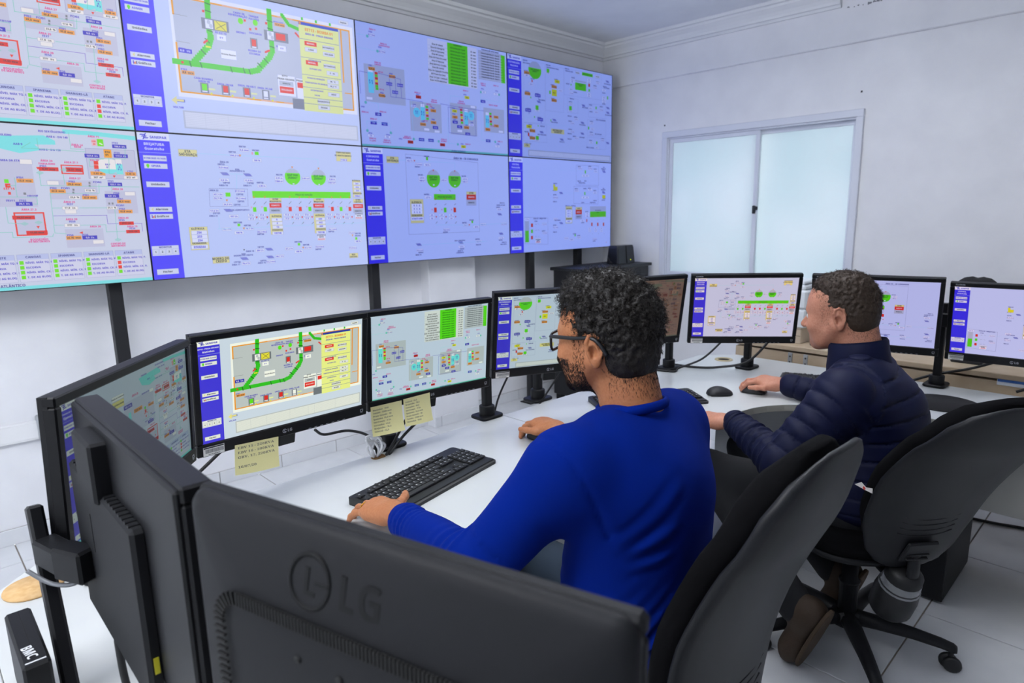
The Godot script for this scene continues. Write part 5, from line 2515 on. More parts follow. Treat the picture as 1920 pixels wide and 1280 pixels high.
func build_video_wall(pics: Dictionary) -> void:
	var shell := mat("121317", 0.5)
	var rim := mat("0b0c0f", 0.4)
	var what := [
		["matinhos", "bottom panel at the left end of the video wall showing the town network", "top panel at the left end of the video wall showing the town network"],
		["brejatuba", "lower video wall panel with two green tanks over a long green bar", ""],
		["coroados", "lower video wall panel with two green tanks and a short green bar", ""],
		["central", "lower video wall panel at the window end, mostly empty blue diagram", ""]]
	var upper := [["matinhos", "upper video wall panel at the end away from the window, network diagram"], ["bomba", "upper video wall panel with thick green pipes and yellow dialog"], ["areas", "upper video wall panel with a green table of areas"], ["morretes", "upper video wall panel at the window end, dense small diagram"]]
	what[0][1] = "lower video wall panel at the end away from the window, network diagram"
	for c in 4:
		for r in 2:
			var info: Array = upper[c] if r else what[c]
			var t := thing("video_wall_panel", info[1], "screen", Vector3((c + 0.5) * PW, PY + r * PH, 0), 0.0, "panels of the video wall")
			var st := mb()
			box(st, Vector3(0, PH / 2, -0.055), Vector3(PW - 0.004, PH - 0.004, 0.1), 0.003)
			obj("housing", st, shell, t)
			st = mb()
			var b := 0.0035
			for q in [[0, b / 2, PW, b], [0, PH - b / 2, PW, b], [-PW / 2 + b / 2, PH / 2, b, PH - 2 * b], [PW / 2 - b / 2, PH / 2, b, PH - 2 * b]]:
				box(st, Vector3(q[0], q[1], -0.003), Vector3(q[2] - 0.001, q[3], 0.008))
			obj("bezel", st, rim, t)
			st = sheet(Vector3(0, PH / 2, -0.002), PW - 2 * b, PH - 2 * b)
			obj("screen", st, pics["wall_%d_%d" % [c, r]], t)
	# steel posts that carry the panels
	for q in [[1.053, "black steel post under the video wall, fourth from the window wall"], [2.5, "black steel post under the video wall, third from the window wall"], [3.916, "black steel post under the video wall, second from the window wall"], [4.49, "black steel post under the video wall, nearest the window wall"]]:
		var p := thing("support_post", q[1], "post", Vector3(q[0], 0, -0.08), 0.0, "posts under the video wall")
		var st := mb()
		span(st, Vector3(-0.029, 0.008, -0.025), Vector3(0.029, PY, 0.025), 0.002)
		obj("post", st, shell, p)
		st = mb()
		span(st, Vector3(-0.07, 0, -0.06), Vector3(0.07, 0.008, 0.06), 0.001)
		obj("foot_plate", st, shell, p)
# ---------------------------------------------------------------- desks
const DESK := 0.74
const FLATWISE := Basis(Vector3(1, 0, 0), Vector3(0, 0, 1), Vector3(0, 1, 0))

func build_desks() -> void:
	var lam := triplanar(mat("cdd0cf", 0.3), 1.0, true)
	lam.albedo_texture = noise_tex(0.01, 256, 4, false, 1.0, 31, col("fafafb"), col("ffffff"))
	M.laminate = lam
	var edge := mat("a8a79e", 0.55)
	var board := triplanar(mat("d9d9d5", 0.5), 1.5, true)
	var right := PackedVector2Array([Vector2(1.908, 1.737), Vector2(3.36, 1.737), Vector2(3.5, 1.877), Vector2(3.5, 3.34), Vector2(2.95, 3.34), Vector2(2.95, 2.97), Vector2(2.935, 2.8), Vector2(2.895, 2.65), Vector2(2.83, 2.53), Vector2(2.762, 2.459), Vector2(2.70, 2.415), Vector2(2.64, 2.39), Vector2(2.545, 2.372), Vector2(2.43, 2.362), Vector2(2.3, 2.354), Vector2(1.908, 2.346)])
	for side in 2:
		var poly := PackedVector2Array()
		for p in right:
			poly.append(p if side == 0 else Vector2(3.812 - p.x, p.y))
		var t := thing("corner_desk", "white L-shaped corner desk under the pump diagram monitors" if side else "white L-shaped corner desk of the operator in the navy jacket", "desk")
		var st := mb()
		prism(st, poly, DESK - 0.027, DESK, Transform3D(FLATWISE, Vector3.ZERO), 0.0015)
		obj("worktop", st, lam, t)
		# edge band, slightly proud
		st = mb()
		var grown := PackedVector2Array()
		var n := poly.size()
		var cw := Geometry2D.is_polygon_clockwise(poly)
		for i in n:
			var e1 := (poly[i] - poly[(i + n - 1) % n]).normalized()
			var e2 := (poly[(i + 1) % n] - poly[i]).normalized()
			var tt := (e1 + e2).normalized()
			grown.append(poly[i] + (Vector2(-tt.y, tt.x) if cw else Vector2(tt.y, -tt.x)) * 0.0012)
		for i in n:
			var k := (i + 1) % n
			if i == n - 1:
				continue
			var a := grown[i]
			var b := grown[k]
			var nn := Vector3(b.y - a.y, 0, a.x - b.x) * (-1.0 if cw else 1.0)
			quad(st, Vector3(a.x, DESK - 0.0265, a.y), Vector3(b.x, DESK - 0.0265, b.y), Vector3(b.x, DESK - 0.0015, b.y), Vector3(a.x, DESK - 0.0015, a.y), nn)
		obj("edge_band", st, edge, t)
		var mx := func(x: float) -> float: return x if side == 0 else 3.812 - x
		var xf := func(a: Vector3, b: Vector3, called: String) -> void:
			var s2 := mb()
			var p := Vector3(mx.call(a.x), a.y, a.z)
			var q := Vector3(mx.call(b.x), b.y, b.z)
			box(s2, (p + q) / 2, (q - p).abs(), 0.002)
			obj(called, s2, board, t)
		xf.call(Vector3(1.92, 0.25, 1.8), Vector3(3.36, DESK - 0.028, 1.818), "modesty_panel")
		xf.call(Vector3(3.43, 0.25, 1.86), Vector3(3.448, DESK - 0.028, 3.3), "modesty_panel")
		xf.call(Vector3(1.93, 0.0, 1.83), Vector3(1.955, DESK - 0.028, 2.3), "side_panel")
		xf.call(Vector3(2.98, 0.0, 3.285), Vector3(3.42, DESK - 0.028, 3.31), "side_panel")
		xf.call(Vector3(3.3, 0.0, 1.88), Vector3(3.38, DESK - 0.028, 1.96), "corner_leg")
		# grommet rings let into the top
		var gs := [[Vector3(3.341, DESK, 1.888), "c9b98f"], [Vector3(2.494, DESK, 1.769), ""]]
		if side == 0:
			st = mb(true)
			lathe(st, [Vector2(0.046, 0.0), Vector2(0.044, 0.004), Vector2(0.034, 0.004), Vector2(0.031, 0.0005), Vector2(0.0, 0.0005)], 24, Transform3D(Basis.IDENTITY, gs[0][0]))
			obj("grommet", st, mat("b9aa82", 0.5), t)
			st = mb(true)
			lathe(st, [Vector2(0.028, 0.0), Vector2(0.028, 0.0012), Vector2(0.0, 0.0012)], 20, Transform3D(Basis.IDENTITY, gs[0][0]))
			obj("hole", st, mat("2c241a", 0.9), t)
	# cut-out for cables at the back edge of the left desk, with raw chipboard showing
	var w := thing("grommet_cover", "round pale wooden disc lying on the desk beside the black pole", "disc", Vector3(0.398, DESK + 0.0005, 1.888))
	var s3 := mb(true)
	lathe(s3, [Vector2(0, 0), Vector2(0.054, 0), Vector2(0.055, 0.002), Vector2(0.054, 0.005), Vector2(0, 0.005)], 28)
	var wood := triplanar(mat("d9b885", 0.6), 6.0)
	wood.albedo_texture = noise_tex(0.03, 256, 3, false, 1.0, 41, col("e4d0b4"), col("ffffff"))
	obj("disc", s3, wood, w)

# ---------------------------------------------------------------- monitors
func frame_of(at: Vector3, yaw: float, tilt: float) -> Transform3D:
	return Transform3D(Basis(Vector3.UP, deg_to_rad(yaw)) * Basis(Vector3.RIGHT, deg_to_rad(-tilt)), at)

func monitor(pic: Material, xf: Transform3D, w: float, h: float, label: String, sticker: bool, flatron: bool) -> Node3D:
	var t := thing("computer_monitor", label, "monitor")
	t.transform = xf
	var black: Material = M.monitor_black
	# front frame; the chin is deeper than the other three sides
	var sd := 0.0165
	var top := 0.0175
	var chin := 0.0335
	var st := mb()
	for r in [[-w / 2, w / 2, 0.0, chin], [-w / 2, w / 2, h - top, h], [-w / 2, -w / 2 + sd, chin, h - top], [w / 2 - sd, w / 2, chin, h - top]]:
		span(st, Vector3(r[0], r[2], -0.022), Vector3(r[1], r[3], 0.0), 0.0025)
	obj("bezel", st, black, t)
	# back shell, tapering to the mount
	st = mb()
	var rings := []
	for q in [[0.0, -0.012, 0.0], [0.001, -0.028, 0.0], [0.03, -0.045, 0.01], [0.05, -0.05, 0.02], [0.06, -0.05, 0.03]]:
		var ring := PackedVector3Array()
		var hw: float = w / 2 - q[0]
		for c in [[-1, -1], [1, -1], [1, 1], [-1, 1]]:
			ring.append(Vector3(c[0] * hw, h / 2 + c[1] * (h / 2 - q[0]), q[1]))
		rings.append(ring)
	loft(st, rings)
	obj("back_shell", st, black, t)
	st = sheet(Vector3(0, (chin + h - top) / 2, -0.004), w - 2 * sd + 0.002, h - top - chin + 0.002)
	obj("screen", st, pic, t)
	# maker's mark: ring with the face letters, and the name
	var pale: Material = M.pale_print
	st = mb(true)
	var ring_pts := PackedVector3Array()
	for k in 15:
		var a := 0.35 + TAU * 0.86 * k / 14.0
		ring_pts.append(Vector3(-0.016 + cos(a) * 0.0052, chin * 0.46 + sin(a) * 0.0052, 0.0002))
	tube(st, ring_pts, 0.0008, 5)
	box(st, Vector3(-0.0165, chin * 0.46, 0.0002), Vector3(0.0012, 0.005, 0.0006))
	box(st, Vector3(-0.015, chin * 0.46 - 0.002, 0.0002), Vector3(0.004, 0.0012, 0.0006))
	obj("brand_ring", st, pale, t)
	lettering(t, "brand_letters", "LG", 0.011, Vector3(-0.0005, chin * 0.46, 0.0001), Basis.IDENTITY, pale, 0.0005, true)
	# power mark and key legends
	st = mb()
	for r in [[0, 0.0, 0.009, 0.0012], [0, 0.0065, 0.009, 0.0012], [-0.004, 0.003, 0.0012, 0.0065], [0.004, 0.003, 0.0012, 0.0065], [0, -0.003, 0.0075, 0.0012]]:
		box(st, Vector3(w / 2 - 0.018 + r[0], chin * 0.42 + r[1], 0.0001), Vector3(r[2], r[3], 0.0006))
	obj("power_mark", st, pale, t)
	st = mb()
	for k in 7:
		box(st, Vector3(w * 0.12 + k * 0.018, 0.004, 0.0001), Vector3(0.008, 0.0012, 0.0005))
	obj("key_legends", st, pale, t)
	if not flatron:
		st = mb()
		box(st, Vector3(0.0, -0.012, -0.03), Vector3(0.05, 0.05, 0.026), 0.003, Basis(Vector3.RIGHT, 0.15))
		obj("mount_foot", st, black, t)
	if flatron:
		lettering(t, "model_letters", "FLATRON", 0.007, Vector3(-w / 2 + 0.035, h - top * 0.5, 0.0001), Basis.IDENTITY, pale, 0.0004, true)
	if sticker:
		st = sheet(Vector3(-w / 2 + 0.04, chin * 0.5 - 0.003, 0.0006), 0.054, 0.026)
		obj("asset_sticker", st, M.sticker, t)
	return t

# desk pole with foot plate that a monitor hangs on
func stand(at: Vector3, top: float, head: Vector3, label: String) -> void:
	var t := thing("monitor_stand", label, "monitor stand", at)
	var black: Material = M.monitor_black
	var st := mb()
	prism(st, rrect(0.11, 0.085, 0.02), 0.0, 0.012, Transform3D(FLATWISE, Vector3.ZERO), 0.003)
	obj("foot_plate", st, black, t)
	st = mb(true)
	lathe(st, [Vector2(0.03, 0.012), Vector2(0.03, 0.045), Vector2(0.026, 0.048), Vector2(0.0, 0.048)], 16)
	obj("collar", st, black, t)
	st = mb()
	prism(st, rrect(0.036, 0.03, 0.008, 3), 0.02, top, Transform3D(FLATWISE, Vector3.ZERO), 0.002)
	obj("pole", st, black, t)
	var arm := head - at
	st = mb()
	var a := Vector3(0, arm.y, 0)
	var d := Vector3(arm.x, 0, arm.z)
	if d.length() > 0.02:
		box(st, a + d * 0.5, Vector3(0.03, 0.045, d.length()), 0.004, Basis.looking_at(d.normalized(), Vector3.UP))
	box(st, a, Vector3(0.05, 0.06, 0.05), 0.006)
	obj("arm", st, black, t)

func build_monitors(pics: Dictionary) -> void:
	M.monitor_black = bumpy(triplanar(mat("0e0f12", 0.45, 0.0, 0.35), 30.0), noise_tex(0.2, 128, 2, true, 2.0, 51), 0.15)
	M.pale_print = mat("a9adb4", 0.5)
	M.monitor_grey = bumpy(triplanar(mat("17181b", 0.58, 0.0, 0.3), 30.0), noise_tex(0.3, 128, 2, true, 2.0, 52), 0.15)
	M.monitor_dark = mat("0c0d0f", 0.6, 0.0, 0.3)
	M.vent_black = mat("08090a", 0.8)
	cv = Image.create(216, 104, false, Image.FORMAT_RGBA8)
	cv.fill(ink("lt"))
	rc(8, 8, 200, 14, "k")
	for k in 46:
		rc(24 + k * 4, 30, 1 + (k * 7) % 3, 42, "k")
	write("PATRIMÔNIO", 54, 94, 18, ink("k"))
	fr(0, 0, 216, 104, "k", 4)
	var sm := mat("ffffff", 0.5)
	sm.albedo_texture = ImageTexture.create_from_image(cv)
	M.sticker = sm
	# seen from the front: bottom left corner, turn, lean, size
	var list := [
		["desk_1", Vector3(0.418, 0.938, 2.295), 49.4, -2.7, 0.490, 0.294, "monitor turned at the desk corner, dim town network with the control centre menu", false, false],
		["desk_2", Vector3(0.758, 0.918, 1.859), 1.8, -7.3, 0.490, 0.316, "desk monitor with thick green pipes, one yellow note hanging under it", true, false],
		["desk_3", Vector3(1.278, 0.907, 1.801), -5.8, -5.5, 0.466, 0.318, "desk monitor with a green table, two yellow notes hanging under it", false, false],
		["desk_4", Vector3(1.762, 0.927, 1.837), -24.0, -9.5, 0.466, 0.318, "desk monitor in front of the bespectacled man's face", true, false],
		["desk_5", Vector3(2.415, 0.910, 1.757), -20.6, -9.3, 0.466, 0.318, "dim brownish desk monitor behind the curly haired man's head", false, false],
		["desk_6", Vector3(2.896, 0.900, 1.938), -50.1, -10.0, 0.479, 0.327, "desk monitor with two green tanks over a long green bar", true, true],
		["desk_7", Vector3(3.176, 0.905, 2.381), -77.9, -11.0, 0.479, 0.327, "desk monitor half hidden behind the head of the man in navy", false, true],
		["desk_8", Vector3(3.379, 0.880, 2.849), -86.0, -9.0, 0.479, 0.327, "desk monitor over the round mouse mat, mostly empty diagram", true, true]]
	for q in list:
		var b := Basis(Vector3.UP, deg_to_rad(q[2]))
		var at: Vector3 = q[1] + b.x * (q[4] * 0.5)
		monitor(pics[q[0]], frame_of(at, q[2], q[3]), q[4], q[5], q[6], q[7], q[8])
	stand(Vector3(0.53, DESK, 1.93), 0.34, Vector3(0.60, 1.03, 1.965), "black pole behind the monitor turned at the desk corner")
	stand(Vector3(1.405, DESK, 1.705), 0.30, Vector3(1.2, 1.02, 1.66), "black pole behind the green pipe monitor, beside the white cables")
	stand(Vector3(1.85, DESK, 1.708), 0.34, Vector3(1.72, 1.02, 1.62), "black pole with thick collar between the table monitor and its neighbour")
	stand(Vector3(2.15, DESK, 1.69), 0.30, Vector3(2.13, 1.03, 1.73), "black pole under the monitor in front of the bespectacled face")
	stand(Vector3(2.985, DESK, 1.785), 0.34, Vector3(2.87, 1.03, 1.64), "black pole behind the dim brownish monitor")
	stand(Vector3(3.25, DESK, 2.06), 0.34, Vector3(3.12, 1.03, 2.1), "black pole hidden behind the tank monitor")
	stand(Vector3(3.38, DESK, 2.6), 0.34, Vector3(3.29, 1.03, 2.6), "black pole hidden behind the head of the man in navy")
	stand(Vector3(3.475, DESK, 2.81), 0.36, Vector3(3.45, 1.03, 3.0), "black pole beside the round mouse mat")
	# hinge between the brown monitor and the tank monitor, foot stubs under two monitors
	build_near_monitors(pics)

# two monitors on the near wing of the desk, seen from behind
func build_near_monitors(pics: Dictionary) -> void:
	var black: Material = M.monitor_black
	# older monitor with a deep boxed back, facing the operator
	var w := 0.499
	var h := 0.304
	var t := thing("computer_monitor", "black monitor seen from behind with a deep boxed back on a side pole", "monitor")
	t.transform = frame_of(Vector3(0.486, 0.925, 2.564), 90.0, 0.0)
	var st := mb()
	for r in [[-w / 2, w / 2, 0.0, 0.03], [-w / 2, w / 2, h - 0.02, h], [-w / 2, -w / 2 + 0.02, 0.03, h - 0.02], [w / 2 - 0.02, w / 2, 0.03, h - 0.02]]:
		span(st, Vector3(r[0], r[2], -0.034), Vector3(r[1], r[3], 0.0), 0.003)
	obj("bezel", st, black, t)
	st = sheet(Vector3(0, h / 2, -0.005), w - 0.038, h - 0.048)
	obj("screen", st, pics.desk_9, t)
	st = mb()
	span(st, Vector3(-w / 2 + 0.004, 0.004, -0.04), Vector3(w / 2 - 0.004, h - 0.004, -0.03), 0.003)
	obj("back_plate", st, black, t)
	st = mb()
	span(st, Vector3(-0.108, -0.03, -0.056), Vector3(0.235, 0.212, -0.036), 0.005)
	var hump := obj("back_box", st, M.monitor_grey, t)
	for k in 22:
		st = mb()
		box(st, Vector3(-0.09 + k * 0.0145, 0.2122, -0.046), Vector3(0.006, 0.002, 0.014))
		obj("vent_rib", st, black, hump)
	st = mb()
	box(st, Vector3(0.12, 0.13, -0.0562), Vector3(0.0015, 0.06, 0.001))
	obj("panel_seam", st, black, hump)
	st = mb()
	span(st, Vector3(0.035, 0.2, -0.062), Vector3(0.135, 0.286, -0.036), 0.004)
	obj("cable_hump", st, M.monitor_grey, t)
	st = mb()
	box(st, Vector3(-0.1085, 0.03, -0.046), Vector3(0.0015, 0.022, 0.006))
	obj("yellow_tag", st, mat("d8cf1e", 0.5), t)
	# its pole, off to the side, with the arm and the clamp head
	var p := thing("monitor_stand", "tall black flat pole in front of the pale disc, with a short thick arm", "monitor stand", Vector3(0.385, DESK, 2.355))
	var slope := Basis(Vector3.RIGHT, -0.30)
	st = mb()
	box(st, slope * Vector3(0, 0.165, 0), Vector3(0.022, 0.325, 0.04), 0.004, slope)
	obj("pole", st, black, p)
	st = mb()
	prism(st, rrect(0.036, 0.09, 0.012), 0.0, 0.012, Transform3D(FLATWISE, Vector3.ZERO), 0.003)
	obj("foot_plate", st, black, p)
	st = mb()
	box(st, Vector3(0.012, 0.248, -0.03), Vector3(0.036, 0.042, 0.075), 0.004, Basis(Vector3.UP, 0.25))
	obj("arm", st, black, p)
	st = mb()
	box(st, Vector3(0.028, 0.252, 0.03), Vector3(0.036, 0.052, 0.06), 0.004, Basis(Vector3.UP, 0.45))
	obj("clamp_head", st, black, p)
	# the big one: logo on its back
	var w2 := 0.464
	var h2 := 0.306
	var g := thing("computer_monitor", "large dark grey monitor seen from behind with raised ring and letters", "monitor")
	var mid := Vector3(0.539, 0.934, 3.059)
	g.transform = frame_of(mid, 105.7, 0.0)
	st = mb()
	for r in [[-w2 / 2, w2 / 2, 0.0, 0.03], [-w2 / 2, w2 / 2, h2 - 0.018, h2], [-w2 / 2, -w2 / 2 + 0.018, 0.03, h2 - 0.018], [w2 / 2 - 0.018, w2 / 2, 0.03, h2 - 0.018]]:
		span(st, Vector3(r[0], r[2], -0.016), Vector3(r[1], r[3], 0.0), 0.004)
	obj("bezel", st, M.monitor_grey, g)
	st = sheet(Vector3(0, h2 / 2, -0.004), w2 - 0.034, h2 - 0.046)
	obj("screen", st, pics.desk_10, g)
	# back shell: rolled edge, long slope, flat field
	st = mb(true)
	var rings := []
	for q in [[0.001, -0.012, 0.016], [0.001, -0.02, 0.016], [0.004, -0.026, 0.016], [0.012, -0.0295, 0.016], [0.035, -0.036, 0.025], [0.06, -0.042, 0.03], [0.085, -0.045, 0.03], [0.105, -0.046, 0.03]]:
		var ring := PackedVector3Array()
		for v in rrect(w2 - 2 * q[0], h2 - 2 * q[0], q[2], 5):
			ring.append(Vector3(v.x, h2 / 2 + v.y, q[1]))
		rings.append(ring)
	loft(st, rings)
	var shell := obj("back_shell", st, M.monitor_grey, g)
	# vent slots in an arch, each a dark notch
	var arch := []
	var aw := 0.172
	var ah := 0.158
	for k in 26:
		arch.append([Vector2(aw, -0.06 + k * (ah + 0.06 - 0.03) / 26.0), 0.0])
	for k in 8:
		var an := PI / 2 * k / 8.0
		arch.append([Vector2(aw - 0.03 + cos(an) * 0.03, ah - 0.03 + sin(an) * 0.03), an])
	for k in 70:
		arch.append([Vector2(aw - 0.03 - k * (2 * aw - 0.06) / 70.0, ah), PI / 2])
	st = mb()
	for q in arch:
		var at2: Vector2 = q[0]
		var rad := Basis(Vector3.BACK, q[1])
		box(st, Vector3(at2.x, at2.y + 0.065, -0.0468), Vector3(0.013, 0.0022, 0.003), 0.0, rad)
	obj("vent_slots", st, M.vent_black, shell)
	for q in [Vector2(0.067, 0.188), Vector2(0.018, 0.186)]:
		st = mb(true)
		lathe(st, [Vector2(0.004, 0.0), Vector2(0.004, 0.0008), Vector2(0.0, 0.0008)], 10, Transform3D(Basis(Vector3.RIGHT, -PI / 2), Vector3(q.x, q.y, -0.0462)))
		obj("screw", st, M.vent_black, shell)
	# maker's mark: a ring with the face letters, then the name
	st = mb(true)
	var c := Vector3(0.053, 0.262, -0.0375)
	var lean := Basis(Vector3.UP, PI) * Basis(Vector3.RIGHT, -0.22)
	var circ := PackedVector3Array()
	for k in 33:
		var a := TAU * k / 32.0
		circ.append(c + lean * Vector3(cos(a) * 0.023, sin(a) * 0.023, 0.0))
	tube(st, circ, 0.0022, 6)
	obj("brand_ring", st, M.monitor_dark, shell)
	st = mb()
	prism(st, PackedVector2Array([Vector2(-0.006, 0.012), Vector2(-0.001, 0.012), Vector2(-0.001, -0.008), Vector2(0.007, -0.008), Vector2(0.007, -0.0125), Vector2(-0.006, -0.0125)]), -0.001, 0.0012, Transform3D(lean, c), 0.0004)
	obj("brand_letters", st, M.monitor_dark, shell)
	st = mb()
	prism(st, PackedVector2Array([Vector2(0.006, 0.002), Vector2(0.021, 0.002), Vector2(0.021, -0.002), Vector2(0.006, -0.002)]), -0.001, 0.0012, Transform3D(lean, c), 0.0004)
	obj("brand_letters", st, M.monitor_dark, shell)
	lettering(shell, "brand_letters", "LG", 0.038, c + lean * Vector3(0.058, -0.001, -0.0005), lean, M.monitor_dark, 0.003, true)
	var p2 := thing("monitor_stand", "black pole hidden below the large monitor seen from behind", "monitor stand", Vector3(0.46, DESK, 3.0))
	st = mb()
	box(st, Vector3(0, 0.15, 0), Vector3(0.022, 0.3, 0.045), 0.004)
	obj("pole", st, black, p2)
	st = mb()
	box(st, Vector3(0.03, 0.25, 0.0), Vector3(0.05, 0.05, 0.05), 0.004)
	obj("arm", st, black, p2)
	st = mb()
	prism(st, rrect(0.09, 0.11, 0.02), 0.0, 0.012, Transform3D(FLATWISE, Vector3.ZERO), 0.003)
	obj("foot_plate", st, black, p2)

# ---------------------------------------------------------------- chairs
func back_outline(t: float) -> float:
	var keys := [Vector2(0, 0.07), Vector2(0.03, 0.12), Vector2(0.1, 0.165), Vector2(0.25, 0.2), Vector2(0.5, 0.218), Vector2(0.72, 0.212), Vector2(0.86, 0.185), Vector2(0.94, 0.145), Vector2(0.98, 0.1), Vector2(1.0, 0.06)]
	for i in keys.size() - 1:
		if t <= keys[i + 1].x:
			return lerpf(keys[i].y, keys[i + 1].y, smoothstep(0, 1, (t - keys[i].x) / (keys[i + 1].x - keys[i].x)) * 0.4 + 0.6 * (t - keys[i].x) / (keys[i + 1].x - keys[i].x))
	return 0.06

func back_loft(st: SurfaceTool, height: float, z_front: float, z_rear: float, grow: float, wrap: float, wide: float) -> void:
	var rings := []
	var N := 26
	for i in N + 1:
		var t := 0.5 - 0.5 * cos(PI * i / N)
		var w := back_outline(t) * wide + grow
		var endr := minf(1.0, minf(t, 1.0 - t) * 9.0 + 0.35)
		var bend := 0.035 * sin(PI * minf(1.0, t * 1.25)) - 0.02 * t * t
		var ring := PackedVector3Array()
		var half := (z_rear - z_front) * 0.5 * endr
		var zc := (z_front + z_rear) * 0.5 - bend
		for k in 22:
			var a := TAU * k / 22.0
			var cx := signf(cos(a)) * pow(absf(cos(a)), 0.55)
			var sz_ := signf(sin(a)) * pow(absf(sin(a)), 0.6)
			ring.append(Vector3(cx * w, t * height - grow + 2 * grow * t, zc + sz_ * half - wrap * pow(absf(cx * w) / 0.218, 2.2)))
		rings.append(ring)
	loft(st, rings)

func chair(at: Vector3, turn: float, label: String, lean: float, back_at: Vector3, tall: float, wide: float, swivel: float, torn: bool) -> void:
	var t := thing("office_chair", label, "chair", at, turn)
	var fabric: Material = M.chair_fabric
	var plastic: Material = M.chair_plastic
	# seat
	var st := mb(true)
	var rings := []
	for q in [[0.42, 0.12], [0.425, 0.2], [0.44, 0.225], [0.47, 0.235], [0.495, 0.228], [0.508, 0.2], [0.512, 0.1]]:
		var ring := PackedVector3Array()
		for k in 32:
			var a := TAU * k / 32.0
			ring.append(Vector3(signf(cos(a)) * pow(absf(cos(a)), 0.7) * q[1], q[0], signf(sin(a)) * pow(absf(sin(a)), 0.7) * q[1] * 0.97))
		rings.append(ring)
	loft(st, rings)
	obj("seat_cushion", st, fabric, t)
	st = mb(true)
	rings = []
	for q in [[0.4, 0.13], [0.405, 0.2], [0.42, 0.23], [0.432, 0.232]]:
		var ring := PackedVector3Array()
		for k in 32:
			var a := TAU * k / 32.0
			ring.append(Vector3(signf(cos(a)) * pow(absf(cos(a)), 0.7) * q[1], q[0], signf(sin(a)) * pow(absf(sin(a)), 0.7) * q[1] * 0.97))
		rings.append(ring)
	loft(st, rings)
	obj("seat_shell", st, plastic, t)
	# backrest
	var b := Node3D.new()
	b.name = "backrest"
	t.add_child(b)
	b.transform = Transform3D(Basis(Vector3.RIGHT, lean), back_at)
	st = mb(true)
	back_loft(st, tall, -0.034, 0.03, -0.008, 0.045, wide)
	obj("cushion", st, fabric, b)
	st = mb(true)
	back_loft(st, tall, 0.022, 0.052, 0.004, 0.045, wide)
	obj("shell", st, plastic, b)
	# moulded ribs low on the shell and the slotted bracket
	st = mb(true)
	for k in 4:
		var pts := PackedVector3Array()
		for j in 13:
			var x := (j - 6) / 6.0 * 0.13 * wide * 0.75
			pts.append(Vector3(x, 0.13 + k * 0.022 + 0.1 * (x / 0.13) * (x / 0.13) * 0.35, 0.0505 - 0.035 * sin(PI * minf(1.0, (0.13 + k * 0.022) / tall * 1.25)) + 0.0 - 0.045 * pow(absf(x) / 0.218, 2.2)))
		tube(st, pts, 0.0022, 5)
	obj("shell_ribs", st, plastic, b)
	st = mb()
	for k in 4:
		box(st, Vector3(0, 0.05 + k * 0.016, 0.05 - 0.004 * k), Vector3(0.07, 0.007, 0.012), 0.002)
	box(st, Vector3(0, 0.075, 0.042), Vector3(0.095, 0.085, 0.012), 0.004)
	obj("bracket_plate", st, plastic, b)
	if torn:
		st = mb()
		prism(st, PackedVector2Array([Vector2(-0.03, -0.01), Vector2(-0.005, -0.004), Vector2(0.03, 0.006), Vector2(0.026, 0.02), Vector2(0.006, 0.008), Vector2(-0.012, 0.012)]), 0.0, 0.001, Transform3D(Basis(Vector3.UP, -PI / 2 + 0.2) * Basis(Vector3.BACK, 0.2), Vector3(-0.2225, 0.3, -0.03)))
		var lb := obj("torn_label", st, mat("dcd8d2", 0.7), b)
		st = mb()
		box(st, Vector3(-0.2235, 0.303, -0.034), Vector3(0.001, 0.008, 0.02))
		obj("red_print", st, mat("b0302a", 0.7), lb)
	# spine from the seat to the back, with its rubber boot and a band of clear tape
	st = mb(true)
	tube(st, curve_pts([Vector3(0, 0.395, 0.06), Vector3(0, 0.37, 0.2), Vector3(0, 0.40, 0.275), Vector3(0, back_at.y + 0.04, back_at.z + 0.06)], 6), 0.022, 8, 0.02, 0.6)
	obj("back_spine", st, plastic, t)
	st = mb(true)
	var boot := Transform3D(Basis(Vector3.RIGHT, 0.35), Vector3(0, 0.27, 0.2))
	lathe(st, [Vector2(0, -0.02), Vector2(0.05, -0.018), Vector2(0.062, 0.0), Vector2(0.064, 0.06), Vector2(0.058, 0.1), Vector2(0.052, 0.118), Vector2(0.052, 0.15), Vector2(0.04, 0.165), Vector2(0, 0.168)], 20, boot)
	var bo := obj("adjuster_boot", st, M.boot_black, t)
	st = mb(true)
	lathe(st, [Vector2(0.06, 0.095), Vector2(0.0565, 0.104), Vector2(0.0545, 0.113), Vector2(0.0555, 0.12), Vector2(0.0535, 0.13)], 20, boot)
	obj("clear_tape", st, M.tape, bo)
	# column and star base
	st = mb(true)
	lathe(st, [Vector2(0.0, 0.08), Vector2(0.03, 0.08), Vector2(0.03, 0.23), Vector2(0.034, 0.232), Vector2(0.034, 0.242), Vector2(0.026, 0.245), Vector2(0.026, 0.4), Vector2(0, 0.4)], 18)
	obj("gas_column", st, plastic, t)
	st = mb(true)
	lathe(st, [Vector2(0, 0.075), Vector2(0.05, 0.08), Vector2(0.055, 0.1), Vector2(0.045, 0.125), Vector2(0, 0.13)], 18)
	obj("base_hub", st, plastic, t)
	for k in 5:
		var a := swivel + TAU * k / 5.0
		var d := Vector3(sin(a), 0, cos(a))
		var sdv := Vector3(cos(a), 0, -sin(a))
		st = mb(true)
		rings = []
		for q in [[0.02, 0.03, 0.105, 0.028], [0.1, 0.029, 0.104, 0.024], [0.2, 0.025, 0.098, 0.019], [0.28, 0.022, 0.088, 0.017], [0.315, 0.02, 0.08, 0.016], [0.325, 0.012, 0.077, 0.012]]:
			var ring := PackedVector3Array()
			for j in 10:
				var an := TAU * j / 10.0
				ring.append(d * q[0] + sdv * cos(an) * q[1] + Vector3(0, q[2] + sin(an) * q[3], 0))
			rings.append(ring)
		loft(st, rings)
		var leg := obj("leg", st, plastic, t)
		st = mb(true)
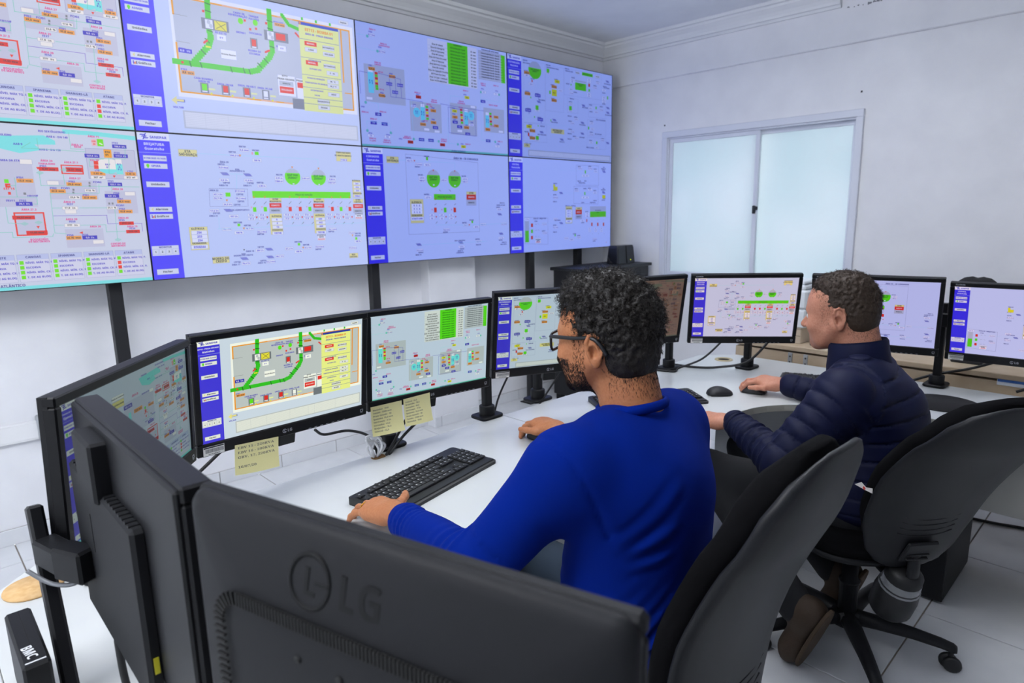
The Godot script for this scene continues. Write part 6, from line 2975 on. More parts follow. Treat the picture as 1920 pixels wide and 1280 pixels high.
		for s in [-1.0, 1.0]:
			var wx := Transform3D(Basis(sdv, d, Vector3.UP) * Basis(Vector3.BACK, PI / 2), d * 0.31 + Vector3(0, 0.027, 0) + sdv.rotated(Vector3.UP, 0.5) * 0.011 * s)
			lathe(st, [Vector2(0, -0.009), Vector2(0.021, -0.009), Vector2(0.027, -0.005), Vector2(0.027, 0.005), Vector2(0.021, 0.009), Vector2(0, 0.009)], 18, wx)
		lathe(st, [Vector2(0, 0.03), Vector2(0.008, 0.03), Vector2(0.008, 0.07), Vector2(0, 0.07)], 8, Transform3D(Basis.IDENTITY, d * 0.31))
		obj("caster", st, M.caster, leg)

func build_chairs() -> void:
	M.chair_fabric = bumpy(triplanar(mat("0f0f11", 0.95, 0.0, 0.2), 40.0), noise_tex(0.25, 128, 2, true, 6.0, 61), 0.6)
	M.chair_plastic = bumpy(triplanar(mat("1c1d20", 0.45, 0.0, 0.35), 40.0), noise_tex(0.3, 128, 2, true, 3.0, 62), 0.12)
	M.boot_black = mat("101113", 0.5)
	M.caster = mat("1a1b1d", 0.45)
	var tp := mat("c8ccd0", 0.15)
	tp.transparency = BaseMaterial3D.TRANSPARENCY_ALPHA
	tp.albedo_color.a = 0.35
	M.tape = tp
	chair(Vector3(1.25, 0, 2.77), -0.03, "black office chair of the man in the royal blue shirt", 0.21, Vector3(0, 0.5, 0.22), 0.68, 0.84, 0.3, false)
	chair(Vector3(2.515, 0, 2.826), -0.66, "black office chair with a torn white label, under the man in navy", 0.5, Vector3(0, 0.46, 0.22), 0.68, 0.87, 0.95, true)
# ---------------------------------------------------------------- things on the desks
const ROWS := [
	["Esc", "F1", "F2", "F3", "F4", "F5", "F6", "F7", "F8", "F9", "F10", "F11", "F12"],
	["'", "1", "2", "3", "4", "5", "6", "7", "8", "9", "0", "-", "=", "Bks"],
	["Tab", "Q", "W", "E", "R", "T", "Y", "U", "I", "O", "P", "´", "[", "Ent"],
	["Fixa", "A", "S", "D", "F", "G", "H", "J", "K", "L", "Ç", "~", "]"],
	["Shift", "Z", "X", "C", "V", "B", "N", "M", ",", ".", ";", "/", "Shift"],
	["Ctrl", "Win", "Alt", " ", "Alt", "Win", "Menu", "Ctrl"]]

func keyboard(at: Vector3, turn: float, label: String, legends: bool) -> void:
	var t := thing("keyboard", label, "keyboard", at, turn, "keyboards on the desks")
	var W := 0.455
	var D := 0.178
	var st := mb()
	# wedge body with a sloping rim
	var rings := []
	for q in [[0.0, 0.0, 0.004], [0.0, 0.0, 0.0], [0.003, 1.0, 0.0], [0.006, 1.0, 0.006]]:
		var ring := PackedVector3Array()
		for p in rrect(W - 2 * q[2], D - 2 * q[2], 0.012, 4):
			var z := -p.y
			var rise := lerpf(0.012, 0.022, (p.y + D / 2) / D)
			ring.append(Vector3(p.x, rise * q[1] + q[0] * (1.0 - q[1]) + (q[0] - 0.006 if q[1] > 0.5 else 0.0), z))
		rings.append(ring)
	loft(st, rings)
	obj("body", st, M.key_body, t)
	st = mb()
	var slope := atan2(0.010, D)
	var tilt := Basis(Vector3.RIGHT, slope)
	var u := 0.01905
	var x0 := -W / 2 + 0.012
	var top := func(x: float, z: float) -> Vector3: return Vector3(x, lerpf(0.022, 0.012, (z + D / 2) / D) + 0.0025, z)
	# palm strip at the front and the key well
	box(st, top.call(0, D / 2 - 0.014) + Vector3(0, -0.001, 0), Vector3(W - 0.02, 0.004, 0.018), 0.0015, tilt)
	obj("front_strip", st, M.key_body, t)
	var meshes := {}
	var cap := func(wide: float, deep := 1.0) -> Mesh:
		var key := "%.3f %.2f" % [wide, deep]
		if not meshes.has(key):
			var s := mb()
			var rr := []
			for q in [[0.0, 0.0008], [0.0035, 0.0018], [0.0042, 0.0028]]:
				var ring := PackedVector3Array()
				var hw: float = wide * u / 2 - q[1]
				var hd: float = u * deep / 2 - q[1]
				for c in [[-1, -1], [1, -1], [1, 1], [-1, 1]]:
					ring.append(Vector3(c[0] * hw, q[0], c[1] * hd))
				rr.append(ring)
			loft(s, rr)
			s.generate_normals()
			meshes[key] = s.commit()
		return meshes[key]
	var zrow := [-0.058, -0.033, -0.014, 0.005, 0.024, 0.043]
	var letters := {}
	var add := func(x: float, z: float, wide: float, word: String, deep := 1.0) -> void:
		var k := put("key", cap.call(wide, deep), M.key_cap, t)
		k.transform = Transform3D(tilt, top.call(x, z))
		if legends and word != " ":
			if not letters.has(word):
				var tm := TextMesh.new()
				var f := SystemFont.new()
				f.font_names = PackedStringArray(["Droid Sans"])
				f.font_weight = 700
				tm.font = f
				tm.text = word
				tm.font_size = 12
				tm.pixel_size = (0.0062 if word.length() < 2 else 0.0042) / 12.0
				tm.depth = 0.0
				tm.curve_step = 4.0
				letters[word] = tm
			var l := put("legend", letters[word], M.key_print, k)
			l.transform = Transform3D(Basis(Vector3.RIGHT, -PI / 2), Vector3(-wide * u / 2 + 0.007, 0.0044, -0.003))
	for r in 6:
		var x := x0
		var row: Array = ROWS[r]
		for i in row.size():
			var wide := 1.0
			if r == 0:
				x = x0 + u * (i * 1.0 + (1.0 if i > 0 else 0.0) + (0.5 if i > 4 else 0.0) + (0.5 if i > 8 else 0.0))
			elif r == 1 and i == 13:
				wide = 2.0
			elif r == 2 and (i == 0 or i == 13):
				wide = 1.5
			elif r == 3:
				wide = 1.75 if i == 0 else (1.25 if i == 12 else 1.0)
			elif r == 4:
				wide = 2.25 if i == 0 else (1.75 if i == 12 else 1.0)
			elif r == 5:
				wide = 6.25 if i == 3 else 1.25
			add.call(x + wide * u / 2, zrow[r], wide, row[i])
			x += wide * u
	# cursor block and number pad
	for r in 2:
		for i in 3:
			add.call(x0 + u * (15.75 + i), zrow[1 + r], 1.0, [["Ins", "Hm", "PgU"], ["Del", "End", "PgD"]][r][i])
	add.call(x0 + u * 16.75, zrow[4], 1.0, "^")
	for i in 3:
		add.call(x0 + u * (15.75 + i), zrow[5], 1.0, ["<", "v", ">"][i])
		add.call(x0 + u * (15.75 + i), zrow[0], 1.0, ["Prt", "Scr", "Pau"][i])
	var pad := [["Num", "/", "*", "-"], ["7", "8", "9", "+"], ["4", "5", "6", " "], ["1", "2", "3", "E"], ["0", "0", ".", " "]]
	for r in 5:
		for i in 4:
			add.call(x0 + u * (19.2 + i), zrow[1 + r], 1.0, pad[r][i])
	# media keys along the back rim
	for i in 8:
		var s2 := mb(true)
		lathe(s2, [Vector2(0.0055, 0), Vector2(0.005, 0.0015), Vector2(0, 0.0018)], 10)
		var mk := obj("media_key", s2, M.key_cap, t)
		mk.transform = Transform3D(tilt, top.call(-0.13 + i * 0.028, -D / 2 + 0.013))

func mouse(at: Vector3, turn: float, label: String) -> void:
	var t := thing("computer_mouse", label, "mouse", at, turn, "mice on the desks")
	var st := mb(true)
	var rings := []
	for i in 13:
		var q := float(i) / 12.0
		var z := lerpf(-0.052, 0.052, q)
		var w := 0.031 * pow(maxf(0.0, 1.0 - pow(absf(q - 0.52) / 0.53, 3.2)), 0.5) + 0.004
		var hgt := 0.036 * pow(maxf(0.02, sin(PI * (0.1 + 0.82 * pow(q, 0.85)))), 0.75)
		var ring := PackedVector3Array()
		for k in 16:
			var a := PI * k / 15.0
			ring.append(Vector3(cos(a) * w, 0.003 + sin(a) * hgt * 0.95, z))
		rings.append(ring)
	loft(st, rings)
	obj("shell", st, M.key_cap, t)
	st = mb(true)
	lathe(st, [Vector2(0, -0.004), Vector2(0.009, -0.004), Vector2(0.0105, 0), Vector2(0.009, 0.004), Vector2(0, 0.004)], 14, Transform3D(Basis(Vector3.BACK, PI / 2), Vector3(0, 0.024, -0.03)))
	obj("scroll_wheel", st, M.caster, t)
	st = mb()
	box(st, Vector3(0, 0.0015, 0.0), Vector3(0.05, 0.003, 0.085), 0.001)
	obj("base", st, M.caster, t)

func cable(keys: Array, r: float, m: Material, label: String, called := "cable", group := "") -> void:
	var st := mb(true)
	tube(st, curve_pts(keys, 7), r, 7)
	tag(obj(called, st, m), label, "cable", group)

func note(corner: Vector3, basis: Basis, size: Vector2, words: Array, ink_size: int, label: String, bend: float) -> void:
	cv = Image.create(256, 256, false, Image.FORMAT_RGBA8)
	cv.fill(col("fbf7bd"))
	var y := 40.0
	for s in words:
		write(s, 16, y, ink_size, col("85836f"), "Droid Serif")
		y += ink_size * 1.55
	var m := mat("ffffff", 0.75)
	m.albedo_texture = ImageTexture.create_from_image(cv)
	m.backlight_enabled = true
	m.backlight = Color(0.7, 0.68, 0.45)
	var st := mb(true)
	var N := 6
	var P := func(i: int, j: int, off: float) -> Vector3:
		var u := float(i) / N
		var v := float(j) / N
		return corner + basis * Vector3(u * size.x, -v * size.y, bend * v * v * (0.5 + 0.5 * u) + 0.004 * sin(u * PI) * v + off)
	for s in [0.0, -0.0004]:
		for i in N:
			for j in N:
				for q in [[0, 0], [1, 0], [1, 1], [0, 0], [1, 1], [0, 1]]:
					st.set_uv(Vector2(float(i + q[0]) / N, float(j + q[1]) / N))
					st.add_vertex(P.call(i + q[0], j + q[1], s))
	tag(obj("sticky_note", st, m), label, "note", "yellow notes under the monitors")

func build_desk_things() -> void:
	M.key_body = mat("17181a", 0.45)
	M.key_cap = bumpy(triplanar(mat("1d1e21", 0.55), 60.0), noise_tex(0.3, 64, 1, true, 2.0, 71), 0.1)
	M.key_print = mat("d8dade", 0.6)
	keyboard(Vector3(1.316, DESK, 2.044), deg_to_rad(12.6), "black keyboard under the hand with the gold ring", true)
	keyboard(Vector3(2.426, DESK, 2.045), deg_to_rad(-31.0), "black keyboard beside the free mouse, behind the blue shoulder", true)
	keyboard(Vector3(3.18, DESK, 2.50), deg_to_rad(-74.0), "black keyboard behind the navy sleeve", false)
	mouse(Vector3(1.81, DESK, 2.03), deg_to_rad(4), "black mouse under the right hand of the man in blue")
	mouse(Vector3(2.72, DESK, 2.2), deg_to_rad(50), "black mouse lying free between the two keyboards")
	mouse(Vector3(2.846, DESK, 2.29), deg_to_rad(10), "black mouse under the right hand of the man in navy")
	var st := mb(true)
	lathe(st, [Vector2(0, 0.0005), Vector2(0.128, 0.0005), Vector2(0.13, 0.002), Vector2(0.128, 0.004), Vector2(0, 0.004)], 40)
	var pad := obj("mouse_mat", st, mat("0f0f11", 0.9))
	pad.position = Vector3(3.185, DESK, 2.9)
	tag(pad, "round black mouse mat on the white desk", "mouse mat")
	# notes stuck to the lower edge of two monitors
	var b2 := frame_of(Vector3.ZERO, 1.8, -7.3).basis
	var bl2 := Vector3(0.758, 0.918, 1.859)
	note(bl2 + b2 * Vector3(0.092, 0.012, 0.002), b2 * Basis(Vector3.BACK, -0.06), Vector2(0.118, 0.082), ["EBV 15 - 220KVA", "EBV 16 - 200KVA", "GBV. 17. 220KVA", "", "16/07/20"], 26, "yellow note with large handwriting hanging under the green pipe monitor", 0.012)
	var b3 := frame_of(Vector3.ZERO, -5.8, -5.5).basis
	var bl3 := Vector3(1.278, 0.907, 1.801)
	var small := ["Matinhos   3341", "Caiobá - 2208 mca", "Praia Grande - 18", "Ipanema  14,2 mca", "Saí-Guaçu  - 3 l/s", "Coroados - 43,2", "Brejatuba - 78,4", "Central - 12,2"]
	note(bl3 + b3 * Vector3(0.008, 0.016, 0.002), b3 * Basis(Vector3.BACK, 0.02), Vector2(0.108, 0.095), small, 17, "yellow note in small writing, under the table monitor by the pipe monitor", 0.02)
	small.reverse()
	note(bl3 + b3 * Vector3(0.122, 0.02, 0.002), b3 * Basis(Vector3.BACK, 0.05), Vector2(0.098, 0.092), small, 17, "yellow note in small writing, under the middle of the table monitor", 0.016)
	# cables
	var rub := mat("121315", 0.5)
	var white := mat("e4e5e7", 0.45)
	cable([Vector3(1.15, 0.86, 1.70), Vector3(1.19, 0.83, 1.68), Vector3(1.27, 0.825, 1.69), Vector3(1.32, 0.80, 1.735), Vector3(1.33, 0.735, 1.76)], 0.0045, rub, "black cable drooping from the green pipe monitor to the cable hole")
	cable([Vector3(1.47, 0.92, 1.77), Vector3(1.44, 0.86, 1.78), Vector3(1.385, 0.80, 1.79), Vector3(1.35, 0.742, 1.775)], 0.0045, rub, "black cable along the pole beside the white cables")
	cable([Vector3(1.54, 0.905, 1.78), Vector3(1.52, 0.84, 1.76), Vector3(1.45, 0.775, 1.735), Vector3(1.36, 0.74, 1.775)], 0.005, rub, "black cable from the table monitor to the cable hole")
	cable([Vector3(0.87, 0.87, 1.70), Vector3(0.8, 0.81, 1.68), Vector3(0.72, 0.76, 1.68), Vector3(0.66, 0.70, 1.70)], 0.005, rub, "black cable below the asset sticker of the green pipe monitor")
	cable([Vector3(1.99, 0.90, 1.70), Vector3(1.93, 0.80, 1.69), Vector3(1.88, 0.70, 1.7)], 0.004, rub, "thin black cable beside the thick collared pole")
	cable([Vector3(2.24, 0.89, 1.77), Vector3(2.2, 0.82, 1.74), Vector3(2.12, 0.71, 1.71)], 0.004, rub, "black cable crossing the pole in front of the bespectacled face")
	cable([Vector3(3.16, 0.875, 1.97), Vector3(3.05, 0.80, 1.93), Vector3(2.98, 0.755, 1.85), Vector3(2.93, 0.746, 1.85), Vector3(2.90, 0.746, 1.77)], 0.005, rub, "thin black cable from the tank monitor past the pole foot")
	cable([Vector3(3.3, 0.875, 2.14), Vector3(3.17, 0.79, 2.10), Vector3(3.11, 0.755, 1.98), Vector3(3.07, 0.747, 1.88), Vector3(3.05, 0.747, 1.77)], 0.006, rub, "thick black cable sagging from the tank monitor onto the desk")
	cable([Vector3(3.58, 0.88, 3.04), Vector3(3.56, 0.82, 2.92), Vector3(3.54, 0.77, 2.78), Vector3(3.52, 0.72, 2.68)], 0.006, rub, "black cable behind the pole beside the round mouse mat")
	cable([Vector3(3.6, 0.86, 3.3), Vector3(3.56, 0.8, 3.18), Vector3(3.53, 0.75, 3.08)], 0.006, rub, "black cable at the rear desk edge beyond the round mouse mat")
	var g0 := RandomNumberGenerator.new()
	g0.seed = 11
	for q in 6:
		var c := Vector3(1.318, 0.744, 1.765)
		var a := q * 1.05 + 0.4
		var way := Vector3(cos(a), 0, sin(a) * 0.6)
		var r := g0.randf_range(0.026, 0.042)
		var hi := g0.randf_range(0.04, 0.075)
		cable([c + way * 0.008, c + way * r + Vector3(g0.randf_range(-0.012, 0.012), hi * 0.6, 0), c + way * r * 0.6 + Vector3(g0.randf_range(-0.025, 0.025), hi, g0.randf_range(-0.01, 0.01)), c - way * r * 0.7 + Vector3(0, hi * g0.randf_range(0.4, 0.8), 0), c - way * 0.012 + Vector3(0, 0.001, 0)], 0.0038, white, "thin white cable looped in a bundle at the cable hole", "cable", "white cables at the cable hole")
	st = mb()
	prism(st, rrect(0.045, 0.03, 0.01), 0.0, 0.003, Transform3D(FLATWISE, Vector3(1.325, DESK, 1.768)))
	tag(obj("cable_hole", st, mat("7a5a34", 0.9)), "raw brown cut-out in the desk where the white cables enter", "cable hole")
	# black power brick and cables on the near wing
	var nv := thing("power_box", "black box with white print leaning beside the tall black pole", "power box", Vector3(0.345, DESK, 2.30))
	st = mb()
	box(st, Vector3(0, 0.06, 0), Vector3(0.036, 0.12, 0.19), 0.004)
	obj("case", st, M.monitor_black, nv)
	st = mb()
	box(st, Vector3(0.0, 0.1201, 0.0), Vector3(0.001, 0.0006, 0.18))
	obj("seam", st, M.vent_black, nv)
	lettering(nv, "print", "BMC", 0.018, Vector3(-0.004, 0.1203, 0.055), Basis(Vector3.RIGHT, -PI / 2) * Basis(Vector3.BACK, -1.45), M.key_print, 0.0004, true)
	st = mb()
	box(st, Vector3(0.0, 0.1202, 0.085), Vector3(0.026, 0.0006, 0.003))
	obj("print_bar", st, M.key_print, nv)
	cable([Vector3(0.44, 0.88, 2.45), Vector3(0.44, 0.82, 2.46), Vector3(0.445, 0.76, 2.48), Vector3(0.44, 0.745, 2.6), Vector3(0.42, 0.745, 2.8)], 0.0055, rub, "black cable hanging straight down from the boxed-back monitor")
	cable([Vector3(0.455, 0.885, 2.56), Vector3(0.43, 0.83, 2.58), Vector3(0.37, 0.79, 2.6), Vector3(0.31, 0.76, 2.66), Vector3(0.26, 0.75, 2.78)], 0.0055, rub, "black cable curving from the boxed-back monitor towards the pole")
	cable([Vector3(0.36, 0.965, 2.30), Vector3(0.385, 0.945, 2.33), Vector3(0.41, 0.955, 2.375), Vector3(0.425, 0.985, 2.38)], 0.0035, mat("6a6d72", 0.4), "short grey cable under the thick monitor arm")
	# loose cables under the desk between the two men
	var blue := mat("1f6fa8", 0.5)
	var g := RandomNumberGenerator.new()
	g.seed = 7
	for q in 9:
		var x := 2.18 + 0.03 * q + g.randf_range(-0.02, 0.02)
		var z := 2.22 + g.randf_range(-0.05, 0.06)
		var m: Material = blue if q % 2 == 0 else rub
		cable([Vector3(x, 0.70, z), Vector3(x + g.randf_range(-0.05, 0.05), 0.56, z + g.randf_range(-0.03, 0.05)), Vector3(x + g.randf_range(-0.09, 0.09), 0.44, z + g.randf_range(-0.02, 0.06)), Vector3(x + g.randf_range(-0.06, 0.06), 0.3, z), Vector3(x + g.randf_range(-0.1, 0.1), 0.02, z + 0.05)], 0.0042, m, "%s cable in the tangle hanging under the desk between the men" % ["blue" if q % 2 == 0 else "black"], "cable", "%s cables under the desk" % ["blue" if q % 2 == 0 else "black"])
	cable([Vector3(3.86, 0.008, 2.6), Vector3(3.91, 0.008, 2.98), Vector3(3.95, 0.008, 3.13), Vector3(4.02, 0.008, 3.5)], 0.007, rub, "black cable lying on the floor tiles behind the desk panel")
	var pc := thing("computer_tower", "black computer tower on the floor under the desk behind the chair", "computer", Vector3(3.21, 0, 2.92))
	st = mb()
	span(st, Vector3(-0.2, 0.01, -0.09), Vector3(0.2, 0.4, 0.09), 0.004)
	obj("case", st, M.monitor_black, pc)
	st = mb()
	span(st, Vector3(-0.215, 0.01, -0.09), Vector3(-0.2, 0.4, 0.09), 0.003)
	obj("front_panel", st, M.chair_plastic, pc)
	for q in 4:
		st = mb()
		box(st, Vector3(-0.17 + 0.34 * (q % 2), 0.005, -0.07 + 0.14 * (q / 2)), Vector3(0.03, 0.01, 0.02))
		obj("foot", st, M.vent_black, pc)

# ---------------------------------------------------------------- things behind the desks
func build_background_things() -> void:
	var beige := triplanar(mat("c6b49b", 0.6), 2.0, true)
	beige.albedo_texture = noise_tex(0.015, 256, 4, false, 1.0, 81, col("ece6dd"), col("ffffff"))
	var c := thing("counter", "beige wooden counter standing behind the right wing of the desk", "counter", Vector3(3.62, 0, 1.81))
	var st := mb()
	span(st, Vector3(0, 0.3, 0.0), Vector3(0.5, 0.765, 1.8), 0.003)
	obj("body", st, beige, c)
	st = mb()
	span(st, Vector3(-0.006, 0.775, -0.01), Vector3(0.51, 0.8, 1.81), 0.003)
	obj("top", st, beige, c)
	for z in [0.0, 1.776]:
		st = mb()
		span(st, Vector3(0.01, 0.0, z), Vector3(0.49, 0.3, z + 0.024), 0.002)
		obj("side_panel", st, beige, c)
	for z in [0.305, 0.385]:
		st = mb()
		span(st, Vector3(-0.004, 0.62, z - 0.011), Vector3(0.0, 0.765, z + 0.011), 0.001)
		var br := obj("bracket", st, mat("c3c8cb", 0.35, 0.6), c)
		for y in [0.745, 0.715, 0.665]:
			st = mb(true)
			lathe(st, [Vector2(0.005, 0), Vector2(0.004, 0.002), Vector2(0, 0.0025)], 8, Transform3D(Basis(Vector3.BACK, PI / 2), Vector3(-0.004, y, z)))
			obj("screw", st, mat("4a4a4c", 0.4), br)
	st = mb()
	span(st, Vector3(-0.0015, 0.762, 0.75), Vector3(0.001, 0.786, 0.9))
	st = mb()
	box(st, Vector3(-0.002, 0.765, 1.24), Vector3(0.002, 0.03, 0.1))
	var lab := obj("label_plate", st, mat("dfe6ee", 0.5), c)
	st = mb()
	box(st, Vector3(-0.0035, 0.772, 1.24), Vector3(0.001, 0.014, 0.096))
	obj("blue_print", st, mat("3465b0", 0.5), lab)
	# beige carton with the first-aid case on top
	var k := thing("carton", "beige carton on the counter under the first aid case", "box", Vector3(3.8, 0.8, 2.06))
	st = mb()
	span(st, Vector3(-0.1, 0, -0.17), Vector3(0.12, 0.085, 0.07), 0.003)
	obj("box", st, mat("d0c2ac", 0.7), k)
	st = mb()
	span(st, Vector3(-0.102, 0.04, -0.168), Vector3(-0.1, 0.043, 0.068))
	obj("lid_seam", st, mat("8d8171", 0.8), k)
	var f := thing("first_aid_case", "white plastic first aid case with a red cross and dark red handle", "first aid case", Vector3(3.8, 0.885, 2.06))
	var shell := mat("dfe4e8", 0.3)
	st = mb()
	span(st, Vector3(-0.11, 0, -0.19), Vector3(0.13, 0.10, 0.09), 0.008)
	obj("base", st, shell, f)
	st = mb()
	span(st, Vector3(-0.112, 0.102, -0.192), Vector3(0.132, 0.2, 0.092), 0.01)
	obj("lid", st, shell, f)
	st = mb()
	span(st, Vector3(-0.105, 0.2, -0.18), Vector3(0.12, 0.225, 0.08), 0.006)
	span(st, Vector3(-0.09, 0.225, -0.17), Vector3(0.11, 0.245, 0.07), 0.006)
	obj("tray_step", st, shell, f)
	st = mb(true)
	tube(st, curve_pts([Vector3(-0.118, 0.15, -0.11), Vector3(-0.132, 0.172, -0.1), Vector3(-0.135, 0.18, -0.06), Vector3(-0.135, 0.18, -0.02), Vector3(-0.132, 0.172, 0.01), Vector3(-0.118, 0.15, 0.02)], 5), 0.009, 8)
	obj("handle", st, mat("8c2a30", 0.4), f)
	st = mb(true)
	var rp := PackedVector3Array()
	for q in 25:
		rp.append(Vector3(-0.1115, 0.05 + sin(TAU * q / 24.0) * 0.036, 0.0 + cos(TAU * q / 24.0) * 0.036))
	tube(st, rp, 0.005, 4, -1.0, 0.2)
	obj("red_ring", st, mat("c8342c", 0.5), f)
	st = mb()
	box(st, Vector3(-0.111, 0.05, 0.0), Vector3(0.0015, 0.036, 0.012))
	box(st, Vector3(-0.111, 0.05, 0.0), Vector3(0.0016, 0.012, 0.036))
	obj("red_cross", st, mat("d23a28", 0.5), f)
	# folded black cap behind the last monitor
	var h := thing("black_cap", "black cap lying behind the top of the monitor over the mouse mat", "cap", Vector3(3.78, 0.72, 2.86))
	st = mb(true)
	var rings := []
	for q in [[0.40, 0.075], [0.425, 0.078], [0.445, 0.07], [0.46, 0.05], [0.466, 0.02]]:
		var ring := PackedVector3Array()
		for j in 20:
			var a := TAU * j / 20.0
			ring.append(Vector3(cos(a) * q[1] * 0.8, q[0] - 0.005 * cos(a * 2), sin(a) * q[1]))
		rings.append(ring)
	loft(st, rings)
	obj("crown", st, mat("17171a", 0.9), h)
	st = mb(true)
	tube(st, PackedVector3Array([Vector3(-0.02, 0.4, 0.05), Vector3(-0.03, 0.405, 0.09), Vector3(-0.03, 0.41, 0.13)]), 0.05, 8, 0.035, 0.15)
	obj("peak", st, mat("17171a", 0.9), h)
	st = mb()
	span(st, Vector3(-0.05, 0.0, -0.06), Vector3(0.06, 0.32, 0.06), 0.004)
	tag(obj("dark_folder_box", st, mat("1c1d22", 0.6)), "tall black file box hidden behind the monitor over the mouse mat", "box").position = Vector3(3.78, 0.8, 2.86)
	# network rack in the corner with the modem on it
	var r := thing("network_rack", "low black equipment rack in the corner below the video wall", "rack", Vector3(4.5, 0, 0.12))
	st = mb()
	span(st, Vector3(-0.4, 0.05, -0.12), Vector3(0.42, 1.06, 0.22), 0.004)
	obj("cabinet", st, mat("141519", 0.5), r)
	st = mb()
	span(st, Vector3(-0.42, 1.06, -0.14), Vector3(0.44, 1.085, 0.24), 0.004)
	obj("top", st, mat("1b1c20", 0.45), r)
	for q in 12:
		st = mb()
		span(st, Vector3(-0.37, 0.98 - q * 0.07, 0.22), Vector3(0.39, 1.0 - q * 0.07, 0.224), 0.001)
		obj("vent_slat", st, mat("26282c", 0.5), r)
	for q in 4:
		st = mb()
		box(st, Vector3(-0.36 + 0.74 * (q % 2), 0.025, -0.08 + 0.26 * (q / 2)), Vector3(0.05, 0.05, 0.05))
		obj("foot", st, mat("101114", 0.6), r)
	var mo := thing("modem", "upright black modem with a small yellow light on the rack", "modem", Vector3(4.72, 1.085, 0.2))
	st = mb()
	var mr := []
	for q in [[0.0, 0.118, 0.06], [0.004, 0.12, 0.062], [0.13, 0.112, 0.05], [0.148, 0.108, 0.045], [0.15, 0.1, 0.04]]:
		var ring := PackedVector3Array()
		for v in rrect(q[1] * 2, q[2] * 2, 0.012, 3):
			ring.append(Vector3(v.x, q[0], v.y))
		mr.append(ring)
	loft(st, mr)
	obj("case", st, mat("12141c", 0.3), mo)
	st = mb()
	box(st, Vector3(0.0, 0.075, 0.0575), Vector3(0.004, 0.14, 0.006), 0.0, Basis(Vector3.RIGHT, -0.1))
	obj("front_groove", st, M.vent_black, mo)
	st = mb(true)
	lathe(st, [Vector2(0.005, 0), Vector2(0.004, 0.002), Vector2(0, 0.0025)], 10, Transform3D(Basis(Vector3.RIGHT, PI / 2), Vector3(0.05, 0.03, 0.0625)))
	var led := mat("d6e020", 0.4)
	led.emission_enabled = true
	led.emission = Color(0.8, 0.85, 0.05)
	led.emission_energy_multiplier = 1.2
	obj("status_light", st, led, mo)
	cable([Vector3(4.61, 1.16, 0.16), Vector3(4.57, 1.15, 0.18), Vector3(4.57, 1.11, 0.2), Vector3(4.6, 1.095, 0.2)], 0.004, mat("101114", 0.5), "short black lead beside the modem")
# ---------------------------------------------------------------- the two operators
func skin_material(hex: String, sd: int) -> StandardMaterial3D:
	var m := triplanar(mat(hex, 0.5, 0.0, 0.4), 9.0)
	m.albedo_texture = noise_tex(0.05, 256, 4, false, 1.0, sd, col("e9d8d0"), col("ffffff"))
	bumpy(m, noise_tex(0.3, 256, 2, true, 2.0, sd + 1), 0.2)
	m.subsurf_scatter_enabled = true
	m.subsurf_scatter_strength = 0.08
	return m

func seg(p: Vector3, a: Vector3, b: Vector3) -> Array:
	var ba := b - a
	var h := clampf((p - a).dot(ba) / ba.length_squared(), 0.0, 1.0)
	return [(p - a - ba * h).length(), h, ba.length()]

func build_people() -> void:
	build_blue()
	build_navy()

func place_hand(f: Field, s: Dictionary, xf: Transform3D) -> void:
	nets(f, Vector3(-0.09, -0.11, -0.2), Vector3(0.11, 0.05, 0.06), 0.0034, s, xf)

